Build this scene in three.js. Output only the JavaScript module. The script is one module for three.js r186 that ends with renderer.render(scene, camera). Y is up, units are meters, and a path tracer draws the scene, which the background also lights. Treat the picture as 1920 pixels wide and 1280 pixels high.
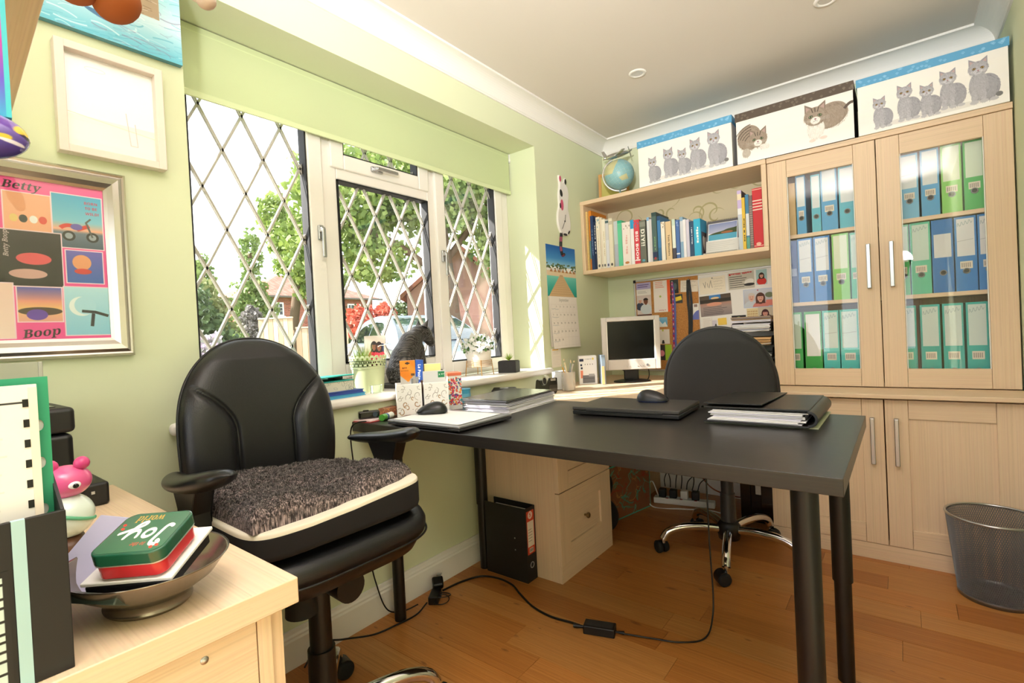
import * as THREE from 'three';
import { RoundedBoxGeometry } from 'three/addons/geometries/RoundedBoxGeometry.js';
import { mergeGeometries, mergeVertices } from 'three/addons/utils/BufferGeometryUtils.js';
import { MarchingCubes } from 'three/addons/objects/MarchingCubes.js';
import { ImprovedNoise } from 'three/addons/math/ImprovedNoise.js';
import { RectAreaLightUniformsLib } from 'three/addons/lights/RectAreaLightUniformsLib.js';

// ---------- camera, sky, sun, exposure ----------
const scene = new THREE.Scene();
const camera = new THREE.PerspectiveCamera(68.92, 1.5, 0.02, 200);
{
  const m = new THREE.Matrix4().makeBasis(new THREE.Vector3(0.78650, -0.04965, -0.61559), new THREE.Vector3(0.03128, 0.99869, -0.04059), new THREE.Vector3(0.61679, 0.01267, 0.78702));
  camera.position.set(1.5936, 1.0401, 3.145);
  camera.quaternion.setFromRotationMatrix(m);
}
const renderer = new THREE.WebGLRenderer({ antialias: true });
renderer.toneMapping = THREE.LinearToneMapping;
renderer.toneMappingExposure = 1.0;
renderer.shadowMap.enabled = true;
RectAreaLightUniformsLib.init();
scene.background = new THREE.Color(3.3, 3.45, 3.6);
const SUN = 17, FLASH = 51;
const sun = new THREE.DirectionalLight(new THREE.Color(1, 0.95, 0.87), SUN);
sun.position.set(-5.2 + 0.3, 5.75 + 0.8, 6.3 + 0.9);
sun.target.position.set(0.3, 0.8, 0.9);
sun.castShadow = true;
Object.assign(sun.shadow.camera, { left: -14, right: 14, top: 14, bottom: -14, near: 0.1, far: 60 });
sun.shadow.mapSize.set(4096, 4096);
scene.add(sun, sun.target);

// ---------- helpers ----------
let seed = 7;
const rnd = () => { seed = (seed * 1664525 + 1013904223) >>> 0; return seed / 4294967296; };
const rr = (a, b) => a + (b - a) * rnd();
const noise = new ImprovedNoise();
const V = (x, y, z) => new THREE.Vector3(x, y, z);
const used = {};
const numbered = (n) => { const k = used[n] = (used[n] ?? -1) + 1; return k ? n + '_' + String(k).padStart(3, '0') : n; };
function tag(o, label, category, group, kind) { o.userData.label = label; o.userData.category = category; if (group) o.userData.group = group; if (kind) o.userData.kind = kind; return o; }
function thing(name, label, category, p = [0, 0, 0], turn = 0, group) {
  const o = new THREE.Group(); o.name = numbered(name); o.position.set(...p); o.rotation.y = turn; scene.add(o);
  return tag(o, label, category, group);
}
function mesh(name, geo, mat, parent, label) {
  const g = Array.isArray(geo) ? merge(geo) : geo;
  const m = new THREE.Mesh(g, mat); m.name = parent ? name : numbered(name); m.castShadow = m.receiveShadow = true;
  if (parent) {
    const same = parent.children.filter((c) => c.name === name || c.name.startsWith(name + '_')).length;
    if (same) m.name = name + '_' + String(same).padStart(3, '0');
  }
  (parent ?? scene).add(m); if (label) m.userData.label = label;
  return m;
}
function group(name, parent) { const g = new THREE.Group(); const same = parent.children.filter((c) => c.name === name || c.name.startsWith(name + '_')).length; g.name = same ? name + '_' + String(same).padStart(3, '0') : name; parent.add(g); return g; }
function struct(name, geo, mat) { const m = mesh(name, geo, mat); m.userData.kind = 'structure'; return m; }
function merge(list) {
  list = list.flat(3).map((g) => { g = g.index ? g.toNonIndexed() : g; for (const k of Object.keys(g.attributes)) if (!['position', 'normal', 'uv'].includes(k)) g.deleteAttribute(k); if (!g.attributes.uv) g.setAttribute('uv', new THREE.BufferAttribute(new Float32Array(g.attributes.position.count * 2), 2)); return g; });
  return list.length === 1 ? list[0] : mergeGeometries(list);
}
// uv in metres by dominant normal; grain axis runs along v
function buv(g, axis = 'y', o = [rnd() * 3, rnd() * 3]) {
  if (g.index) g = g.toNonIndexed();
  const p = g.attributes.position, n = g.attributes.normal, uv = new Float32Array(p.count * 2), G = 'xyz'.indexOf(axis);
  for (let i = 0; i < p.count; i++) {
    const a = [Math.abs(n.getX(i)), Math.abs(n.getY(i)), Math.abs(n.getZ(i))], c = [p.getX(i), p.getY(i), p.getZ(i)];
    const d = a.indexOf(Math.max(...a)); let [u, v] = [0, 1, 2].filter((k) => k !== d);
    if (u === G) [u, v] = [v, u];
    uv[i * 2] = c[u] + o[0]; uv[i * 2 + 1] = c[v] + o[1];
  }
  g.setAttribute('uv', new THREE.BufferAttribute(uv, 2));
  return g;
}
// box from ranges; r rounds the edges
function bx(x0, x1, y0, y1, z0, z1, r = 0, axis = 'y') {
  const w = x1 - x0, h = y1 - y0, d = z1 - z0;
  const g = r > 0 ? new RoundedBoxGeometry(w, h, d, 2, Math.min(r, w / 2.01, h / 2.01, d / 2.01)) : new THREE.BoxGeometry(w, h, d);
  g.translate((x0 + x1) / 2, (y0 + y1) / 2, (z0 + z1) / 2);
  return buv(g, axis);
}
const cb = (w, h, d, r = 0, axis = 'y') => bx(-w / 2, w / 2, 0, h, -d / 2, d / 2, r, axis);
function cyl(r0, r1, y0, y1, seg = 24, open = false) { return new THREE.CylinderGeometry(r1, r0, y1 - y0, seg, 1, open).translate(0, (y0 + y1) / 2, 0); }
function rod(a, b, r, seg = 8) {
  const d = V().subVectors(b, a), g = new THREE.CylinderGeometry(r, r, d.length(), seg);
  g.applyQuaternion(new THREE.Quaternion().setFromUnitVectors(V(0, 1, 0), d.clone().normalize()));
  return g.translate((a.x + b.x) / 2, (a.y + b.y) / 2, (a.z + b.z) / 2);
}
function tube(pts, r, seg = 40, rs = 8, closed = false) { return new THREE.TubeGeometry(new THREE.CatmullRomCurve3(pts.map((p) => p.isVector3 ? p : V(...p)), closed), seg, r, rs, closed); }
function lathe(pts, seg = 40) { return new THREE.LatheGeometry(pts.map((p) => new THREE.Vector2(...p)), seg); }
function shape(pts) { const s = new THREE.Shape(); pts.forEach((p, i) => i ? s.lineTo(...p) : s.moveTo(...p)); s.closePath(); return s; }
function ext(s, depth, bevel = 0, cs = 12) { return new THREE.ExtrudeGeometry(s, { depth, bevelEnabled: bevel > 0, bevelSize: bevel, bevelThickness: bevel, bevelSegments: 2, curveSegments: cs }); }
function blob(pts) { const s = new THREE.Shape(); s.setFromPoints(new THREE.SplineCurve(pts.concat([pts[0]]).map((p) => new THREE.Vector2(...p))).getPoints(pts.length * 5)); return s; }
// grid surface f(u,v) -> [x,y,z]
function surf(nu, nv, f) {
  const p = [], uv = [], ix = [];
  for (let j = 0; j <= nv; j++) for (let i = 0; i <= nu; i++) { p.push(...f(i / nu, j / nv)); uv.push(i / nu, j / nv); }
  for (let j = 0; j < nv; j++) for (let i = 0; i < nu; i++) { const a = j * (nu + 1) + i, b = a + 1, c = a + nu + 1, d = c + 1; ix.push(a, b, d, a, d, c); }
  const g = new THREE.BufferGeometry(); g.setAttribute('position', new THREE.Float32BufferAttribute(p, 3)); g.setAttribute('uv', new THREE.Float32BufferAttribute(uv, 2)); g.setIndex(ix); g.computeVertexNormals();
  return g;
}
const at = (g, x, y, z, ry = 0, rx = 0, rz = 0) => g.applyMatrix4(new THREE.Matrix4().compose(V(x, y, z), new THREE.Quaternion().setFromEuler(new THREE.Euler(rx, ry, rz, 'YXZ')), V(1, 1, 1)));

// ---------- textures and materials ----------
function canvas(w, h, draw) { const c = document.createElement('canvas'); c.width = w; c.height = h; draw(c.getContext('2d'), w, h); return c; }
function ctex(c, srgb = true, rep) { const t = new THREE.CanvasTexture(c); if (srgb) t.colorSpace = THREE.SRGBColorSpace; t.wrapS = t.wrapT = THREE.RepeatWrapping; t.magFilter = THREE.LinearFilter; if (rep) t.repeat.set(...rep); return t; }
const M = (color, roughness = 0.6, o = {}) => new THREE.MeshStandardMaterial({ color, roughness, ...o });
const P = (color, roughness, o = {}) => new THREE.MeshPhysicalMaterial({ color, roughness, ...o });
const rgb = (r, g, b) => `rgb(${r | 0},${g | 0},${b | 0})`;
function dtex(n, f, srgb = false, rep) {
  const d = new Uint8Array(n * n * 4);
  for (let y = 0; y < n; y++) for (let x = 0; x < n; x++) { const c = f(x / n, y / n), o = (y * n + x) * 4; d[o] = c[0]; d[o + 1] = c[1]; d[o + 2] = c[2]; d[o + 3] = 255; }
  const t = new THREE.DataTexture(d, n, n); t.wrapS = t.wrapT = THREE.RepeatWrapping; t.magFilter = THREE.LinearFilter; if (srgb) t.colorSpace = THREE.SRGBColorSpace; if (rep) t.repeat.set(...rep); t.needsUpdate = true;
  return t;
}
// streaky wood: base rgb, contrast, streaks per tile
function woodTex(base, amp, w, h, lines, rep, dark = 0.5) {
  return ctex(canvas(w, h, (c) => {
    c.fillStyle = rgb(...base); c.fillRect(0, 0, w, h);
    for (let i = 0; i < lines; i++) {
      const x = rnd() * w, y0 = rnd() * h, L = rr(0.15, 0.9) * h, k = (rnd() < dark ? -1 : 1) * rr(0.2, 1) * amp;
      c.strokeStyle = `rgba(${k > 0 ? 255 : 90},${k > 0 ? 235 : 50},${k > 0 ? 200 : 20},${Math.abs(k)})`; c.lineWidth = rr(0.6, 2.6);
      for (const [ox, oy] of [[0, 0], [0, -h], [-w, 0], [w, 0]]) { c.beginPath(); c.moveTo(x + ox, y0 + oy); c.bezierCurveTo(x + ox + rr(-3, 3), y0 + oy + L / 3, x + ox + rr(-3, 3), y0 + oy + L * 0.6, x + ox + rr(-2, 2), y0 + oy + L); c.stroke(); }
    }
  }), true, rep);
}
const texMaple = woodTex([232, 204, 172], 0.034, 512, 1024, 1500, [2, 1]);
const maple = M(0xffffff, 0.42, { map: texMaple });
const mapleDk = M(0xf2e2cc, 0.5, { map: texMaple });
const texOak = ctex(canvas(1024, 1024, (c, w, h) => {
  c.fillStyle = rgb(192, 130, 68); c.fillRect(0, 0, w, h);
  for (let i = 0; i < 2600; i++) {
    const x = rnd() * w, y = rnd() * h, L = rr(60, 520), d = rnd() < 0.55;
    c.strokeStyle = d ? `rgba(120,66,22,${rr(0.02, 0.11)})` : `rgba(236,190,124,${rr(0.02, 0.1)})`; c.lineWidth = rr(0.8, 5);
    for (const oy of [0, -h]) { c.beginPath(); c.moveTo(x, y + oy); c.bezierCurveTo(x + rr(-8, 8), y + oy + L * 0.3, x + rr(-8, 8), y + oy + L * 0.6, x + rr(-6, 6), y + oy + L); c.stroke(); }
  }
  for (let i = 0; i < 26; i++) {
    const x = rnd() * w, y = rnd() * h, r = rr(3, 11);
    for (let k = 5; k > 0; k--) { c.fillStyle = `rgba(84,40,12,${0.13})`; c.beginPath(); c.ellipse(x, y, r * k * 0.22, r * k * 0.42, rr(-0.3, 0.3), 0, 7); c.fill(); }
  }
}), true, [1.25, 0.8]);
const oaks = [0xffffff, 0xf3e6d6, 0xfff4e6, 0xe9d6c0].map((c) => M(c, 0.34, { map: texOak }));
const wallTex = dtex(256, (u, v) => { const k = 128 + 50 * noise.noise(u * 64, v * 64, 1) + 40 * noise.noise(u * 128, v * 128, 5); return [k, k, k]; });
const green = M(new THREE.Color().setRGB(0.70, 0.75, 0.52), 0.85, { bumpMap: wallTex, bumpScale: 0.0002 });
const white = M(0xf1efe9, 0.5), ceilMat = M(0xe0d9cf, 0.9), upvc = P(0xf3efea, 0.3, { clearcoat: 0.2, clearcoatRoughness: 0.3 });
const black = M(0x080809, 0.42), blackGloss = P(0x0b0b0c, 0.18, { clearcoat: 0.5 }), rubber = M(0x0e0e0e, 0.75);
const chrome = M(0xdcdcdc, 0.1, { metalness: 1 }), steel = M(0xb9bbbd, 0.3, { metalness: 1 }), silver = M(0xc9c9c9, 0.35, { metalness: 0.6 });
const paper = M(0xf4f2f2, 0.8), paperLilac = M(0xe3e0ee, 0.8), lead = M(0xc4c0b8, 0.5, { metalness: 0.2 });
const glass = P(0xffffff, 0.0, { transmission: 1, thickness: 0, ior: 1.45 });
const leafy = (r, g, b) => P(new THREE.Color().setRGB(r, g, b), 0.7, { transmission: 0.35, thickness: 0, side: THREE.DoubleSide });
const plain = {};
const col = (hex, rough = 0.6) => plain[hex + '_' + rough] ??= M(hex, rough);
// atlas of flat prints: shelf packing; region() returns uv rect
class Atlas {
  constructor(w, h, rough = 0.6, o = {}) { this.c = document.createElement('canvas'); this.c.width = w; this.c.height = h; this.g = this.c.getContext('2d'); this.g.fillStyle = '#fff'; this.g.fillRect(0, 0, w, h); this.x = 8; this.y = 0; this.row = 8; this.w = w; this.h = h; this.rough = rough; this.o = o; }
  region(w, h, draw) {
    if (this.x + w > this.w) { this.x = 0; this.y += this.row; this.row = 0; }
    if (this.y + h > this.h) throw new Error('atlas full');
    const g = this.g; g.save(); g.translate(this.x, this.y); g.beginPath(); g.rect(0, 0, w, h); g.clip(); draw(g, w, h); g.restore();
    const r = [(this.x + 0.8) / this.w, 1 - (this.y + h - 0.8) / this.h, (this.x + w - 0.8) / this.w, 1 - (this.y + 0.8) / this.h];
    this.x += w; this.row = Math.max(this.row, h); return r;
  }
  get mat() { return this.m ??= P(0xffffff, this.rough, { map: ctex(this.c), ...this.o }); }
  swatch(hex) { this.sw ??= {}; return this.sw[hex] ??= this.region(6, 6, (g) => { g.fillStyle = hex; g.fillRect(0, 0, 6, 6); }); }
}
// box whose faces take atlas regions: faces = {pz: region, px: ..., rest: region}
function pbox(w, h, d, faces, y0 = 0) {
  const g = new THREE.BoxGeometry(w, h, d).toNonIndexed(), uv = g.attributes.uv, keys = ['px', 'nx', 'py', 'ny', 'pz', 'nz'];
  g.translate(0, y0 + h / 2, 0);
  for (let f = 0; f < 6; f++) { const r = faces[keys[f]] ?? faces.rest; for (let i = f * 6; i < f * 6 + 6; i++) uv.setXY(i, r[0] + uv.getX(i) * (r[2] - r[0]), r[1] + uv.getY(i) * (r[3] - r[1])); }
  return g;
}
const txt = (g, s, x, y, px, color, font = 'bold', align = 'center', fam = 'sans-serif') => { g.font = `${font} ${px}px ${fam}`; g.fillStyle = color; g.textAlign = align; g.textBaseline = 'middle'; g.fillText(s, x, y); };
// illegible small print: a row of short marks
const marksText = (g, x, y, w, px, color) => { g.fillStyle = color; let k = x - w / 2; while (k < x + w / 2) { const q = rr(0.25, 0.6) * px; g.fillRect(k, y - px * 0.32, q, px * rr(0.3, 0.62)); k += q + (rnd() < 0.16 ? px * 0.5 : px * 0.12); } };
const lines = (g, x, y, w, n, dy, color = '#999', lw = 1) => { g.strokeStyle = color; g.lineWidth = lw; for (let i = 0; i < n; i++) { g.beginPath(); g.moveTo(x, y + i * dy); g.lineTo(x + w * rr(0.7, 1), y + i * dy); g.stroke(); } };
const fillr = (g, color, x, y, w, h) => { g.fillStyle = color; g.fillRect(x, y, w, h); };
const grad = (g, x, y, w, h, stops) => { const q = g.createLinearGradient(0, y, 0, y + h); stops.forEach(([t, c]) => q.addColorStop(t, c)); g.fillStyle = q; g.fillRect(x, y, w, h); };
const ell = (g, color, x, y, a, b, rot = 0) => { g.fillStyle = color; g.beginPath(); g.ellipse(x, y, a, b, rot, 0, 7); g.fill(); };
// ================= SETTING =================
const W = 1.973, H = 2.323, ZB = 4.4, SY = 0.845, ST = 2.095, RZ0 = 0.823, RZ1 = 2.573;
{
  const fl = struct('floor', bx(-0.3, W + 0.1, -0.12, -0.012, -0.1, ZB + 0.1), M(0x3a2413, 0.9));
  const joints = { 4: [1.293], 3: [1.588], 5: [1.521], 8: [1.232, 0.25], 6: [1.716, 0.7], 7: [1.615, 0.42], 9: [1.565, 0.623], 10: [1.0], 11: [0.91], 14: [0.504, 1.5] };
  for (let k = -1, i = 0; k < 36; k++) {
    const z0 = 0.0903 + k * 0.1187, za = Math.max(0, z0), zb = Math.min(ZB, z0 + 0.1187); if (zb - za < 0.005) continue;
    const cuts = joints[k] ?? [rr(0.3, 1.6)], xs = [0, ...cuts.slice().sort((a, b) => a - b), W];
    for (let j = 0; j < xs.length - 1; j++, i++) {
      const dy = rr(-0.0004, 0.0004);
      mesh('plank', bx(xs[j] + 0.0006, xs[j + 1] - 0.0006, -0.012, dy, za + 0.0006, zb - 0.0006, 0, 'x'), oaks[(rnd() * 4) | 0], fl);
    }
  }
  struct('wall_left', [bx(-0.3, 0, -0.12, SY - 0.036, -0.1, ZB + 0.1), bx(-0.3, 0, ST, H + 0.1, -0.1, ZB + 0.1), bx(-0.3, 0, SY - 0.036, ST, -0.1, RZ0), bx(-0.3, 0, SY - 0.036, ST, RZ1, ZB + 0.1)], green);
  struct('wall_back', bx(0, W, -0.12, H + 0.1, -0.1, 0), green);
  struct('wall_right', bx(W, W + 0.1, -0.12, H + 0.1, -0.1, ZB + 0.1), green);
  // behind the camera: patio doors in the rear wall let daylight in
  struct('wall_rear', [bx(0, 0.2, -0.12, H + 0.1, ZB, ZB + 0.1), bx(W - 0.2, W, -0.12, H + 0.1, ZB, ZB + 0.1), bx(0.2, W - 0.2, 2.1, H + 0.1, ZB, ZB + 0.1)], green);
  struct('ceiling', bx(-0.3, W + 0.1, H, H + 0.1, -0.1, ZB + 0.1), ceilMat);
  const d1 = thing('door_1'); d1.userData = { kind: 'structure' };
  for (const [a, b] of [[0.2, W / 2], [W / 2, W - 0.2]]) {
    mesh('door_frame', [bx(a, a + 0.07, 0, 2.1, ZB + 0.02, ZB + 0.08, 0.006), bx(b - 0.07, b, 0, 2.1, ZB + 0.02, ZB + 0.08, 0.006), bx(a + 0.07, b - 0.07, 0, 0.16, ZB + 0.02, ZB + 0.08, 0.006), bx(a + 0.07, b - 0.07, 2.03, 2.1, ZB + 0.02, ZB + 0.08, 0.006)], upvc, d1);
    mesh('pane', bx(a + 0.07, b - 0.07, 0.16, 2.03, ZB + 0.045, ZB + 0.049), glass, d1);
  }
  // coving: concave profile, run along a wall
  const cove = () => { const p = [[0, 0], [0.008, 0], [0.008, 0.008]]; for (let i = 0; i <= 10; i++) { const a = i / 10 * Math.PI / 2; p.push([0.08 - 0.07 * Math.cos(a), 0.01 + 0.066 * Math.sin(a)]); } p.push([0.084, 0.076], [0.084, 0.087], [0, 0.087]); return shape(p); };
  const y0 = H - 0.0865;
  struct('trim_1', ext(cove(), ZB).translate(0, y0, 0), white);                                                        // window wall: profile x = distance from wall
  struct('trim_2', ext(cove(), W).rotateY(-Math.PI / 2).scale(1, 1, 1).translate(W, y0, 0), white);
  struct('trim_3', ext(cove(), ZB).rotateY(Math.PI).translate(W, y0, ZB), white);
  // skirting board with a moulded top
  const sk = shape([[0, 0], [0.018, 0], [0.018, 0.088], [0.014, 0.094], [0.014, 0.1], [0.009, 0.106], [0.007, 0.119], [0, 0.119]]);
  struct('baseboard_left', ext(sk, ZB), white);
  struct('baseboard_back', ext(sk, 1.07).rotateY(-Math.PI / 2).translate(1.08, 0, 0), white);
  // window sill with a rounded nose
  struct('window_sill', [bx(-0.21, 0.0, SY - 0.035, SY, RZ0, RZ1), bx(-0.001, 0.032, SY - 0.035, SY, RZ0 - 0.05, RZ1 + 0.09, 0.015)], upvc);
}
// window: three lights, leaded
{
  const win = thing('window_1'); win.userData = { kind: 'structure' };
  const X0 = -0.27, X1 = -0.21, y0 = SY, y1 = ST, G = -0.238;
  const bar = (za, zb, ya, yb, x0 = X0, x1 = X1, r = 0.006) => bx(x0, x1, ya, yb, za, zb, r);
  mesh('window_frame', [bar(RZ0, 0.884, y0, y1), bar(1.398, 1.46, y0, y1), bar(1.956, 2.033, y0, y1), bar(2.52, RZ1, y0, y1), bar(0.884, 2.52, y0, y0 + 0.05), bar(0.884, 2.52, 2.06, y1), bar(1.46, 1.956, y0 + 0.05, 0.955), bar(1.46, 1.956, 1.716, 1.775)], upvc, win);
  const leadMat = lead, seal = M(0x17171a, 0.6);
  function light(za, zb, ya, yb, sash, phaseZ, phaseY) {
    if (sash) {
      const s = 0.062, e = X1 + 0.012, zA = za - s, zB = zb + s, yA = ya - s, yB = yb + s;
      mesh('sash', [bar(zA, za, yA, yB, X0 + 0.01, e), bar(zb, zB, yA, yB, X0 + 0.01, e), bar(za, zb, yA, ya, X0 + 0.01, e), bar(za, zb, yb, yB, X0 + 0.01, e)], upvc, win);
    }
    const t = 0.006, x0 = G - 0.012, x1 = X1 + 0.004;
    mesh('gasket', [bx(x0, x1, ya, yb, za, za + t), bx(x0, x1, ya, yb, zb - t, zb), bx(x0, x1, ya, ya + t, za, zb), bx(x0, x1, yb - t, yb, za, zb)], seal, win);
    const pane = mesh('pane', bx(G - 0.002, G + 0.002, ya, yb, za, zb), glass, win);
    // lead strips on the room face: families rising to the left and to the right
    const pz = 0.1407, py = 0.2755, k = py / pz;
    for (const s of [1, -1]) for (let i = -40; i < 40; i++) {
      const c0 = phaseY + s * -k * phaseZ + i * py; // y = s*k*z + c0
      const pts = [];
      for (const z of [za, zb]) { const y = s * k * z + c0; if (y >= ya && y <= yb) pts.push([y, z]); }
      for (const y of [ya, yb]) { const z = (y - c0) / (s * k); if (z > za && z < zb) pts.push([y, z]); }
      if (pts.length < 2) continue;
      const [a, b] = pts, L = Math.hypot(a[0] - b[0], a[1] - b[1]); if (L < 0.02) continue;
      const ang = Math.atan2(b[0] - a[0], b[1] - a[1]), cy = (a[0] + b[0]) / 2, cz = (a[1] + b[1]) / 2;
      mesh('lead_strip', at(new THREE.BoxGeometry(0.0025, 0.0075, L), G + 0.0035, cy, cz, 0, -ang), leadMat, pane);
      mesh('lead_strip', at(new THREE.BoxGeometry(0.0025, 0.0075, L), G - 0.0075, cy, cz, 0, -ang), leadMat, pane);
    }
  }
  light(0.95, 1.352, 0.92, 2.02, true, 1.185, 1.73);
  light(2.086, 2.5, 0.92, 2.02, true, 2.31, 1.867);
  light(1.46, 1.956, 0.957, 1.714, false, 1.75, 1.6);
  light(1.517, 1.924, 1.82, 2.02, true, 1.72, 1.73);
  const h = (y, z, along) => {
    const g = group('window_handle', win), base = mesh('plate', at(cb(0.012, 0.06, 0.024, 0.005), 0, 0, 0), steel, g), lev = mesh('lever', [at(cb(0.02, 0.02, 0.018, 0.004), 0.012, 0.03, 0), at(cb(0.01, 0.115, 0.016, 0.005), 0.022, -0.07, 0)], steel, g);
    g.position.set(X1 + 0.018, y, z); if (along) g.rotation.x = Math.PI / 2;
  };
  h(1.45, 2.05, false); h(1.42, 1.384, false); h(1.79, 1.735, true);
}
// roller blind
{
  const t = thing('roller_blind', 'pale green roller blind lowered across the top of the leaded window', 'blind', [-0.176, ST, 0]);
  const gm = P(new THREE.Color().setRGB(0.69, 0.78, 0.47), 0.8, { transmission: 0.22, thickness: 0, side: THREE.DoubleSide });
  mesh('fabric', bx(-0.0007, 0.0007, -0.225, -0.004, RZ0 + 0.014, RZ1 - 0.012), gm, t);
  mesh('bottom_bar', bx(-0.004, 0.004, -0.238, -0.216, RZ0 + 0.008, RZ1 - 0.012, 0.003), M(new THREE.Color().setRGB(0.69, 0.78, 0.47), 0.6), t);
  mesh('roller', new THREE.CylinderGeometry(0.019, 0.019, RZ1 - RZ0 - 0.03, 20).rotateX(Math.PI / 2).translate(-0.018, -0.024, (RZ0 + RZ1) / 2), M(new THREE.Color().setRGB(0.69, 0.78, 0.47), 0.8), t);
  mesh('bracket', [bx(-0.04, 0.004, -0.05, -0.002, RZ0 + 0.001, RZ0 + 0.006, 0.001), bx(-0.004, 0.006, -0.045, -0.03, RZ0 + 0.001, RZ0 + 0.012, 0.001)], white, t);
}
// recessed ceiling lights
{
  const glow = P(0xd9d5cc, 0.25, { clearcoat: 0.5 });
  const spots = [[0.59, 0.736, 'round recessed ceiling downlight above the book shelf'], [1.395, 0.739, 'round recessed ceiling downlight above the glass cabinet']];
  for (const [x, z, label] of spots) {
    const t = thing('ceiling_light', label, 'ceiling light', [x, H, z], 0, 'recessed downlights');
    mesh('trim_ring', lathe([[0.026, -0.001], [0.027, -0.004], [0.034, -0.006], [0.041, -0.004], [0.043, 0]], 36), white, t);
    mesh('lens', cyl(0.026, 0.026, -0.003, -0.0005, 28), glow, t);
  }
}
// the photographer's flash on a stand behind the camera, turned up to bounce off the ceiling
{
  const t = thing('flash_unit', 'black studio flash on a stand aimed at the ceiling', 'flash', [1.62, 0, 3.62]);
  mesh('stand', [rod(V(0, 0, 0), V(0, 1.45, 0), 0.012), rod(V(0, 0.3, 0), V(0.25, 0.01, 0.2), 0.008), rod(V(0, 0.3, 0), V(-0.25, 0.01, 0.2), 0.008), rod(V(0, 0.3, 0), V(0, 0.01, -0.28), 0.008)], black, t);
  mesh('head', lathe([[0, 1.42], [0.04, 1.42], [0.05, 1.5], [0.075, 1.56], [0.078, 1.57], [0.07, 1.57], [0.045, 1.5], [0, 1.49]], 24), black, t);
  mesh('flash_lamp', cyl(0.05, 0.05, 1.51, 1.52, 20), M(0xffffff, 0.4, { emissive: 0xffffff, emissiveIntensity: 0.5 }), t);
  const s = new THREE.SpotLight(new THREE.Color(1, 0.955, 0.99), FLASH, 0, 0.95, 0.8, 2); s.position.set(1.62, 1.585, 3.62); s.target.position.set(1.25, 2.6, 2.6); s.castShadow = true; s.shadow.radius = 4; s.name = 'flash_light'; scene.add(s, s.target);
}
// ================= FURNITURE =================
// wall shelf over the counter
{
  const t = thing('wall_shelf', 'long maple box shelf of books fixed in the corner above the noticeboard', 'shelf', [0, 0, 0]);
  mesh('top_board', bx(0.001, 1.079, 1.842, 1.866, 0.001, 0.344, 0.002, 'x'), maple, t);
  mesh('bottom_board', bx(0.001, 1.079, 1.404, 1.427, 0.001, 0.342, 0.002, 'x'), maple, t);
  mesh('side_panel', bx(0.001, 0.023, 1.427, 1.842, 0.001, 0.341, 0.002), maple, t);
  mesh('side_panel', bx(1.056, 1.079, 1.427, 1.842, 0.001, 0.341, 0.002), maple, t);
  const swirl = ctex(canvas(1024, 512, (c, w, h) => {
    c.fillStyle = rgb(232, 219, 186); c.fillRect(0, 0, w, h); c.lineCap = 'round';
    for (let i = 0; i < 26; i++) {
      const x = rnd() * w, y = rnd() * h, r = rr(30, 90), a = rnd() * 7, s = rnd() < 0.5 ? 1 : -1; c.strokeStyle = `rgba(196,184,132,${rr(0.5, 0.9)})`;
      for (let k = 0; k < 30; k++) { const p = k / 30, q = (k + 1) / 30, R = (u) => r * (1 - 0.75 * u), A = (u) => a + s * u * 5; c.lineWidth = 2 + 9 * Math.sin(Math.PI * p); c.beginPath(); c.moveTo(x + R(p) * Math.cos(A(p)), y + R(p) * Math.sin(A(p))); c.lineTo(x + R(q) * Math.cos(A(q)), y + R(q) * Math.sin(A(q))); c.stroke(); }
    }
  }), true);
  const bg = bx(0.023, 1.056, 1.427, 1.842, 0.001, 0.006); bg.attributes.uv.array.forEach((v, i, a) => { a[i] = i % 2 ? (bg.attributes.position.getY((i / 2) | 0) - 1.427) / 0.5 : bg.attributes.position.getX((i / 2) | 0); });
  mesh('back_panel', bg, M(0xffffff, 0.7, { map: swirl }), t, 'cream back panel with a pale green swirl pattern');
}
const doorHandle = (par, x, y0, y1, z, flat) => {
  const g = group('handle', par);
  mesh('bar', bx(x - 0.008, x + 0.008, y0, y1, z + 0.022, z + 0.03, 0.003), steel, g); mesh('foot', bx(x - 0.008, x + 0.008, y1 - 0.014, y1, z, z + 0.023, 0.002), steel, g); mesh('foot', bx(x - 0.008, x + 0.008, y0, y0 + 0.014, z, z + 0.023, 0.002), steel, g);
};
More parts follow.
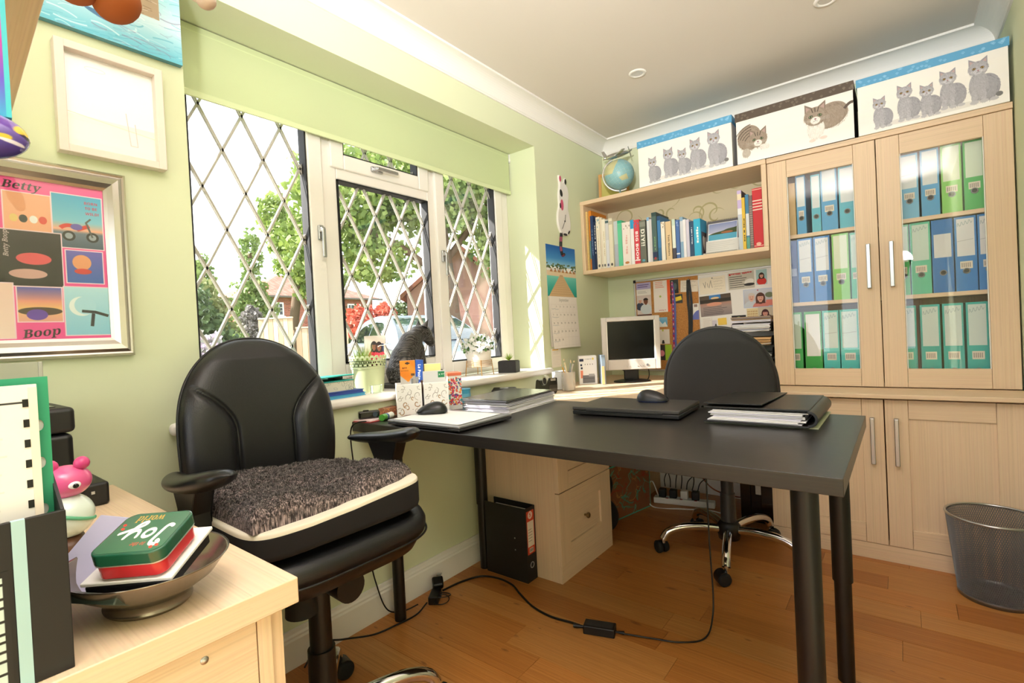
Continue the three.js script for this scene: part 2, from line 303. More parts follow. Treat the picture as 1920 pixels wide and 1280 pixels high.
// glazed wall cabinet
{
  const t = thing('display_cabinet', 'tall maple wall cabinet with two glass doors showing coloured ring binders', 'cabinet', [0, 0, 0]);
  mesh('top_board', bx(1.081, 1.968, 1.842, 1.867, 0.001, 0.336, 0.002, 'x'), maple, t);
  mesh('side_panel', bx(1.081, 1.1, 0.7182, 1.842, 0.001, 0.31, 0.001), maple, t);
  mesh('side_panel', bx(1.949, 1.968, 0.7182, 1.842, 0.001, 0.31, 0.001), maple, t);
  mesh('bottom_board', bx(1.1, 1.949, 0.7182, 0.738, 0.001, 0.31, 0, 'x'), maple, t);
  mesh('back_panel', bx(1.1, 1.949, 0.738, 1.842, 0.001, 0.006), mapleDk, t);
  for (const y of [1.132, 1.47]) mesh('shelf', bx(1.101, 1.948, y - 0.018, y, 0.007, 0.3, 0.001, 'x'), maple, t);
  const doors = [[1.082, 1.523, 1.168, 1.44, 1.485], [1.5265, 1.967, 1.61, 1.88, 1.569]];
  for (const [a, b, ga, gb, hx] of doors) {
    const d = group('door', t), z0 = 0.311, z1 = 0.331, y0 = 0.7215, y1 = 1.84, gy0 = 0.804, gy1 = 1.755;
    mesh('stile', bx(a, ga - 0.001, y0, y1, z0, z1, 0.0015), maple, d); mesh('stile', bx(gb + 0.001, b, y0, y1, z0, z1, 0.0015), maple, d);
    mesh('rail', bx(ga, gb, y0, gy0, z0, z1 - 0.0015, 0.001, 'x'), maple, d); mesh('rail', bx(ga, gb, gy1, y1, z0, z1 - 0.0015, 0.001, 'x'), maple, d);
    mesh('bead', [bx(ga, ga + 0.003, gy0, gy1, z0 + 0.006, z1 - 0.001), bx(gb - 0.003, gb, gy0, gy1, z0 + 0.006, z1 - 0.001)], white, d);
    mesh('pane', bx(ga - 0.002, gb + 0.002, gy0 - 0.002, gy1 + 0.002, z0 + 0.006, z0 + 0.01), glass, d);
    doorHandle(d, hx, 1.172, 1.374, z1);
  }
}
// base cabinet
{
  const t = thing('base_cabinet', 'low maple cupboard with two panelled doors under the glass cabinet', 'cabinet', [0, 0, 0]);
  mesh('countertop', bx(1.082, W - 0.002, 0.698, 0.717, 0.001, 0.572, 0.004, 'x'), maple, t);
  mesh('side_panel', bx(1.082, 1.102, 0.0, 0.698, 0.001, 0.515), maple, t);
  mesh('plinth', bx(1.082, W - 0.002, 0, 0.068, 0.5, 0.533, 0.001, 'x'), maple, t);
  mesh('carcass', [bx(1.102, 1.955, 0.068, 0.086, 0.001, 0.514), bx(1.102, 1.955, 0.086, 0.698, 0.001, 0.01)], mapleDk, t);
  for (const [a, b, pa, pb, hx] of [[1.083, 1.5225, 1.175, 1.446, 1.483], [1.5265, 1.968, 1.605, 1.867, 1.5645]]) {
    const d = group('door', t), z0 = 0.516, z1 = 0.536, y0 = 0.071, y1 = 0.69, py0 = 0.151, py1 = 0.613;
    mesh('stile', bx(a, pa - 0.001, y0, y1, z0, z1, 0.0015), maple, d); mesh('stile', bx(pb + 0.001, b, y0, y1, z0, z1, 0.0015), maple, d);
    mesh('rail', bx(pa, pb, y0, py0, z0, z1 - 0.001, 0.001, 'x'), maple, d); mesh('rail', bx(pa, pb, py1, y1, z0, z1 - 0.001, 0.001, 'x'), maple, d);
    mesh('panel', bx(pa - 0.001, pb + 0.001, py0 - 0.001, py1 + 0.001, z0, z1 - 0.009), maple, d);
    doorHandle(d, hx, 0.417, 0.614, z1);
  }
}
// corner worktop on the left
{
  const t = thing('corner_desk', 'maple corner worktop running under the noticeboard and along the window wall', 'desk', [0, 0, 0]);
  const s = new THREE.Shape(); s.moveTo(0.004, -0.004); s.lineTo(1.077, -0.004); s.lineTo(1.077, -0.53); s.bezierCurveTo(0.9, -0.55, 0.79, -0.72, 0.77, -0.95); s.lineTo(0.76, -1.36); s.lineTo(0.004, -1.36); s.closePath();
  mesh('worktop', buv(ext(s, 0.026, 0.002, 16).rotateX(-Math.PI / 2).translate(0, 0.703, 0), 'x'), maple, t);
  mesh('support_panel', bx(0.3, 0.32, 0, 0.701, 0.02, 0.3), mapleDk, t);
}
// drawer pedestal
{
  const t = thing('drawer_pedestal', 'maple drawer pedestal with shaker fronts standing under the black table', 'drawers', [0, 0, 0]);
  mesh('carcass', [bx(0.02, 0.44, 0.0, 0.7, 1.418, 1.438, 0.001), bx(0.02, 0.44, 0.0, 0.7, 0.985, 1.005, 0.001), bx(0.02, 0.44, 0.06, 0.08, 1.005, 1.418), bx(0.02, 0.44, 0.68, 0.7, 1.005, 1.418), bx(0.02, 0.035, 0.08, 0.68, 1.005, 1.418)], maple, t);
  mesh('plinth', bx(0.44, 0.4595, 0, 0.0715, 0.985, 1.438, 0.001, 'z'), maple, t);
  const brass = M(0x7d6a4a, 0.3, { metalness: 0.9 });
  for (const [y0, y1] of [[0.072, 0.372], [0.376, 0.686]]) {
    const d = group('drawer', t), a = y0 + 0.075, b = y1 - 0.075, z0 = 0.985, z1 = 1.438, pa = z0 + 0.1, pb = z1 - 0.08;
    mesh('front_frame', [bx(0.44, 0.46, y0, y1, z0, pa, 0.001), bx(0.44, 0.46, y0, y1, pb, z1, 0.001), bx(0.44, 0.46, y0, a, pa, pb, 0, 'z'), bx(0.44, 0.46, b, y1, pa, pb, 0, 'z')], maple, d);
    mesh('front_panel', bx(0.44, 0.451, a, b, pa, pb, 0, 'z'), maple, d);
    mesh('knob', lathe([[0, 0.026], [0.009, 0.025], [0.013, 0.02], [0.011, 0.014], [0.005, 0.01], [0.005, 0]], 20).rotateZ(-Math.PI / 2).translate(0.451, (a + b) / 2, (pa + pb) / 2), brass, d);
  }
}
// black table
{
  const tx = woodTex([30, 28, 28], 0.032, 512, 512, 900, [1.5, 1.5], 0.6);
  const bm = P(0xffffff, 0.34, { map: tx, clearcoat: 0.12, clearcoatRoughness: 0.3 });
  const t = thing('table', 'large black-brown rectangular table on round telescopic legs, reaching from the window wall', 'table', [0, 0, 0]);
  mesh('tabletop', bx(0.003, 1.503, 0.719, 0.753, 1.367, 2.086, 0.0015, 'x'), bm, t);
  const leg = (x, z) => { const g = group('leg', t); mesh('upper_tube', cyl(0.0255, 0.0255, 0.29, 0.719, 28), black, g); mesh('lower_tube', cyl(0.0215, 0.0215, 0.0, 0.3, 28), black, g); mesh('mounting_plate', bx(-0.05, 0.05, 0.715, 0.7185, -0.05, 0.05), black, g); g.position.set(x, 0, z); };
  leg(1.428, 2.0); leg(1.438, 1.462); leg(0.085, 1.978); leg(0.08, 1.49);
}
// maple unit in the foreground
{
  const t = thing('drawer_unit', 'maple drawer unit with a thick top standing in front of the framed pictures', 'drawers', [0, 0, 0]);
  mesh('top', bx(0.019, 0.913, 0.679, 0.715, 2.792, 3.9, 0.002, 'x'), maple, t);
  mesh('side_panel', bx(0.02, 0.89, 0, 0.679, 2.806, 2.826, 0.001), maple, t);
  mesh('side_panel', bx(0.02, 0.89, 0, 0.679, 3.866, 3.886, 0.001), maple, t);
  mesh('end_stile', bx(0.88, 0.9, 0, 0.676, 2.826, 2.845, 0.001), maple, t);
  mesh('back_panel', bx(0.02, 0.03, 0.05, 0.679, 2.826, 3.866), mapleDk, t);
  for (const [y0, y1] of [[0.46, 0.674], [0.24, 0.456], [0.03, 0.236]]) { const d = group('drawer', t); mesh('front', bx(0.882, 0.9, y0, y1, 2.8465, 3.864, 0.001, 'z'), maple, d); mesh('screw', lathe([[0, 0.002], [0.004, 0.002], [0.005, 0]], 12).rotateZ(-Math.PI / 2).translate(0.9, y1 - 0.018, 2.91), steel, d); }
}
// ---- office chair bases
function base5(t, R, a0, armMat, hubY = 0.1) {
  mesh('hub', lathe([[0, hubY - 0.03], [0.045, hubY - 0.03], [0.05, hubY], [0.05, hubY + 0.03], [0.034, hubY + 0.05], [0, hubY + 0.05]], 28), black, t);
  for (let i = 0; i < 5; i++) {
    const a = a0 + i * Math.PI * 2 / 5, c = Math.cos(a), s = Math.sin(a), p = (r, y) => V(r * c, y, r * s);
    const arm = group('base_arm', t);
    const curve = new THREE.CatmullRomCurve3([p(0.03, hubY + 0.012), p(R * 0.4, hubY + 0.022), p(R * 0.75, hubY + 0.016), p(R * 0.93, hubY - 0.006), p(R, hubY - 0.036)]);
    const g = new THREE.TubeGeometry(curve, 24, 0.018, 12); mesh('tube', g, armMat, arm);
    const w = group('caster', t), rx = -s, rz = c;
    mesh('stem', rod(p(R, 0.05), p(R, hubY - 0.02), 0.008, 10), chrome, w);
    const off = V(Math.cos(a + 1.1) * 0.016, 0, Math.sin(a + 1.1) * 0.016), q = new THREE.Quaternion().setFromAxisAngle(V(0, 1, 0), -(a + 1.1));
    const wheel = (k) => { const d = lathe([[0, -0.012], [0.018, -0.012], [0.0255, -0.009], [0.0275, 0], [0.0255, 0.009], [0.018, 0.012], [0, 0.012]], 28).rotateX(Math.PI / 2).translate(0, 0.0275, k * 0.0155).applyQuaternion(q); return d.translate(R * c + off.x, 0, R * s + off.z); };
    mesh('wheel', [wheel(1), wheel(-1)], rubber, w);
    mesh('hood', at(new THREE.CylinderGeometry(0.029, 0.029, 0.044, 24, 1, false, 0, Math.PI * 1.1).rotateX(Math.PI / 2), 0, 0.0285, 0).applyQuaternion(q).translate(R * c + off.x, 0, R * s + off.z), black, w);
  }
}
const leatherBump = dtex(256, (u, v) => { const k = 128 + 60 * noise.noise(u * 48, v * 48, 2.5) + 45 * noise.noise(u * 96, v * 96, 7); return [k, k, k]; }, false, [3, 3]);
const leather = P(0x131316, 0.4, { bumpMap: leatherBump, bumpScale: 0.0006, clearcoat: 0.1, clearcoatRoughness: 0.5, side: THREE.DoubleSide });
const sm = (a, b, x) => { const t = Math.min(1, Math.max(0, (x - a) / (b - a))); return t * t * (3 - 2 * t); };
// chair 1: local +z forward, +x is the sitter's left; seat heights as in the room
{
  const t = thing('office_chair', 'black leather office chair with a fleece on its seat cushion, backed against the window wall', 'chair', [0.42, 0, 2.486], Math.PI / 2 - 0.02);
  base5(t, 0.3, 0.32, chrome);
  mesh('gas_column', [cyl(0.035, 0.033, 0.1, 0.28, 28), cyl(0.027, 0.0265, 0.28, 0.425, 24)], black, t);
  mesh('piston', cyl(0.014, 0.014, 0.42, 0.5, 20), steel, t);
  mesh('mechanism', [at(cb(0.16, 0.05, 0.2, 0.012), 0, 0.47, -0.02), at(cyl(0.034, 0.036, 0, 0.07, 24).rotateX(Math.PI / 2), 0.0, 0.475, 0.08)], black, t);
  mesh('tilt_knob', at(cyl(0.036, 0.033, 0, 0.08, 26), -0.075, 0.42, 0.06), rubber, t);
  mesh('back_bar', tube([[0, 0.49, -0.1], [0, 0.47, -0.24], [0, 0.54, -0.33], [0, 0.76, -0.345]], 0.022, 30, 10), black, t);
  mesh('height_lever', tube([[0.04, 0.49, 0.02], [0.16, 0.47, 0.03], [0.24, 0.46, 0.035]], 0.008, 20, 8), black, t);
  const plan = (a, w, d) => { const c = Math.cos(a), s = Math.sin(a), e = 0.42; return [Math.sign(c) * Math.pow(Math.abs(c), e) * w, Math.sign(s) * Math.pow(Math.abs(s), e) * d]; };
  const pad = (prof, w, d, y) => surf(72, prof.length - 1, (u, v) => { const a = -u * Math.PI * 2, [k, h] = prof[Math.round(v * (prof.length - 1))], [x, z] = plan(a, w * k, d * k), front = Math.max(0, z / d); return [x, y + h - 0.02 * front * front, z]; });
  mesh('seat_shell', pad([[0, 0], [0.76, 0], [0.9, 0.012], [0.95, 0.035], [0.95, 0.055]], 0.225, 0.215, 0.516), black, t);
  mesh('seat_pad', pad([[0.9, 0], [0.985, 0.004], [1, 0.018], [1, 0.032], [0.975, 0.045], [0.9, 0.05], [0.6, 0.052], [0, 0.052]], 0.228, 0.22, 0.566), leather, t);
  mesh('piping', tube(Array.from({ length: 48 }, (_, i) => { const [x, z] = plan(-i / 48 * 6.2832, 0.2285, 0.2205), f = Math.max(0, z / 0.22); return [x, 0.57 - 0.02 * f * f, z]; }), 0.003, 140, 6, true), black, t);
  // backrest
  const y0 = 0.625, y1 = 1.068, hw = (y) => { const q = (y - y0) / (y1 - y0); return (0.19 + 0.02 * Math.sin(Math.PI * Math.min(1, q + 0.1))) * Math.sqrt(Math.max(0, 1 - Math.pow(Math.max(0, (q - 0.42) / 0.58), 2.9))); };
  const curveZ = (x, y) => -0.27 - 0.05 * (y - y0) / (y1 - y0) + 0.02 * Math.sin((y - y0) / (y1 - y0) * 3.6) + 0.45 * x * x;
  const seam = (y) => { const q = (y - y0) / (y1 - y0); return 0.076 + 0.004 * q + 0.105 * Math.pow(Math.max(0, (q - 0.44) / 0.3), 2); };
  const frontH = (x, y) => { const w = hw(y) + 1e-5, e = Math.min(1, Math.abs(x) / w), q = (y - y0) / (y1 - y0), edge = Math.pow(1 - Math.pow(e, 6), 0.5) * Math.pow(Math.min(1, (1 - q) * 8 + 0.005), 0.5) * Math.pow(Math.min(1, q * 9 + 0.04), 0.5), d = Math.abs(x) - seam(y); return edge * (0.046 - 0.011 * Math.exp(-d * d / 0.00003) + (d > 0 ? 0.014 * sm(0, 0.03, d) : 0)); };
  const N = 110;
  mesh('backrest', [surf(N, N, (u, v) => { const y = y0 + (y1 - y0) * v, x = (u * 2 - 1) * hw(y); return [x, y, curveZ(x, y) + frontH(x, y)]; }), surf(40, 40, (u, v) => { const y = y0 + (y1 - y0) * v, x = (1 - u * 2) * hw(y), e = Math.abs(1 - u * 2), q = v; return [x, y, curveZ(x, y) - 0.03 * Math.pow(Math.max(0, 1 - Math.pow(e, 4)), 0.5) * Math.pow(Math.min(1, (1 - q) * 6 + 0.01), 0.5) * Math.pow(Math.min(1, q * 8 + 0.02), 0.5)]; })], leather, t);
  const rim = []; for (let i = 0; i <= 40; i++) { const y = y0 + (y1 - y0) * Math.sin(i / 40 * Math.PI / 2); rim.push([hw(y), y, curveZ(hw(y), y) + 0.002]); }
  mesh('piping', tube([...rim, ...rim.slice(0, -1).reverse().map(([x, y, z]) => [-x, y, z])], 0.004, 160, 6), black, t);
  // arms
  for (const s of [1, -1]) {
    const a = group('arm', t), x = s * 0.2525;
    mesh('post', at(ext(shape([[-0.05, 0.49], [0.03, 0.49], [0.03, 0.7], [0.055, 0.757], [-0.075, 0.74], [-0.05, 0.7]]), 0.03, 0.005).rotateY(-Math.PI / 2), x + 0.015, 0, -0.02), black, a);
    mesh('post_foot', at(cb(0.11, 0.02, 0.06, 0.006), x - s * 0.055, 0.488, -0.02), black, a);
    const L = 0.168, padf = surf(30, 26, (u, v) => { const th = u * Math.PI * 2, q = v * 2 - 1, k = Math.sqrt(Math.max(0, 1 - q * q * q * q)), w = (0.033 + 0.008 * q) * k, hgt = (0.019 + 0.005 * q) * k; return [s * (0.012 - 0.03 * q * q) + w * Math.cos(th), hgt * Math.sin(th) + 0.012 * q * q, q * L]; });
    mesh('arm_pad', at(padf, x, 0.757, -0.04, 0, -0.13), P(0x101012, 0.32, { side: THREE.DoubleSide }), a);
  }
}
// cushion on the chair, with the fleece on it
{
  const t = thing('seat_cushion', 'thick black cushion with a cream foam band on the leather chair seat', 'cushion', [0.42, 0.6185, 2.505], Math.PI / 2 - 0.02);
  const pl = (a, w, d) => { const c = Math.cos(a), s = Math.sin(a), e = 0.3; return [Math.sign(c) * Math.pow(Math.abs(c), e) * w, Math.sign(s) * Math.pow(Math.abs(s), e) * d]; };
  const pd = (prof) => surf(88, prof.length - 1, (u, v) => { const a = -u * Math.PI * 2, [k, h] = prof[Math.round(v * (prof.length - 1))], [x, z] = pl(a, 0.218 * k, 0.2 * k), f = h > 0.03 ? 0.016 * sm(-0.1, 0.2, x) * sm(-0.05, 0.2, z) : 0; return [x, h + f, z + 0.012]; });
  mesh('cover', pd([[0, 0], [0.95, 0], [0.99, 0.006], [1, 0.015], [1, 0.046], [0.995, 0.05]]), M(0x131114, 0.9, { side: THREE.DoubleSide }), t);
  mesh('foam_top', pd([[0.995, 0.049], [0.995, 0.056], [0.98, 0.062], [0.5, 0.063], [0, 0.063]]), M(0xe4dccb, 0.95, { side: THREE.DoubleSide }), t);
}
{
  const t = thing('fleece', 'rumpled grey-brown fleece throw lying on the seat cushion', 'fleece', [0.42, 0.6835, 2.505], Math.PI / 2 - 0.02);
  const fur = dtex(256, (u, v) => { const k = noise.noise(u * 60, v * 60, 3) + 0.8 * noise.noise(u * 120, v * 120, 9), b = Math.min(1, Math.max(0, 0.5 + k * 1.1)); return [44 + 130 * b, 38 + 117 * b, 39 + 115 * b]; }, true, [2, 2]);
  const fm = M(0xffffff, 1, { map: fur, side: THREE.DoubleSide });
  const ridge = (x) => 1 - Math.abs(noise.noise(x, 3.3, 1.7)) * 2;
  const hz = (x, z) => 0.014 + 0.02 * Math.max(0, ridge(x * 8 + z * 5 + 1.5 * noise.noise(x * 6, z * 6, 2))) + 0.016 * Math.max(0, noise.noise(x * 11, z * 16, 4)) + 0.005 * noise.noise(x * 50, z * 50, 8) + 0.026 * sm(0.1, -0.2, x) * sm(0.1, -0.15, z) + 0.012 * sm(0.0, 0.15, z);
  const edgeW = (z) => 0.208 + 0.016 * noise.noise(z * 11, 2, 3);
  const pos = (u, v) => { const z = -0.165 + v * 0.352 + 0.02 * noise.noise(u * 5, v * 3, 6) - 0.03 * sm(0.75, 1, u) * v, x = (u * 2 - 1) * edgeW(z), e = Math.max(Math.abs(u * 2 - 1), Math.abs(v * 2 - 1)), f = Math.pow(Math.max(0, 1 - Math.pow(e, 18)), 0.6); return [x, Math.max(0.002, hz(x, z)) * f + 0.001 - 0.004 * (1 - f), z]; };
  mesh('cloth', surf(170, 140, pos), fm, t);
  const blade = new THREE.ConeGeometry(0.0009, 0.0048, 3, 1, true).translate(0, 0.003, 0), n = 36000;
  const im = new THREE.InstancedMesh(blade, M(0xffffff, 1), n), mt = new THREE.Matrix4(), q = new THREE.Quaternion(), cc = new THREE.Color();
  for (let i = 0; i < n; i++) { const p = pos(rnd(), rnd()), kk = 0.5 + 0.9 * noise.noise(p[0] * 130, p[2] * 130, 2); q.setFromEuler(new THREE.Euler(rr(-1.2, 1.2), rr(0, 6), rr(-1.2, 1.2))); mt.compose(V(...p), q, V(1, rr(0.6, 1.3), 1)); im.setMatrixAt(i, mt); const k = Math.max(0.012, Math.min(0.5, kk * rr(0.05, 0.42))); im.setColorAt(i, cc.setRGB(k, k * 0.87, k * 0.86)); }
  im.name = 'pile'; im.userData.kind = 'stuff'; t.add(im);
}
// chair 2: seen from behind
{
  const t = thing('office_chair', 'dark grey office chair seen from behind, facing the noticeboard', 'chair', [0.95, 0, 0.8], Math.PI + 0.2);
  base5(t, 0.29, 0.93, chrome, 0.105);
  mesh('gas_column', [cyl(0.034, 0.031, 0.1, 0.28, 28), cyl(0.027, 0.027, 0.28, 0.38, 24)], M(0x2a2a2b, 0.4), t);
  mesh('mechanism', at(cb(0.2, 0.06, 0.22, 0.015), 0, 0.38, 0), black, t);
  const plan = (a, w, d) => { const c = Math.cos(a), s = Math.sin(a); return [Math.sign(c) * Math.pow(Math.abs(c), 0.5) * w, Math.sign(s) * Math.pow(Math.abs(s), 0.5) * d]; };
  const prof = [[0, 0], [0.9, 0], [1, 0.03], [0.99, 0.06], [0.85, 0.08], [0, 0.08]];
  mesh('seat', surf(60, 5, (u, v) => { const [k, h] = prof[Math.round(v * 5)], [x, z] = plan(-u * 6.2832, 0.24 * k, 0.23 * k); return [x, 0.44 + h, z + 0.02]; }), M(0x1b1b1d, 0.9, { side: THREE.DoubleSide }), t);
  const y0 = 0.56, y1 = 1.028, hw = (q) => (0.208 - 0.024 * q + 0.02 * Math.sin(q * 3.1)) * Math.sqrt(Math.max(0, 1 - Math.pow(Math.max(0, (q - 0.4) / 0.6), 3.1)));
  const cz = (x, q) => -0.2 - 0.05 * q + 0.6 * x * x;
  const cloth = M(0x2b2b2d, 0.75, { bumpMap: leatherBump, bumpScale: 0.0006, side: THREE.DoubleSide }), rimM = P(0x27272a, 0.42, { side: THREE.DoubleSide });
  const hgt = (u, q) => Math.pow(Math.max(0, 1 - Math.pow(Math.abs(u * 2 - 1), 8)), 0.5) * Math.pow(Math.min(1, (1 - q) * 8 + 0.01), 0.5);
  mesh('back_shell', surf(60, 60, (u, q) => { const x = (1 - u * 2) * hw(q); return [x, y0 + (y1 - y0) * q, cz(x, q) - 0.026 * hgt(u, q)]; }), cloth, t);
  mesh('back_cushion', surf(60, 60, (u, q) => { const x = (u * 2 - 1) * hw(q) * 0.99; return [x, y0 + (y1 - y0) * q, cz(x, q) + 0.045 * hgt(u, q)]; }), cloth, t);
  const rim = []; for (let i = 0; i <= 50; i++) { const q = Math.sin(i / 50 * Math.PI / 2), x = hw(q); rim.push([x, y0 + (y1 - y0) * q, cz(x, q)]); }
  mesh('rim', tube([...rim, ...rim.slice(0, -1).reverse().map(([x, y, z]) => [-x, y, z])], 0.008, 160, 8), rimM, t);
  mesh('back_bar', tube([[0, 0.42, -0.08], [0, 0.42, -0.19], [0, 0.47, -0.24], [0, 0.65, -0.255]], 0.02, 30, 10), black, t);
}
// wire mesh bin
{
  const t = thing('waste_bin', 'round silver wire mesh waste bin on the floor in front of the base cupboard', 'bin', [1.835, 0, 0.672]);
  const wm = M(0x8f9297, 0.4, { metalness: 0.7 }), r0 = 0.105, r1 = 0.134, hh = 0.292, ws = [];
  for (const s of [1, -1]) for (let i = 0; i < 120; i++) { const pts = []; for (let k = 0; k <= 8; k++) { const q = k / 8, a = i / 120 * 6.28318 + s * q * 0.9, r = r0 + (r1 - r0) * q + s * 0.0004; pts.push(V(r * Math.cos(a), 0.006 + q * hh, r * Math.sin(a))); } ws.push(new THREE.TubeGeometry(new THREE.CatmullRomCurve3(pts), 8, 0.0011, 3)); }
  const m = mesh('mesh_wall', ws, wm, t); m.userData.kind = 'stuff';
  mesh('rim', new THREE.TorusGeometry(r1, 0.0045, 10, 60).rotateX(Math.PI / 2).translate(0, hh + 0.006, 0), steel, t);
  mesh('base', lathe([[0, 0.004], [r0 - 0.004, 0.004], [r0 + 0.001, 0.016], [r0 + 0.003, 0.016], [r0 + 0.001, 0.0], [0, 0.0]], 48), wm, t);
}
// ================= ON AND IN THE CABINETS =================
const A1 = new Atlas(2048, 1024, 0.55);
const sw = (h) => A1.swatch(h);
// a kitten for the printed boxes
function fur(g, x, y, rx, ry, base, n, len, rot = 0) {
  ell(g, rgb(...base), x, y, rx, ry, rot);
  for (let i = 0; i < n; i++) { const a = rnd() * 6.283, q = Math.sqrt(rnd()), px = x + rx * q * Math.cos(a), py = y + ry * q * Math.sin(a), k = rr(-38, 38) - 30 * (q > 0.8), b = rr(-0.4, 0.4) + (a > Math.PI ? 0.6 : -0.2); g.strokeStyle = `rgba(${base[0] + k | 0},${base[1] + k | 0},${base[2] + k | 0},.55)`; g.lineWidth = 1.1; g.beginPath(); g.moveTo(px, py); g.lineTo(px + len * Math.sin(b), py + len * Math.cos(b)); g.stroke(); }
}
function face(g, x, y, r, base, tabby) {
  for (const s of [-1, 1]) { g.fillStyle = rgb(base[0] - 25, base[1] - 25, base[2] - 22); g.beginPath(); g.moveTo(x + s * r * 0.95, y - r * 0.15); g.lineTo(x + s * r * 0.95, y - r * 1.35); g.lineTo(x + s * r * 0.2, y - r * 0.85); g.fill(); g.fillStyle = 'rgba(205,170,165,.7)'; g.beginPath(); g.moveTo(x + s * r * 0.82, y - r * 0.35); g.lineTo(x + s * r * 0.84, y - r * 1.1); g.lineTo(x + s * r * 0.42, y - r * 0.8); g.fill(); }
  fur(g, x, y, r * 1.05, r * 0.92, base, 260, r * 0.22);
  if (tabby) { g.strokeStyle = 'rgba(60,48,40,.7)'; g.lineWidth = r * 0.09; for (const k of [-0.35, 0, 0.35]) { g.beginPath(); g.moveTo(x + k * r, y - r * 0.85); g.lineTo(x + k * r * 0.6, y - r * 0.4); g.stroke(); } fur(g, x, y + r * 0.42, r * 0.45, r * 0.36, [238, 232, 226], 90, r * 0.15); }
  else fur(g, x, y + r * 0.4, r * 0.5, r * 0.34, [base[0] + 22, base[1] + 22, base[2] + 22], 80, r * 0.15);
  for (const s of [-1, 1]) { ell(g, '#2a2a2a', x + s * r * 0.42, y - r * 0.02, r * 0.2, r * 0.15, s * 0.25); ell(g, tabby ? '#8a9a6a' : '#c9a04e', x + s * r * 0.42, y - r * 0.02, r * 0.15, r * 0.12); ell(g, '#111', x + s * r * 0.42, y - r * 0.02, r * 0.05, r * 0.11); }
  ell(g, '#a0707a', x, y + r * 0.27, r * 0.1, r * 0.07); g.strokeStyle = '#555'; g.lineWidth = 1.2; g.beginPath(); g.moveTo(x, y + r * 0.33); g.lineTo(x, y + r * 0.45); g.moveTo(x - r * 0.2, y + r * 0.52); g.quadraticCurveTo(x, y + r * 0.4, x + r * 0.2, y + r * 0.52); g.stroke();
  g.strokeStyle = 'rgba(255,255,255,.7)'; g.lineWidth = 0.7; for (const s of [-1, 1]) for (const k of [-0.1, 0.05, 0.2]) { g.beginPath(); g.moveTo(x + s * r * 0.25, y + r * (0.38 + k * 0.3)); g.lineTo(x + s * r * 1.3, y + r * (0.3 + k)); g.stroke(); }
}
function sitting(g, x, y, s) { // y at the paws
  const b = [176, 175, 182];
  fur(g, x + s * 0.16, y - s * 0.34, s * 0.27, s * 0.34, [164, 163, 171], 320, s * 0.05); fur(g, x, y - s * 0.42, s * 0.2, s * 0.36, b, 300, s * 0.05);
  fur(g, x - s * 0.09, y - s * 0.16, s * 0.065, s * 0.18, [184, 183, 190], 90, s * 0.04); fur(g, x + s * 0.09, y - s * 0.16, s * 0.065, s * 0.18, [184, 183, 190], 90, s * 0.04);
  for (const k of [-0.1, 0.1, 0.3]) ell(g, 'rgb(194,193,198)', x + s * k, y - s * 0.02, s * 0.09, s * 0.045);
  face(g, x, y - s * 0.86, s * 0.2, b, false);
}
function kittenBox(draw, lidHex, lidDot) {
  const front = A1.region(560, 236, (g, w, h) => { grad(g, 0, 0, w, h, [[0, '#f4f1ea'], [0.75, '#f6f3ee'], [1, '#fdfcfa']]); draw(g, w, h); });
  const lid = A1.region(560, 40, (g, w, h) => { fillr(g, lidHex, 0, 0, w, h); for (let i = 0; i < 34; i++) { const x = rr(0, w), y = rr(4, h - 4); for (let k = 0; k < 4; k++) ell(g, lidDot, x + [-5, -2, 2, 5][k], y - [1, 4, 4, 1][k], 1.7, 2.2); ell(g, lidDot, x, y + 2, 3.6, 2.8); } });
  return { front, lid };
}
const fiveKittens = (g, w, h) => { ell(g, 'rgba(200,196,190,.35)', w * 0.52, h * 0.88, w * 0.38, 14); [[0.16, 0.9, 128], [0.34, 0.87, 146], [0.49, 0.89, 128], [0.63, 0.84, 150], [0.82, 0.87, 168]].forEach(([x, y, s]) => sitting(g, x * w, y * h + 6, s)); ell(g, '#777', w * 0.94, h * 0.82, 12, 10); };
const tabbies = (g, w, h) => {
  const t = [158, 142, 126];
  fur(g, w * 0.12, h * 0.45, 62, 66, t, 600, 9); fur(g, w * 0.09, h * 0.78, 22, 24, [190, 180, 168], 90, 8); g.strokeStyle = 'rgba(60,48,40,.6)'; g.lineWidth = 5; for (let i = 0; i < 5; i++) { g.beginPath(); g.arc(w * 0.16, h * 0.6, 50 + i * 14, 3.6, 4.6); g.stroke(); }
  face(g, w * 0.2, h * 0.53, 46, t, true); fur(g, w * 0.26, h * 0.72, 26, 13, [236, 230, 224], 80, 7, 0.2);
  fur(g, w * 0.82, h * 0.42, 78, 60, t, 700, 9, -0.3); g.strokeStyle = '#5a4c42'; g.lineWidth = 13; g.beginPath(); g.moveTo(w * 0.93, h * 0.36); g.quadraticCurveTo(w * 0.97, h * 0.24, w, h * 0.27); g.stroke();
  fur(g, w * 0.7, h * 0.62, 40, 52, [240, 234, 228], 300, 9); face(g, w * 0.7, h * 0.36, 50, t, true); ell(g, '#f0d9d0', w * 0.67, h * 0.86, 15, 8); ell(g, '#f0d9d0', w * 0.76, h * 0.84, 17, 8);
};
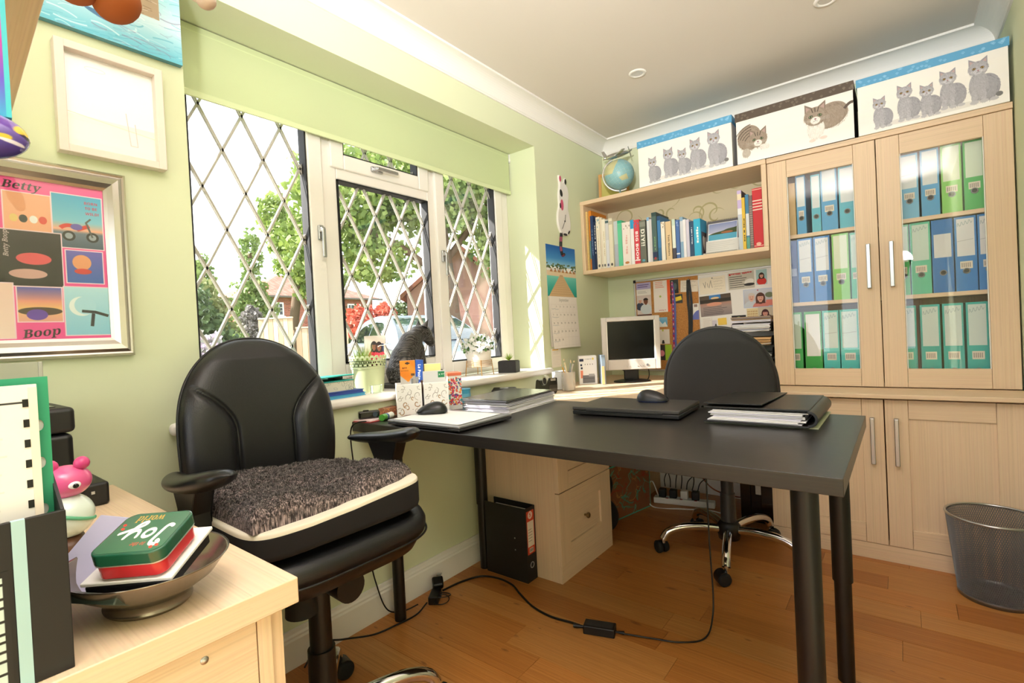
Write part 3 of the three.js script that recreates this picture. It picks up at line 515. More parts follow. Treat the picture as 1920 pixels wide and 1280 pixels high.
{
  const blue = kittenBox(fiveKittens, '#5ba3cf', 'rgba(150,205,235,.7)'), brown = kittenBox(tabbies, '#574a3e', 'rgba(125,112,98,.8)');
  const boxes = [
    ['storage_box', 0.405, 0.93, 2.095, 2.133, blue, '#5ba3cf', 'blue-lidded kitten print storage box next to the globe'],
    ['storage_box', 0.945, 1.456, 2.085, 2.126, brown, '#574a3e', 'white storage box printed with two tabby kittens under a brown lid'],
    ['storage_box', 1.464, 1.963, 2.085, 2.12, blue, '#5ba3cf', 'blue-lidded kitten print storage box on the glass cabinet, by the wall corner'],
  ];
  for (const [n, x0, x1, yb, yt, art, hex, label] of boxes) {
    const t = thing(n, label, 'box', [(x0 + x1) / 2, 1.8672, 0.19], 0, 'kitten print storage boxes'), w = x1 - x0, d = 0.31;
    const side = sw(hex === '#574a3e' ? '#3a302a' : '#e9e6df');
    mesh('body', pbox(w - 0.008, yb - 1.8672 + 0.006, d, { pz: art.front, rest: side }), A1.mat, t);
    mesh('lid', pbox(w, yt - yb, d + 0.008, { pz: art.lid, nz: art.lid, rest: sw(hex) }, yb - 1.8672), A1.mat, t);
  }
}
// ---- books
const spine = (base, o = {}) => A1.region(o.w ?? 44, 250, (g, w, h) => {
  fillr(g, base, 0, 0, w, h);
  if (o.bands) for (const [y, hh, c] of o.bands) fillr(g, c, 0, y * h, w, hh * h);
  if (o.text) { g.save(); g.translate(w / 2, h * (o.ty ?? 0.5)); g.rotate(Math.PI / 2); o.text[0] === '~' ? marksText(g, 0, 0, h * (+o.text.slice(1)), o.px ?? w * 0.62, o.tc) : txt(g, o.text, 0, 0, o.px ?? w * 0.62, o.tc ?? '#fff', o.font ?? 'bold', 'center', o.fam); g.restore(); }
  if (o.marks) for (let i = 0; i < 7; i++) ell(g, o.marks, rr(4, w - 4), rr(6, h * 0.2), rr(2, 5), rr(2, 6));
  if (o.foot) ell(g, o.foot, w / 2, h * 0.93, w * 0.25, 7);
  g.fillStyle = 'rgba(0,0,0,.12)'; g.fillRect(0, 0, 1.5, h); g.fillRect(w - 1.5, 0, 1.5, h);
});
function book(x0, x1, top, zf, depth, reg, cover, label, o = {}) {
  const w = x1 - x0, h = top - 1.4275, t = thing('book', label, 'book', [(x0 + x1) / 2, 1.4275, zf], o.turn ?? 0, 'books on the wall shelf');
  const cr = sw(cover), k = Math.min(0.0022, w * 0.14);
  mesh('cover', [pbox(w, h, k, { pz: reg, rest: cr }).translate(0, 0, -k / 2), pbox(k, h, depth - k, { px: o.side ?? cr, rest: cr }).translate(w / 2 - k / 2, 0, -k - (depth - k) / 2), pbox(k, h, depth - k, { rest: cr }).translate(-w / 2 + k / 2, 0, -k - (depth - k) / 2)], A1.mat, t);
  mesh('pages', cb(w - 2 * k - 0.0004, h - 0.006, depth - 0.008).translate(0, 0.003, -k - (depth - 0.008) / 2), paper, t);
  return t;
}
{
  const heart = A1.region(150, 190, (g, w, h) => { fillr(g, '#2f9fd0', 0, 0, w, h); fillr(g, '#4a4048', w * 0.14, h * 0.34, w * 0.86, h * 0.6); g.fillStyle = '#d9cdc8'; g.beginPath(); g.moveTo(w * 0.55, h * 0.86); g.bezierCurveTo(w * 0.1, h * 0.6, w * 0.35, h * 0.32, w * 0.57, h * 0.5); g.bezierCurveTo(w * 0.8, h * 0.34, w * 1.02, h * 0.6, w * 0.55, h * 0.86); g.fill(); });
  const B = [
    [0.0245, 0.0365, 1.805, 0.315, 0.2, spine('#ecd08c', { w: 20, bands: Array.from({ length: 40 }, (_, i) => [i / 40, 0.008, '#c9a65a']) }), '#ecd08c', 'wire-bound yellow book standing first against the shelf end'],
    [0.0375, 0.055, 1.81, 0.3, 0.21, spine('#e08a24', { w: 24, bands: [[0.5, 0.3, '#5f97a0']] }), '#e08a24', 'tall orange book with a blue-grey patch beside the wire-bound one'],
    [0.056, 0.077, 1.771, 0.318, 0.19, spine('#27406c', { text: '~0.5', tc: '#8aa6cc', px: 15 }), '#27406c', 'navy blue book with faint pale lettering'],
    [0.078, 0.0935, 1.732, 0.318, 0.17, spine('#172748', { text: '~0.55', tc: '#fff', px: 24, ty: 0.36 }), '#172748', 'narrow dark navy book with large white lettering'],
    [0.0945, 0.12, 1.756, 0.316, 0.18, spine('#efe7d4', { text: '~0.5', tc: '#d6c8ac', px: 18, marks: '#6f97a6', foot: '#555' }), '#efe7d4', 'cream book with a blue motif at the top of its spine'],
    [0.121, 0.134, 1.75, 0.312, 0.18, spine('#e8dcc6', { w: 26, foot: '#555' }), '#e8dcc6', 'thin plain beige book between the two cream cookbooks'],
    [0.135, 0.158, 1.735, 0.316, 0.18, spine('#f1ead8', { text: '~0.5', tc: '#cdb98f', px: 17, foot: '#6a6a6a' }), '#f1ead8', 'cream book with tan lettering and a small grey emblem'],
    [0.159, 0.181, 1.727, 0.316, 0.18, spine('#d9d8d8', { bands: [[0.02, 0.05, '#4f6a70'], [0.42, 0.58, '#e2e3e8']], foot: '#555577' }), '#dddddd', 'pale grey book with a dark teal strip at the top'],
    [0.182, 0.207, 1.733, 0.316, 0.18, spine('#ece4cb', { bands: [[0.06, 0.07, '#c9c1ae']], foot: '#444' }), '#ece4cb', 'ivory book with a soft grey picture near the top'],
    [0.208, 0.239, 1.712, 0.3, 0.16, spine('#c9d3d6', { bands: [[0.5, 0.5, '#b9c0cc']] }), '#c9d3d6', 'blue-grey paperback next to the green-edged one'],
    [0.24, 0.267, 1.708, 0.314, 0.16, spine('#66cfa2', { bands: [[0, 0.06, '#2fae84']] }), '#66cfa2', 'mint green slim book'],
    [0.271, 0.324, 1.69, 0.318, 0.16, spine('#f3e9e2', { w: 70, text: '~0.4', tc: '#e9b9b0', px: 26, marks: '#9a8c7a', foot: '#c9824a' }), '#f3e9e2', 'thick off-white book with pale pink lettering and a brown dog'],
    [0.325, 0.346, 1.697, 0.316, 0.16, spine('#f4f3f3', { w: 30, bands: [[0, 0.2, '#2aa1d4']] }), '#f4f3f3', 'white book with a bright blue top'],
    [0.348, 0.382, 1.692, 0.318, 0.16, spine('#d94450', { w: 52, text: 'BIG BOOK', tc: '#fff', px: 34, ty: 0.58, marks: '#3d7fae', bands: [[0.9, 0.02, '#fff']] }), '#d94450', 'red book lettered BIG BOOK'],
    [0.384, 0.421, 1.682, 0.318, 0.17, spine('#6a6c62', { w: 56, text: 'DIY!!', tc: '#f2f0e6', px: 46, ty: 0.4, bands: [[0.04, 0.11, '#8a8c80']], foot: '#5aa0b4' }), '#5d5f57', 'grey-green book lettered DIY'],
    [0.427, 0.442, 1.695, 0.312, 0.16, spine('#e4e6ea', { w: 30, bands: [[0, 0.08, '#86b0d8']] }), '#e4e6ea', 'thin white book with a pale blue top next to the DIY book'],
    [0.443, 0.458, 1.68, 0.316, 0.16, spine('#d8d3d6', { w: 30 }), '#d8d3d6', 'plain pale grey thin book before the tall teal one'],
    [0.46, 0.489, 1.715, 0.318, 0.2, spine('#4c6664', { w: 46, bands: [[0, 0.08, '#2f4a4a'], [0.8, 0.12, '#1d2e52']], text: '~0.25', tc: '#8cc07a', px: 16, ty: 0.62, foot: '#b0403c' }), '#41504f', 'tall dark teal book with a navy foot'],
    [0.491, 0.51, 1.69, 0.314, 0.16, spine('#3f7fb8', { w: 34, bands: [[0, 0.1, '#274f78'], [0.7, 0.3, '#356f9c']] }), '#3f7fb8', 'mid blue book behind the tall teal one'],
    [0.513, 0.535, 1.652, 0.316, 0.15, spine('#efe9dc', { w: 34, marks: '#a88c6a' }), '#efe9dc', 'short off-white book beside the tan novel'],
    [0.541, 0.574, 1.648, 0.318, 0.14, spine('#e3c79c', { w: 50, text: 'Tom Masters', tc: '#4a3a2a', px: 22, ty: 0.62 }), '#e3c79c', 'tan paperback lettered Tom Masters'],
    [0.578, 0.597, 1.655, 0.316, 0.14, spine('#e9efe2', { w: 34, bands: [[0, 0.16, '#cfe0d0'], [0.72, 0.28, '#4a4652']] }), '#2f2c35', 'white book with a dark foot after the tan paperback'],
    [0.6, 0.62, 1.647, 0.318, 0.14, spine('#4f74b2', { w: 32, marks: '#9ab4e0', bands: [[0.85, 0.04, '#e9edf5']] }), '#4f74b2', 'periwinkle blue book with a speckled spine'],
    [0.622, 0.64, 1.66, 0.312, 0.14, spine('#8fb2cf', { w: 30, bands: [[0.1, 0.5, '#d7dce2']] }), '#8fb2cf', 'pale blue thin book in front of the white ones'],
    [0.641, 0.656, 1.643, 0.316, 0.14, spine('#f1eef2', { w: 30 }), '#f1eef2', 'thin white book beside the lilac one'],
    [0.657, 0.674, 1.64, 0.314, 0.14, spine('#d5cfe0', { w: 30 }), '#d5cfe0', 'pale lilac thin book'],
    [0.676, 0.7, 1.625, 0.316, 0.13, spine('#2e4c6c', { w: 40, text: '~0.45', tc: '#e8eef4', px: 15, ty: 0.4 }), '#2e4c6c', 'slate blue paperback with white lettering beside the turquoise book'],
    [0.702, 0.738, 1.632, 0.322, 0.12, spine('#35b4dc', { w: 54, text: '~0.4', tc: '#fff', px: 30, ty: 0.42 }), '#35b4dc', 'bright turquoise book with a pale heart on its cover', { side: heart }],
    [0.931, 0.952, 1.742, 0.312, 0.2, spine('#c9cede', { w: 36, bands: [[0, 0.3, '#c8b4e0'], [0.06, 0.1, '#f0dcc0'], [0.3, 0.1, '#eef0f4'], [0.45, 0.55, '#c3ccd4']] }), '#5c5660', 'tall lilac and grey book leading the right-hand group'],
    [0.953, 0.968, 1.7, 0.318, 0.19, spine('#e4bd3e', { w: 32, text: '~0.4', tc: '#4a3a14', px: 22, ty: 0.6 }), '#c79f2a', 'yellow book with dark lettering'],
    [0.97, 0.986, 1.713, 0.316, 0.19, spine('#3f7fa8', { w: 30, bands: [[0.35, 0.4, '#dcdfe4'], [0.78, 0.22, '#5aa296']] }), '#dcdfe4', 'slim blue and white book beside the yellow one'],
    [0.988, 1.003, 1.704, 0.314, 0.19, spine('#7a6a66', { w: 30, bands: Array.from({ length: 18 }, (_, i) => [0.2 + i / 24, 0.016, '#a89890']) }), '#3b3f5c', 'slim grey-brown book with a ribbed spine'],
    [1.005, 1.051, 1.735, 0.318, 0.21, spine('#c8242e', { w: 70, bands: [[0.02, 0.012, '#f1c9b4'], [0.2, 0.02, '#f0d6c6'], [0.25, 0.02, '#f0d6c6'], [0.3, 0.02, '#f0d6c6'], [0.35, 0.02, '#f0d6c6'], [0.955, 0.012, '#f1c9b4']], foot: '#eab9a4' }), '#b01c28', 'thick red ledger with gilt bands at the end of the shelf'],
  ];
  for (const [a, b, t, z, d, reg, cover, label, o] of B) book(a, b, t, z, d, reg, cover, label, o);
}
// desk calendar standing on the shelf
{
  const pic = A1.region(190, 250, (g, w, h) => { fillr(g, '#6c6a70', 0, 0, w, h * 0.62); fillr(g, '#e9e6e0', 0, h * 0.62, w, h); fillr(g, '#fff', 10, 18, w - 20, h * 0.56); grad(g, 14, 22, w - 28, h * 0.3, [[0, '#8f9ac8'], [1, '#c9cbe2']]); g.fillStyle = '#4d5a36'; g.beginPath(); g.moveTo(14, 108); g.bezierCurveTo(50, 86, 90, 92, 110, 78); g.bezierCurveTo(140, 66, 160, 74, w - 14, 62); g.lineTo(w - 14, 112); g.lineTo(14, 112); g.fill(); ell(g, '#b0704a', 120, 98, 34, 9); fillr(g, '#5fb4d4', 14, 108, w - 28, 44); for (let i = 0; i < 5; i++) lines(g, 16, 172 + i * 14, w - 36, 1, 1, '#aaa'); });
  const t = thing('desk_calendar', 'spiral-bound desk calendar with a coastal photo, standing between the books', 'calendar', [0.835, 1.4275, 0.3], 0.06);
  mesh('front_page', at(pbox(0.17, 0.19, 0.002, { pz: pic, rest: sw('#e9e6e0') }), 0, 0.012, -0.03, 0, -0.3), A1.mat, t);
  mesh('back_page', at(pbox(0.17, 0.19, 0.002, { rest: sw('#8d8a88') }), 0, 0.012, -0.14, 0, 0.27), A1.mat, t);
  mesh('foot_page', pbox(0.185, 0.006, 0.15, { rest: sw('#e3dfd2') }).translate(0, 0.004, -0.075), A1.mat, t);
  const sp = (y, z, n) => Array.from({ length: n }, (_, i) => new THREE.TorusGeometry(0.005, 0.0007, 5, 12).rotateY(Math.PI / 2).translate(-0.08 + i * 0.16 / (n - 1), y, z));
  const s1 = mesh('wire_spiral', [...sp(0.195, -0.087, 28), ...sp(0.006, 0.003, 28)], M(0x3a3a3c, 0.4, { metalness: 0.6 }), t); s1.userData.kind = 'stuff';
}
// ---- ring binders behind the glass
{
  const kinds = {};
  const spineArt = (key, base, top, o) => kinds[key] ??= A1.region(92, 300, (g, w, h) => {
    fillr(g, base, 0, 0, w, h); if (o.label) { fillr(g, top, w * 0.1, h * (o.l0 ?? 0.03), w * 0.8, h * (o.l1 ?? 0.5)); }
    if (o.script) { g.strokeStyle = 'rgba(120,150,160,.7)'; g.lineWidth = 2; g.beginPath(); g.moveTo(w * 0.15, h * 0.13); for (let i = 0; i < 8; i++) g.quadraticCurveTo(w * (0.17 + i * 0.085), h * (0.05 + (i % 2) * 0.09 - i * 0.004), w * (0.22 + i * 0.085), h * (0.115 - i * 0.006)); g.stroke(); }
    if (o.line) { g.strokeStyle = 'rgba(120,120,130,.5)'; g.lineWidth = 1.5; g.beginPath(); g.moveTo(w * 0.12, h * 0.33); g.lineTo(w * 0.85, h * 0.31); g.stroke(); }
    if (o.tag) { fillr(g, '#e6ddcf', w * 0.22, h * 0.6, w * 0.56, h * 0.1); for (let i = 0; i < 5; i++) fillr(g, '#a09890', w * (0.28 + i * 0.09), h * 0.62, w * 0.05, h * 0.06); }
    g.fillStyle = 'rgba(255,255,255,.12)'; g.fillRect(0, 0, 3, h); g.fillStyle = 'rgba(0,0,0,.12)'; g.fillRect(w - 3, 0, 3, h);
  });
  const L = '#dfe6ea', C = {
    sky: ['#5aa9dd', L, { label: 1, tag: 1 }], pale: ['#7dbfe3', L, { label: 1, tag: 1, line: 1 }], cyan: ['#62bfd6', L, { label: 1, l1: 0.55 }], blue: ['#2f83d0', '#e2e4e8', { label: 1, tag: 1, script: 1, line: 1 }], royal: ['#2878c6', '#dfe0e4', { label: 1, l0: 0.2, l1: 0.32 }],
    navy: ['#2b4f94', '#98a4c4', { label: 1, l0: 0.45, l1: 0.12 }], lime: ['#8bd36c', '#e2ecd4', { label: 1, tag: 1 }], green: ['#54bd6a', '#d9ead8', { label: 1, tag: 1 }], leaf: ['#46ad52', '#f3f2f0', { label: 1, l0: 0.04, l1: 0.6 }], mint: ['#5cc9a8', '#cfe4dc', { label: 1, tag: 1, script: 1 }], aqua: ['#5ccbc4', '#d5e6e2', { label: 1, tag: 1, script: 1, line: 1 }], teal: ['#35b3ac', '#cfdedb', { label: 1, tag: 1, script: 1 }], tan: ['#cfae7c', '#e6cf9f', {}],
  };
  const hole = M(0x22262a, 0.5), ringM = M(0x8d9196, 0.35, { metalness: 0.9 });
  const rowsB = [
    [1.4702, 0.288, 'on the top shelf', [[1.159, 1.196, 'tan', 0.26, 'tan card box file'], [1.2, 1.24, 'sky', 0.29, 'narrow sky blue lever arch binder'], [1.264, 1.302, 'cyan', 0.28, 'narrow cyan binder with a gap beside it'], [1.305, 1.371, 'sky', 0.3, 'sky blue lever arch binder with a white label'], [1.378, 1.44, 'cyan', 0.29, 'cyan lever arch binder nearest the door stile'], [1.607, 1.672, 'pale', 0.285, 'pale blue binder first behind the second door'], [1.68, 1.742, 'sky', 0.29, 'sky blue binder beside the lime one'], [1.748, 1.814, 'lime', 0.29, 'lime green lever arch binder'], [1.82, 1.885, 'green', 0.29, 'mid green lever arch binder at the end']]],
    [1.1322, 0.288, 'on the middle shelf', [[1.155, 1.193, 'navy', 0.31, 'dark navy binder at the first end'], [1.196, 1.259, 'blue', 0.315, 'blue binder beside the navy one'], [1.266, 1.333, 'blue', 0.315, 'blue binder beside the lime one'], [1.341, 1.408, 'lime', 0.315, 'lime green binder'], [1.414, 1.444, 'mint', 0.31, 'mint green binder half behind the stile'], [1.59, 1.631, 'green', 0.315, 'green binder just showing past the stile'], [1.636, 1.705, 'mint', 0.315, 'mint green binder with a long white label'], [1.709, 1.779, 'royal', 0.315, 'royal blue binder with a large white square label'], [1.784, 1.853, 'blue', 0.315, 'bright blue binder with a barred tag'], [1.857, 1.92, 'blue', 0.315, 'blue binder cut by the end stile']]],
    [0.7383, 0.288, 'on the bottom shelf', [[1.14, 1.202, 'green', 0.345, 'green binder just past the first stile'], [1.212, 1.285, 'leaf', 0.345, 'grass green binder with a tall white label'], [1.29, 1.357, 'aqua', 0.345, 'aqua binder beside the grass green one'], [1.361, 1.435, 'aqua', 0.345, 'aqua binder nearest the middle stile'], [1.58, 1.647, 'teal', 0.345, 'teal binder first behind the second door'], [1.66, 1.727, 'teal', 0.345, 'second teal binder behind the second door'], [1.735, 1.803, 'teal', 0.345, 'third teal binder behind the second door'], [1.811, 1.88, 'teal', 0.345, 'last teal binder behind the second door']]],
  ];
  for (const [y, zf, where, row] of rowsB) for (const [a, b, key, h, label] of row) {
    const w = b - a, t = thing('ring_binder', label + ' ' + where, 'binder', [(a + b) / 2, y, zf], 0, 'ring binders behind the glass doors'), [base, top, o] = C[key], reg = spineArt(key, base, top, o), cr = sw(base), k = 0.003, d = 0.265;
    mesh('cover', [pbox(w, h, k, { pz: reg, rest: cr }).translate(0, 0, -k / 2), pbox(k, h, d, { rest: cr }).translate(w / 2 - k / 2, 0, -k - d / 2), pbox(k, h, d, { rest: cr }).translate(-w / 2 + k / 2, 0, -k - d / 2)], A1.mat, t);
    mesh('pages', cb(w - 0.014, h - 0.03, d - 0.03).translate(0, 0.008, -d / 2), paper, t);
    if (key !== 'tan' && key !== 'navy' && w > 0.036) {
      const low = y < 1, hy = low ? 0.055 : h * 0.27;
      const r = mesh('finger_ring', new THREE.TorusGeometry(0.0105, 0.0022, 8, 24).translate(0, hy, 0.0005), ringM, t);
      mesh('finger_hole', cyl(0.0095, 0.0095, 0, 0.001, 20).rotateX(Math.PI / 2).translate(0, hy, 0), hole, t);
    }
  }
}
// ---- globe with an aeroplane
{
  const map = ctex(canvas(512, 256, (g, w, h) => {
    fillr(g, '#93c4cb', 0, 0, w, h); g.strokeStyle = 'rgba(235,245,245,.35)'; g.lineWidth = 1; for (let i = 0; i < 24; i++) { g.beginPath(); g.moveTo(i * w / 24, 0); g.lineTo(i * w / 24, h); g.stroke(); } for (let i = 1; i < 12; i++) { g.beginPath(); g.moveTo(0, i * h / 12); g.lineTo(w, i * h / 12); g.stroke(); }
    const land = (pts) => { g.fillStyle = '#d3cf9e'; g.beginPath(); pts.forEach(([x, y], i) => g[i ? 'lineTo' : 'moveTo'](x * w, y * h)); g.fill(); };
    land([[0.05, 0.18], [0.2, 0.12], [0.3, 0.16], [0.28, 0.3], [0.22, 0.36], [0.2, 0.45], [0.15, 0.38], [0.1, 0.28]]); land([[0.26, 0.5], [0.33, 0.5], [0.36, 0.6], [0.31, 0.75], [0.28, 0.85], [0.27, 0.65]]);
    land([[0.46, 0.3], [0.56, 0.32], [0.62, 0.45], [0.58, 0.6], [0.54, 0.72], [0.5, 0.55], [0.44, 0.45]]); land([[0.45, 0.2], [0.6, 0.1], [0.85, 0.12], [0.95, 0.2], [0.85, 0.35], [0.78, 0.48], [0.7, 0.42], [0.6, 0.36], [0.5, 0.28]]); land([[0.82, 0.62], [0.92, 0.62], [0.93, 0.74], [0.84, 0.72]]);
    for (let i = 0; i < 160; i++) ell(g, `rgba(${rnd() < 0.5 ? '190,170,110' : '230,220,180'},.5)`, rnd() * w, rnd() * h, rr(1, 6), rr(1, 3));
  }));
  const t = thing('globe', 'small pale blue globe with a silver aeroplane on its arm, standing on the wall shelf', 'globe', [0.232, 1.8665, 0.235], 0.5);
  const R = 0.092, cy = 0.145, tilt = 0.41;
  const gq = new THREE.SphereGeometry(R, 40, 28); gq.rotateY(2.4); gq.rotateZ(tilt).translate(0, cy, 0);
  mesh('sphere', gq, P(0xffffff, 0.35, { map, clearcoat: 0.3 }), t);
  const mer = []; for (let i = 0; i <= 30; i++) { const a = Math.PI / 2 + tilt + i / 30 * Math.PI; mer.push([Math.cos(a) * (R + 0.009), cy + Math.sin(a) * (R + 0.009), 0]); }
  mesh('meridian_arm', tube(mer, 0.006, 60, 8), M(0xe6e4e0, 0.25, { metalness: 0.6 }), t);
  mesh('stand', lathe([[0, 0.0], [0.05, 0.0], [0.05, 0.006], [0.02, 0.014], [0.008, 0.022], [0.008, 0.05], [0, 0.05]], 28), chrome, t);
  const pl = group('aeroplane', t);
  const ply = (g) => at(g.scale(1.45, 1.45, 1.45), -0.012, cy + R + 0.03, 0.0, 0.35, 0, 0.28);
  mesh('fuselage', ply(new THREE.SphereGeometry(0.012, 20, 12).scale(5.2, 1, 1)), chrome, pl);
  const wing = (s) => ply(ext(shape([[-0.014, 0], [0.012, 0], [0.004, 0.075], [-0.008, 0.075]]), 0.003, 0.001).rotateX(s > 0 ? Math.PI / 2 : -Math.PI / 2));
  mesh('wing', wing(1), chrome, pl); mesh('wing', wing(-1), chrome, pl);
  mesh('tail', ply(merge([ext(shape([[-0.058, 0], [-0.04, 0], [-0.05, 0.03], [-0.062, 0.03]]), 0.002).translate(0, 0, -0.001), ext(shape([[-0.06, -0.025], [-0.045, -0.025], [-0.04, 0.025], [-0.055, 0.025]]), 0.002).rotateX(-Math.PI / 2)])), chrome, pl);
  mesh('propeller', ply(merge([new THREE.BoxGeometry(0.002, 0.045, 0.005).translate(0.064, 0, 0), new THREE.BoxGeometry(0.002, 0.005, 0.045).translate(0.064, 0, 0)])), steel, pl);
}
// framed certificate behind the globe
{
  const reg = A1.region(170, 190, (g, w, h) => { grad(g, 0, 0, w, h, [[0, '#d8d27c'], [1, '#cfc05e']]); lines(g, 50, 34, 80, 3, 12, '#8a8440'); marksText(g, w / 2, 18, 80, 10, '#8a8440'); fillr(g, '#4a3c38', 0, h - 40, w, 18); ell(g, '#ddd', 24, h - 31, 5, 5); });
  const t = thing('framed_certificate', 'yellow certificate in a pale wood frame leaning in the corner behind the globe', 'picture', [0.106, 1.8665, 0.06], 0.35);
  const fr = M(0xdba45e, 0.5); const tl = (g) => at(g, 0, 0, 0, 0, -0.08);
  mesh('frame', [bx(-0.1, -0.082, 0, 0.228, 0, 0.014, 0.002), bx(0.082, 0.1, 0, 0.228, 0, 0.014, 0.002), bx(-0.082, 0.082, 0, 0.018, 0, 0.014, 0.002), bx(-0.082, 0.082, 0.21, 0.228, 0, 0.014, 0.002)].map(tl), fr, t);
  mesh('certificate', tl(pbox(0.164, 0.192, 0.003, { pz: reg, rest: sw('#cfc05e') }).translate(0, 0.018, 0.005)), A1.mat, t);
}
// ================= NOTICEBOARD AND ITS PAPERS =================
const A2 = new Atlas(2048, 1024, 0.7);
const s2 = (h) => A2.swatch(h);
{
  const cork = ctex(canvas(256, 256, (g, w, h) => { fillr(g, '#c0864a', 0, 0, w, h); for (let i = 0; i < 5000; i++) ell(g, `rgba(${rnd() < 0.5 ? '90,52,20' : '226,176,110'},.3)`, rnd() * w, rnd() * h, rr(0.6, 2.4), rr(0.5, 1.6), rnd() * 3); }), true, [4, 4]);
  const t = thing('noticeboard', 'large combined cork and whiteboard panel in a silver frame under the wall shelf', 'noticeboard', [0, 0, 0]);
  mesh('cork_panel', bx(0.206, 0.618, 0.77, 1.35, 0.002, 0.012), M(0xffffff, 0.9, { map: cork }), t);
  mesh('whiteboard_panel', bx(0.618, 1.07, 0.77, 1.35, 0.002, 0.012), P(0xf0eeec, 0.25), t);
  mesh('frame', [bx(0.196, 1.078, 1.35, 1.362, 0.001, 0.018, 0.003), bx(0.196, 1.078, 0.76, 0.77, 0.001, 0.018, 0.003), bx(0.196, 0.206, 0.77, 1.35, 0.001, 0.018, 0.003), bx(0.616, 0.62, 0.77, 1.35, 0.002, 0.013)], silver, t);
  mesh('corner_cap', bx(0.194, 0.212, 1.344, 1.364, 0.0005, 0.02, 0.003), black, t);
}
const person = (g, x, y, s, skin, hair, top, long) => { // head and shoulders, y at the chin
  ell(g, top, x, y + s * 0.95, s * 0.95, s * 0.85); if (long) { ell(g, hair, x, y - s * 0.25, s * 0.56, s * 0.72); fillr(g, hair, x - s * 0.55, y - s * 0.3, s * 1.1, s * 0.7); }
  fillr(g, skin, x - s * 0.16, y - s * 0.15, s * 0.32, s * 0.4); ell(g, skin, x, y - s * 0.3, s * 0.36, s * 0.48); if (hair) { g.fillStyle = hair; g.beginPath(); g.ellipse(x, y - s * 0.5, s * 0.42, s * 0.36, 0, Math.PI, 0); g.fill(); }
  for (const k of [-0.14, 0.14]) ell(g, '#3a2a22', x + k * s, y - s * 0.34, s * 0.045, s * 0.03); g.strokeStyle = '#a04a44'; g.lineWidth = s * 0.05; g.beginPath(); g.arc(x, y - s * 0.16, s * 0.13, 0.2, 2.9); g.stroke();
};
function card(name, label, cat, x, y, w, h, draw, o = {}) { // pinned flat; x,y centre
  const px = o.px ?? 900, rw = Math.round(w * px), rh = Math.round(h * px), reg = A2.region(rw, rh, draw);
  const t = thing(name, label, cat, [x, y - h / 2, o.z ?? 0.0128], 0, o.group);
  mesh('sheet', at(pbox(w, h, 0.0012, { pz: reg, rest: s2('#f2f0ec') }).translate(0, 0, 0.0006), 0, 0, 0, 0, o.rx ?? 0, o.rz ?? 0), A2.mat, t);
  if (o.pin) mesh('pin', new THREE.SphereGeometry(0.004, 12, 8).translate(0, h - 0.008, 0.004), col(o.pin, 0.3), t);
  return t;
}
const scrawl = (g, w, h, n, c) => { for (let i = 0; i < n; i++) { g.strokeStyle = c; g.lineWidth = 1.2; g.beginPath(); let x = w * 0.1; const y = h * (0.15 + 0.75 * i / n); g.moveTo(x, y); while (x < w * rr(0.6, 0.95)) { x += rr(3, 8); g.lineTo(x, y + rr(-3, 3)); } g.stroke(); } };
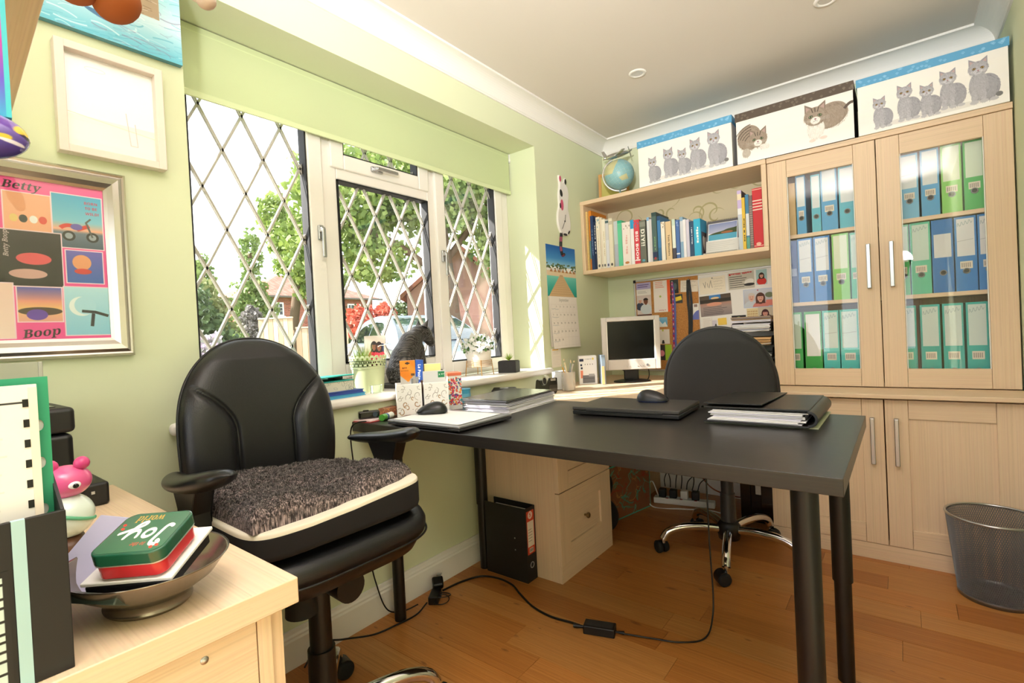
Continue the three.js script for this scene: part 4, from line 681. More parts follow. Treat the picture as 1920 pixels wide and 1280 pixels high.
{
  card('leaflet', 'leaflet showing two seated men under a lilac heading, at the corner of the corkboard', 'leaflet', 0.262, 1.233, 0.1, 0.219, (g, w, h) => { fillr(g, '#efeae4', 0, 0, w, h); fillr(g, '#bdb2dc', 0, 0, w, h * 0.2); lines(g, w * 0.1, h * 0.07, w * 0.8, 2, h * 0.06, '#6a58a0', 4); lines(g, w * 0.1, h * 0.27, w * 0.7, 2, 8, '#555'); fillr(g, '#d9c9c4', 0, h * 0.38, w, h * 0.62); person(g, w * 0.24, h * 0.58, w * 0.3, '#dba690', '#d8d2cc', '#3a4258'); person(g, w * 0.62, h * 0.62, w * 0.4, '#7a4c34', '#2a2018', '#cfd6da'); fillr(g, '#5a3426', 0, h * 0.95, w, h * 0.05); });
  card('leaflet', 'plain white leaflet with orange lettering and an orange edge strip', 'leaflet', 0.385, 1.242, 0.11, 0.203, (g, w, h) => { fillr(g, '#f5ece6', 0, 0, w, h); fillr(g, '#f0602c', w * 0.82, 0, w * 0.18, h); lines(g, w * 0.12, h * 0.05, w * 0.6, 4, h * 0.055, '#e88a78', 3); ell(g, '#b7c86a', w * 0.4, h * 0.5, 6, 6); marksText(g, w * 0.5, h * 0.94, w * 0.4, 9, '#c05a6a'); });
  card('photo', 'small dark photograph pinned beside the orange-edged leaflet', 'photo', 0.468, 1.297, 0.052, 0.087, (g, w, h) => { grad(g, 0, 0, w, h, [[0, '#3c4244'], [1, '#20282c']]); ell(g, '#5a6a6c', w * 0.6, h * 0.5, w * 0.2, h * 0.25); });
  card('badge_holder', 'dark badge holder with a yellow name slip on the corkboard', 'badge', 0.478, 1.218, 0.078, 0.056, (g, w, h) => { fillr(g, '#3a3b3a', 0, 0, w, h); for (let i = 0; i < 30; i++) ell(g, '#6a705c', rnd() * w, rnd() * h, 2, 2); g.save(); g.translate(w * 0.62, h * 0.5); g.rotate(-0.2); fillr(g, '#f0d33e', -w * 0.3, -h * 0.22, w * 0.6, h * 0.44); g.restore(); }, { z: 0.0142 });
  card('note', 'open white notepaper with pencil writing behind the black lanyard', 'note', 0.559, 1.291, 0.108, 0.072, (g, w, h) => { fillr(g, '#efe6da', 0, 0, w, h); fillr(g, '#d9cdbd', w * 0.46, 0, 2, h); scrawl(g, w, h, 5, '#a59c92'); }, { rz: -0.06 });
  card('card', 'white card with a purple-blue dome shape beside the black lanyard', 'card', 0.594, 1.13, 0.04, 0.1, (g, w, h) => { fillr(g, '#efeeea', 0, 0, w, h); fillr(g, '#8a7674', w * 0.3, h * 0.06, w * 0.5, h * 0.16); g.fillStyle = '#6d78c4'; g.beginPath(); g.moveTo(0, h); g.lineTo(0, h * 0.8); g.quadraticCurveTo(w * 0.4, h * 0.45, w, h * 0.42); g.lineTo(w, h); g.fill(); }, { px: 1400 });
  card('note', 'white card pinned low on the corkboard beside the monitor', 'note', 0.382, 0.982, 0.082, 0.094, (g, w, h) => { fillr(g, '#e8e2dd', 0, 0, w, h); ell(g, '#b7bf4a', w * 0.48, h * 0.08, 5, 6); ell(g, '#26262a', w * 0.48, h * 0.8, 6, 6); fillr(g, '#26262a', w * 0.38, h * 0.85, w * 0.2, h * 0.12); });
  card('card', 'small photo of snowy blue mountains pinned on the corkboard', 'card', 0.377, 1.076, 0.072, 0.062, (g, w, h) => { grad(g, 0, 0, w, h, [[0, '#8cc4e4'], [1, '#4f9cce']]); g.fillStyle = '#e8ecec'; g.beginPath(); g.moveTo(0, h); g.lineTo(w * 0.3, h * 0.35); g.lineTo(w * 0.55, h * 0.7); g.lineTo(w * 0.8, h * 0.45); g.lineTo(w, h); g.fill(); ell(g, '#22282c', w * 0.06, h * 0.6, 6, 10); }, { px: 1200 });
  card('leaflet', 'lime green leaflet with a pink picture pinned low on the corkboard', 'leaflet', 0.39, 0.88, 0.085, 0.1, (g, w, h) => { fillr(g, '#9fca3a', 0, 0, w, h); fillr(g, '#3a3230', 0, 0, w * 0.5, h); ell(g, '#e08a9c', w * 0.25, h * 0.55, w * 0.2, h * 0.2); });
  card('note', 'cream notepaper with large handwriting on the whiteboard', 'note', 0.701, 1.282, 0.152, 0.1, (g, w, h) => { fillr(g, '#f0e7d6', 0, 0, w, h); g.strokeStyle = '#76726c'; g.lineWidth = 2; g.beginPath(); g.moveTo(w * 0.16, h * 0.3); g.lineTo(w * 0.22, h * 0.6); g.lineTo(w * 0.26, h * 0.25); g.moveTo(w * 0.32, h * 0.35); g.lineTo(w * 0.34, h * 0.6); g.moveTo(w * 0.38, h * 0.65); g.lineTo(w * 0.45, h * 0.22); g.lineTo(w * 0.5, h * 0.65); g.stroke(); g.save(); g.translate(w * 0.5, 0); scrawl(g, w * 0.5, h, 5, '#b5ada0'); g.restore(); }, { rz: 0.03, pin: 0x8a8a8a });
  card('photo', 'printed sunset over water with lines of verse on the whiteboard', 'print', 0.717, 1.16, 0.182, 0.125, (g, w, h) => { grad(g, 0, 0, w, h, [[0, '#54483a'], [0.36, '#6a5c54'], [0.4, '#b88e80'], [0.6, '#a99894'], [1, '#8a8084']]); fillr(g, '#3f7fc4', w * 0.32, 0, w * 0.36, h * 0.2); ell(g, '#f0d0a0', w * 0.5, h * 0.16, 22, 6); fillr(g, '#3a342e', 0, h * 0.2, w, h * 0.16); ell(g, '#e0a088', w * 0.46, h * 0.44, 40, 10); lines(g, w * 0.1, h * 0.58, w * 0.8, 5, h * 0.08, '#4a464e', 2); }, { rz: 0.05 });
  card('notice', 'grey cutting with a red headline and a car on the whiteboard', 'notice', 0.865, 1.294, 0.142, 0.1, (g, w, h) => { fillr(g, '#c9c5ba', 0, 0, w, h); marksText(g, w * 0.45, h * 0.12, w * 0.8, 17, '#c02a2e'); lines(g, 6, h * 0.26, w * 0.7, 6, h * 0.12, '#4c4a48', 3); ell(g, '#eceae6', w * 0.8, h * 0.62, w * 0.18, h * 0.16, -0.2); ell(g, '#26262a', w * 0.8, h * 0.78, w * 0.2, h * 0.08); }, { rz: 0.03 });
  card('photo', 'portrait photo of a woman in a red top against pale blue', 'photo', 0.973, 1.302, 0.056, 0.086, (g, w, h) => { fillr(g, '#a9cdd0', 0, 0, w, h); person(g, w * 0.5, h * 0.5, w * 0.46, '#dda894', '#3a2420', '#d0342c', true); }, { px: 1500, group: 'photos on the whiteboard' });
  card('photo', 'photo of a couple with their heads together', 'photo', 0.95, 1.183, 0.155, 0.106, (g, w, h) => { grad(g, 0, 0, w, h, [[0, '#d5dbe8'], [1, '#b9b6ba']]); ell(g, '#7a8468', w * 0.88, h * 0.36, w * 0.14, h * 0.14); person(g, w * 0.28, h * 0.56, h * 0.42, '#e4b6a4', '#d3cac4', '#ccd4de'); person(g, w * 0.58, h * 0.62, h * 0.42, '#e2ac98', '#5a3428', '#e08c80', true); fillr(g, '#e88a7c', w * 0.76, h * 0.62, w * 0.24, h * 0.3); g.strokeStyle = '#b9c8e8'; g.lineWidth = 7; g.strokeRect(0, 0, w, h); }, { pin: 0xd0708a, group: 'photos on the whiteboard' });
  card('note', 'small yellowed month calendar sheet above the letter trays', 'note', 0.926, 1.093, 0.078, 0.066, (g, w, h) => { fillr(g, '#ead9a8', 0, 0, w, h); for (let i = 0; i < 7; i++) for (let j = 0; j < 3; j++) fillr(g, '#b98a5a', 6 + i * 9, 14 + j * 14, 4, 8); }, { px: 1000 });
  card('photo', 'photo of a smiling woman with dark red hair above the letter trays', 'photo', 0.985, 1.092, 0.075, 0.074, (g, w, h) => { fillr(g, '#d7cbb4', 0, 0, w, h); ell(g, '#241c20', w * 0.5, h * 1.0, w * 0.6, h * 0.45); person(g, w * 0.5, h * 0.62, w * 0.46, '#dd9e8c', '#4c1f24', '#1d1a1e', true); }, { px: 1500, z: 0.0142, group: 'photos on the whiteboard' });
  card('card', 'narrow black card with a pale crest on the whiteboard', 'card', 0.842, 1.077, 0.079, 0.027, (g, w, h) => { fillr(g, '#221f22', 0, 0, w, h); ell(g, '#8a9a6a', w * 0.5, h * 0.5, 12, 7); }, { px: 1200 });
  card('sticky_note', 'yellow sticky note on the whiteboard above the dark chair back', 'sticky note', 0.75, 1.06, 0.05, 0.042, (g, w, h) => { fillr(g, '#f3cf5e', 0, 0, w, h); }, { rz: 0.05 });
  card('note', 'faint typed list on the whiteboard below the sunset print', 'note', 0.662, 1.05, 0.058, 0.075, (g, w, h) => { fillr(g, '#ece8e4', 0, 0, w, h); lines(g, 5, 8, w * 0.8, 7, 8, '#b0a8b0'); });
  card('note', 'pale lilac slip on the whiteboard beside the sticky note', 'note', 0.703, 1.04, 0.03, 0.06, (g, w, h) => { fillr(g, '#dcd6e2', 0, 0, w, h); lines(g, 3, 8, w * 0.8, 4, 9, '#b0a0c0'); });
  // lanyards hanging on pins
  const ribbon = (pts, w, mat) => { const c = new THREE.CatmullRomCurve3(pts.map((p) => V(...p))); return surf(2, 50, (u, v) => { const p = c.getPoint(v); return [p.x + (u - 0.5) * w, p.y, p.z + 0.001 * Math.sin(v * 30)]; }); };
  const lan = ctex(canvas(64, 512, (g, w, h) => { fillr(g, '#a2255c', 0, 0, w, h); for (let i = 0; i < 12; i++) { ell(g, '#efe6ea', 32, i * 43 + 20, 9, 9); fillr(g, '#6a4a9a', 0, i * 43, w, 10); } }));
  const l1 = thing('lanyard', 'magenta and blue lanyard hanging down the corkboard', 'lanyard', [0, 0, 0]);
  mesh('ribbon', ribbon([[0.455, 1.325, 0.018], [0.458, 1.2, 0.021], [0.455, 1.08, 0.021], [0.451, 0.9, 0.02]], 0.013), M(0xffffff, 0.6, { map: lan, side: THREE.DoubleSide }), l1);
  mesh('ribbon', ribbon([[0.458, 1.325, 0.0165], [0.468, 1.2, 0.018], [0.466, 1.08, 0.018], [0.462, 0.9, 0.017]], 0.012), M(0x5b6fb4, 0.6, { side: THREE.DoubleSide }), l1);
  mesh('pin', new THREE.SphereGeometry(0.005, 12, 8).translate(0.456, 1.328, 0.018), steel, l1);
  const l2 = thing('lanyard', 'black lanyard strap hanging down the corkboard by the whiteboard edge', 'lanyard', [0, 0, 0]);
  mesh('ribbon', ribbon([[0.556, 1.33, 0.019], [0.553, 1.22, 0.022], [0.558, 1.1, 0.022], [0.552, 0.95, 0.02]], 0.017), M(0x18181b, 0.5, { side: THREE.DoubleSide }), l2);
  mesh('ribbon', ribbon([[0.562, 1.33, 0.017], [0.572, 1.2, 0.018], [0.57, 1.1, 0.018], [0.56, 0.95, 0.017]], 0.015), M(0x202226, 0.5, { side: THREE.DoubleSide }), l2);
  mesh('pin', new THREE.SphereGeometry(0.005, 12, 8).translate(0.559, 1.332, 0.018), steel, l2);
  const l3 = thing('cord_loop', 'small black cord loop hanging on the whiteboard above the dark chair back', 'cord', [0, 0, 0]);
  mesh('loop', tube([[0.714, 0.985, 0.0165], [0.706, 1.02, 0.0165], [0.7115, 1.045, 0.0165], [0.718, 1.02, 0.0165]], 0.0022, 40, 8, true), black, l3);
  mesh('hook', at(new THREE.SphereGeometry(0.003, 8, 6), 0.7115, 1.047, 0.0145), steel, l3);
}
// ---- letter trays and their papers
{
  const t = thing('letter_trays', 'stack of black letter trays beside the glass cabinet', 'letter tray', [0.972, 0.7317, 0.165]);
  const ys = [0.004, 0.066, 0.128, 0.19, 0.262];
  for (const y of ys) {
    const g = group('tray', t);
    mesh('bottom', bx(-0.105, 0.093, y, y + 0.003, -0.14, 0.14, 0.001), black, g);
    for (const s of [-0.105, 0.09]) mesh('side', ext(shape([[-0.14, 0], [0.13, 0], [0.14, 0.012], [0.1, 0.05], [-0.14, 0.052]]), 0.003).rotateY(-Math.PI / 2).translate(s + 0.003, y, 0), black, g);
    mesh('front_lip', tube([[-0.1, y + 0.012, 0.142], [0, y + 0.003, 0.142], [0.092, y + 0.012, 0.142]], 0.0025, 20, 6), silver, g);
  }
  const stack = (label, y, n, mats, dy, w = 0.185) => { const p = thing('paper_stack', label, 'papers', [0.966, 0.7317 + y, 0.165]); for (let i = 0; i < n; i++) mesh('sheet', at(cb(w, dy * 0.8, 0.26), rr(-0.004, 0.004), i * dy, rr(-0.006, 0.012), rr(-0.02, 0.02)), mats[i % mats.length], p); };
  stack('brown and grey folders lying on top of the letter trays', 0.3145, 5, [paperLilac, paperLilac, col(0xc7a77e), col(0x8a7a78), col(0xb59c86)], 0.0062, 0.195);
  stack('white papers filling the topmost letter tray', 0.2655, 6, [paper, paperLilac, col(0xc9c3c0), paper], 0.0068);
  stack('tan cardboard folders in the second letter tray', 0.1935, 3, [col(0xcfa26a), col(0xc4965e), col(0xd6ac76)], 0.014);
  stack('grey and white papers in the third letter tray', 0.1315, 3, [col(0x9a9a98), paper, col(0xb9b7b4)], 0.006);
}
// ---- monitor
{
  const t = thing('monitor', 'old square silver computer monitor with a blank dark screen on the corner worktop', 'monitor', [0.328, 0.7317, 0.396], 0.56);
  const grey = M(0xcfc9c4, 0.4), gm = (g) => at(g, 0, 0.072, 0, 0, 0.05);
  mesh('bezel', [bx(-0.168, -0.139, 0.0, 0.312, -0.02, 0.022, 0.005), bx(0.139, 0.168, 0, 0.312, -0.02, 0.022, 0.005), bx(-0.14, 0.14, 0, 0.062, -0.02, 0.022, 0.005), bx(-0.14, 0.14, 0.287, 0.312, -0.02, 0.022, 0.005)].map(gm), grey, t);
  mesh('speaker_wing', [bx(-0.141, -0.134, 0.062, 0.287, 0.0, 0.019, 0.002), bx(0.134, 0.141, 0.062, 0.287, 0, 0.019, 0.002)].map(gm), white, t);
  mesh('screen', gm(bx(-0.14, 0.14, 0.06, 0.288, -0.01, 0.012)), P(0x0b0d0c, 0.25), t);
  mesh('back_shell', gm(bx(-0.16, 0.16, 0.01, 0.3, -0.055, -0.019, 0.02)), grey, t);
  for (let i = 0; i < 6; i++) mesh('button', gm(cyl(0.0028, 0.0028, 0, 0.003, 12).rotateX(Math.PI / 2).translate(-0.045 + i * 0.016 + (i > 2 ? 0.03 : 0), 0.022, 0.0215)), silver, t);
  mesh('power_button', gm(cyl(0.007, 0.007, 0, 0.003, 20).rotateX(Math.PI / 2).translate(0.09, 0.026, 0.0215)), M(0x6a6a6c, 0.4), t);
  mesh('neck', [at(cb(0.085, 0.1, 0.03, 0.008), 0, 0.008, -0.02), bx(-0.05, 0.05, 0.06, 0.16, -0.06, -0.03, 0.01)], black, t);
  mesh('base', lathe([[0, 0.014], [0.07, 0.012], [0.105, 0.006], [0.108, 0.0], [0, 0]], 48).scale(1, 1, 0.8), black, t);
  mesh('cable', tube([[0.09, 0.1, -0.05], [0.11, 0.05, -0.06], [0.1, 0.003, -0.06], [0.02, 0.003, -0.1]], 0.0028, 24, 6), black, t);
}
// ---- things along the corner worktop
{
  const T = 0.7317, A = A2;
  const box = A.region(190, 220, (g, w, h) => { fillr(g, '#eceae9', 0, 0, w, h); fillr(g, '#1e2a4a', 6, 22, 44, 20); fillr(g, '#232f4c', 14, 62, 20, 16); fillr(g, '#232f4c', 18, 86, 20, 16); ell(g, '#e2c64a', 150, 24, 9, 9); marksText(g, 100, 26, 70, 9, '#8a8a90'); for (let i = 0; i < 4; i++) ell(g, '#6a6a6c', 66 + i * 26, 66, 4, 5); fillr(g, '#e88a6a', 14, 112, 26, 60); fillr(g, '#76767a', 34, 150, 130, 60); fillr(g, '#a4a4a8', 100, 140, 60, 20); fillr(g, '#5a5a5e', 40, 172, 118, 5); });
  const t1 = thing('product_box', 'white product carton with a grey gadget pictured, standing beside the monitor', 'box', [0.13, T, 0.57], 0.72);
  mesh('carton', pbox(0.105, 0.165, 0.035, { pz: box, rest: s2('#e4e2e2') }), A.mat, t1);
  mesh('flap', bx(-0.05, 0.05, 0.165, 0.167, -0.017, 0.0), paper, t1);
  const t2 = thing('box_file', 'grey-blue card file with a tan strip standing next to the white carton', 'file', [0.212, T, 0.545], 0.66);
  mesh('case', cb(0.022, 0.168, 0.11, 0.002), M(0x8293a4, 0.7), t2); mesh('label_strip', bx(-0.0115, 0.004, 0.002, 0.105, 0.05, 0.0565), M(0xdcb47e, 0.7), t2, 'tan strip');
  const pot = thing('pencil_pot', 'clear ribbed pot of pencils on the corner worktop', 'pen pot', [0.2, T, 0.9]);
  mesh('pot', lathe([[0, 0.002], [0.033, 0.002], [0.0355, 0.006], [0.037, 0.1], [0.0355, 0.1], [0.034, 0.007], [0, 0.006]], 26), P(0xf4f2ee, 0.15, { transmission: 0.75, thickness: 0, side: THREE.DoubleSide }), pot);
  const cols = [0xd8a13a, 0xd6cdbd, 0x8f6a4a, 0xc7c0b8, 0x7c8a90, 0xe2d2a8];
  cols.forEach((c, i) => { const p = thing('pencil', ['yellow', 'ivory', 'brown', 'pale grey', 'slate', 'straw'][i] + ' pencil leaning in the clear ribbed pot', 'pencil', [0.2, T + 0.008, 0.9], 0, 'pencils in the clear pot'); const a = i * 1.05, b = V(0.012 * Math.cos(a), 0, 0.012 * Math.sin(a)), e = V(0.034 * Math.cos(a + 2.6), 0.13 + 0.006 * i, 0.034 * Math.sin(a + 2.6)), m = b.clone().lerp(e, 0.9); mesh('shaft', rod(b, m, 0.0036, 6), col(c, 0.5), p); mesh('tip', at(new THREE.ConeGeometry(0.0036, 0.012, 8), e.x, e.y, e.z), col(0xe2c49a), p); });
  const cup = thing('tin_pot', 'white tin pot behind the pencils', 'pot', [0.12, T, 0.86]);
  mesh('tin', lathe([[0, 0.002], [0.038, 0.002], [0.04, 0.006], [0.041, 0.1], [0.039, 0.1], [0.038, 0.007], [0, 0.006]], 30), M(0xdfe2e4, 0.3), cup); mesh('tin_rim', new THREE.TorusGeometry(0.041, 0.0015, 8, 32).rotateX(Math.PI / 2).translate(0, 0.1, 0), steel, cup);
  const wc = A.region(90, 200, (g, w, h) => { fillr(g, '#f3ece0', 0, 0, w, h); fillr(g, '#e9b94e', 10, 8, 54, 12); lines(g, 18, 34, 50, 3, 13, '#b9a8a8'); lines(g, 10, 90, 70, 6, 16, '#c4b8c0'); });
  const t3 = thing('wall_note', 'narrow cream note with a yellow heading stuck on the wall under the hanging calendar', 'note', [0.0012, 0.84, 0.7], Math.PI / 2);
  mesh('sheet', pbox(0.1, 0.11, 0.001, { pz: wc, rest: s2('#f3ece0') }), A.mat, t3); mesh('tape', bx(-0.012, 0.012, 0.105, 0.115, 0.0004, 0.001), paperLilac, t3);
  // tape dispenser and stapler
  const t4 = thing('tape_dispenser', 'black desk tape dispenser with a roll of clear tape', 'tape dispenser', [0.12, T, 1.0], -0.5);
  mesh('body', ext(blob([[-0.075, 0.003], [0.07, 0.003], [0.085, 0.075], [0.075, 0.07], [0.05, 0.045], [0.0, 0.038], [-0.03, 0.06], [-0.06, 0.058]]), 0.042, 0.003).translate(0, 0, -0.021), P(0x14140f, 0.3), t4);
  mesh('tape_roll', new THREE.TorusGeometry(0.024, 0.007, 10, 36).scale(1, 1, 1.5).translate(0.012, 0.062, 0), P(0xe2dfc8, 0.2, { transmission: 0.4, thickness: 0 }), t4); mesh('core', new THREE.CylinderGeometry(0.017, 0.017, 0.022, 24, 1, true).rotateX(Math.PI / 2).translate(0.012, 0.062, 0), M(0x3a3a38, 0.4, { side: THREE.DoubleSide }), t4);
  mesh('cutter', bx(0.082, 0.089, 0.068, 0.08, -0.014, 0.014), steel, t4);
  const t5 = thing('stapler', 'dark metal stapler lying open by the tape dispenser', 'stapler', [0.1, T, 1.16], -0.9);
  mesh('base', cb(0.13, 0.012, 0.03, 0.004), black, t5); mesh('arm', at(cb(0.12, 0.022, 0.028, 0.009), 0.002, 0.018, 0, 0, 0, 0.12), M(0x5c5a56, 0.3, { metalness: 0.7 }), t5); mesh('hinge', bx(-0.064, -0.045, 0.01, 0.034, -0.014, 0.014, 0.003), steel, t5);
  const t6 = thing('hole_punch', 'black two-hole punch behind the pile of papers', 'hole punch', [0.075, T, 1.29], 0.5);
  mesh('base', cb(0.12, 0.014, 0.075, 0.006), black, t6); mesh('lever', at(cb(0.115, 0.02, 0.06, 0.007), 0, 0.034, -0.006, 0, 0.16), M(0x1d1d1f, 0.35), t6); mesh('window', bx(-0.02, 0.02, 0.0545, 0.0562, -0.016, -0.004), silver, t6); mesh('post', [bx(-0.05, -0.035, 0.014, 0.04, -0.01, 0.01), bx(0.035, 0.05, 0.014, 0.04, -0.01, 0.01)], steel, t6);
  const t7 = thing('desk_phone', 'small black and silver gadget on the worktop between the monitor and the dark chair', 'gadget', [0.47, T, 0.12]);
  mesh('case', cb(0.08, 0.03, 0.06, 0.006), silver, t7); mesh('lid', at(cb(0.075, 0.012, 0.055, 0.004), 0, 0.03, 0), black, t7);
}
// ---- wall calendar and cat clock on the window wall
{
  const top = A2.region(290, 270, (g, w, h) => {
    grad(g, 0, 0, w, h * 0.42, [[0, '#1a5fae'], [0.6, '#3f8fd0'], [1, '#a9d4e8']]); g.fillStyle = '#3a5430'; for (let i = 0; i < 60; i++) { const x = rr(0, w), y = h * rr(0.36, 0.46); g.strokeStyle = '#4a4030'; g.lineWidth = 1; g.beginPath(); g.moveTo(x, h * 0.5); g.lineTo(x + 2, y); g.stroke(); ell(g, rnd() < 0.5 ? '#3f5c34' : '#5c7040', x, y, 8, 4); }
    fillr(g, '#e2cfae', 0, h * 0.5, w, h * 0.12); for (let i = 0; i < 7; i++) { g.fillStyle = '#b07a4a'; g.beginPath(); g.moveTo(w * (0.1 + i * 0.13), h * 0.52); g.lineTo(w * (0.15 + i * 0.13), h * 0.45); g.lineTo(w * (0.2 + i * 0.13), h * 0.52); g.fill(); }
    grad(g, 0, h * 0.6, w, h * 0.4, [[0, '#7cd2c4'], [1, '#129a90']]); g.fillStyle = '#d3b48a'; g.beginPath(); g.moveTo(w * 0.43, h * 0.57); g.lineTo(w * 0.52, h * 0.57); g.lineTo(w * 0.92, h); g.lineTo(w * 0.04, h); g.fill(); g.strokeStyle = '#a98a62'; for (let i = 0; i < 16; i++) { const q = i / 16, y = h * (0.58 + 0.42 * q * q); g.beginPath(); g.moveTo(w * (0.43 - 0.39 * q * q), y); g.lineTo(w * (0.52 + 0.4 * q * q), y); g.stroke(); }
  });
  const bot = A2.region(290, 270, (g, w, h) => { fillr(g, '#efe9e4', 0, 0, w, h); txt(g, 'September', w / 2, 18, 20, '#9a9690', 'italic', 'center', 'serif'); g.strokeStyle = '#d9d2cc'; g.lineWidth = 1; for (let i = 0; i <= 7; i++) { g.beginPath(); g.moveTo(12 + i * 38, 42); g.lineTo(12 + i * 38, h - 10); g.stroke(); } for (let j = 0; j <= 5; j++) { g.beginPath(); g.moveTo(12, 42 + j * 43); g.lineTo(w - 12, 42 + j * 43); g.stroke(); } let d = 1; for (let j = 0; j < 5; j++) for (let i = j ? 0 : 1; i < 7 && d <= 30; i++, d++) txt(g, '' + d, 24 + i * 38, 54 + j * 43, 12, '#8a8680'); g.save(); g.translate(0, 60); for (let i = 0; i < 5; i++) scrawl(g, w * rr(0.2, 0.4), 44, 1, '#8a98a8'), g.translate(0, 42); g.restore(); });
  const t = thing('wall_calendar', 'wall calendar with a tropical jetty photo hanging on the window wall', 'calendar', [0.003, 0.95, 0.6], Math.PI / 2);
  mesh('picture_page', pbox(0.325, 0.3, 0.0016, { pz: top, rest: s2('#efe9e4') }).translate(0, 0.305, 0), A2.mat, t);
  mesh('month_page', at(pbox(0.3, 0.305, 0.0012, { pz: bot, rest: s2('#efe9e4') }), 0.004, 0.0, 0.016, 0, -0.05), A2.mat, t);
  mesh('under_page', at(pbox(0.3, 0.295, 0.0008, { rest: s2('#e2dcd6') }), -0.008, 0.01, 0.006, 0, -0.02), A2.mat, t);
  const c = thing('cat_clock', 'white wooden cat shaped wall clock with pink and black patches', 'clock', [0.0015, 1.71, 0.558], Math.PI / 2);
  const wm = M(0xece8e4, 0.5), pk = M(0xd8587e, 0.5), bk = M(0x1c1a1c, 0.5);
  const body = blob([[-0.035, 0.27], [-0.03, 0.215], [-0.045, 0.15], [-0.043, 0.09], [-0.064, 0.04], [-0.066, -0.02], [-0.04, -0.07], [0.0, -0.084], [0.04, -0.075], [0.066, -0.03], [0.062, 0.03], [0.046, 0.08], [0.052, 0.13], [0.06, 0.17], [0.05, 0.21], [0.035, 0.225], [0.034, 0.265], [0.012, 0.23], [-0.012, 0.235]]);
  mesh('body', ext(body, 0.012, 0.0015), wm, c);
  const spot = (name, x, y, a, b, m, r = 0) => mesh(name, ext((() => { const s = new THREE.Shape(); s.absellipse(0, 0, a, b, 0, Math.PI * 2, false, r); return s; })(), 0.0012).translate(x, y, 0.0142), m, c);
  spot('ear_patch', -0.03, 0.25, 0.011, 0.018, pk); spot('ear_patch', 0.029, 0.243, 0.01, 0.017, bk); spot('patch', -0.026, 0.165, 0.014, 0.022, bk, 0.3); spot('patch', -0.022, 0.095, 0.016, 0.033, pk); spot('patch', -0.041, 0.088, 0.008, 0.016, bk); spot('paw_patch', 0.0, -0.08, 0.022, 0.007, bk); spot('paw_patch', 0.042, -0.062, 0.016, 0.006, bk, 0.8);
  mesh('clock_hand', [at(new THREE.BoxGeometry(0.003, 0.042, 0.001), 0.006, 0.02, 0.016, 0, 0, -0.2), at(new THREE.BoxGeometry(0.003, 0.06, 0.001), -0.018, -0.026, 0.0165, 0, 0, -0.6), at(cyl(0.005, 0.005, 0, 0.003, 16).rotateX(Math.PI / 2), 0.0, 0.0, 0.0145)], bk, c);
  const tp = new THREE.CatmullRomCurve3([V(-0.03, -0.07, 0.005), V(-0.04, -0.12, 0.005), V(-0.044, -0.17, 0.005), V(-0.03, -0.205, 0.005), V(-0.012, -0.2, 0.005)]);
  for (let i = 0; i < 7; i++) { const sub = new THREE.CatmullRomCurve3([0, 0.25, 0.5, 0.75, 1].map((q) => tp.getPoint((i + q) / 7))); mesh('tail_band', new THREE.TubeGeometry(sub, 8, 0.009, 10), i % 2 && i < 6 ? M(0x8a3a54, 0.5) : bk, c); }
  mesh('tail_tip', new THREE.SphereGeometry(0.009, 12, 8).translate(-0.012, -0.2, 0.005), bk, c);
}
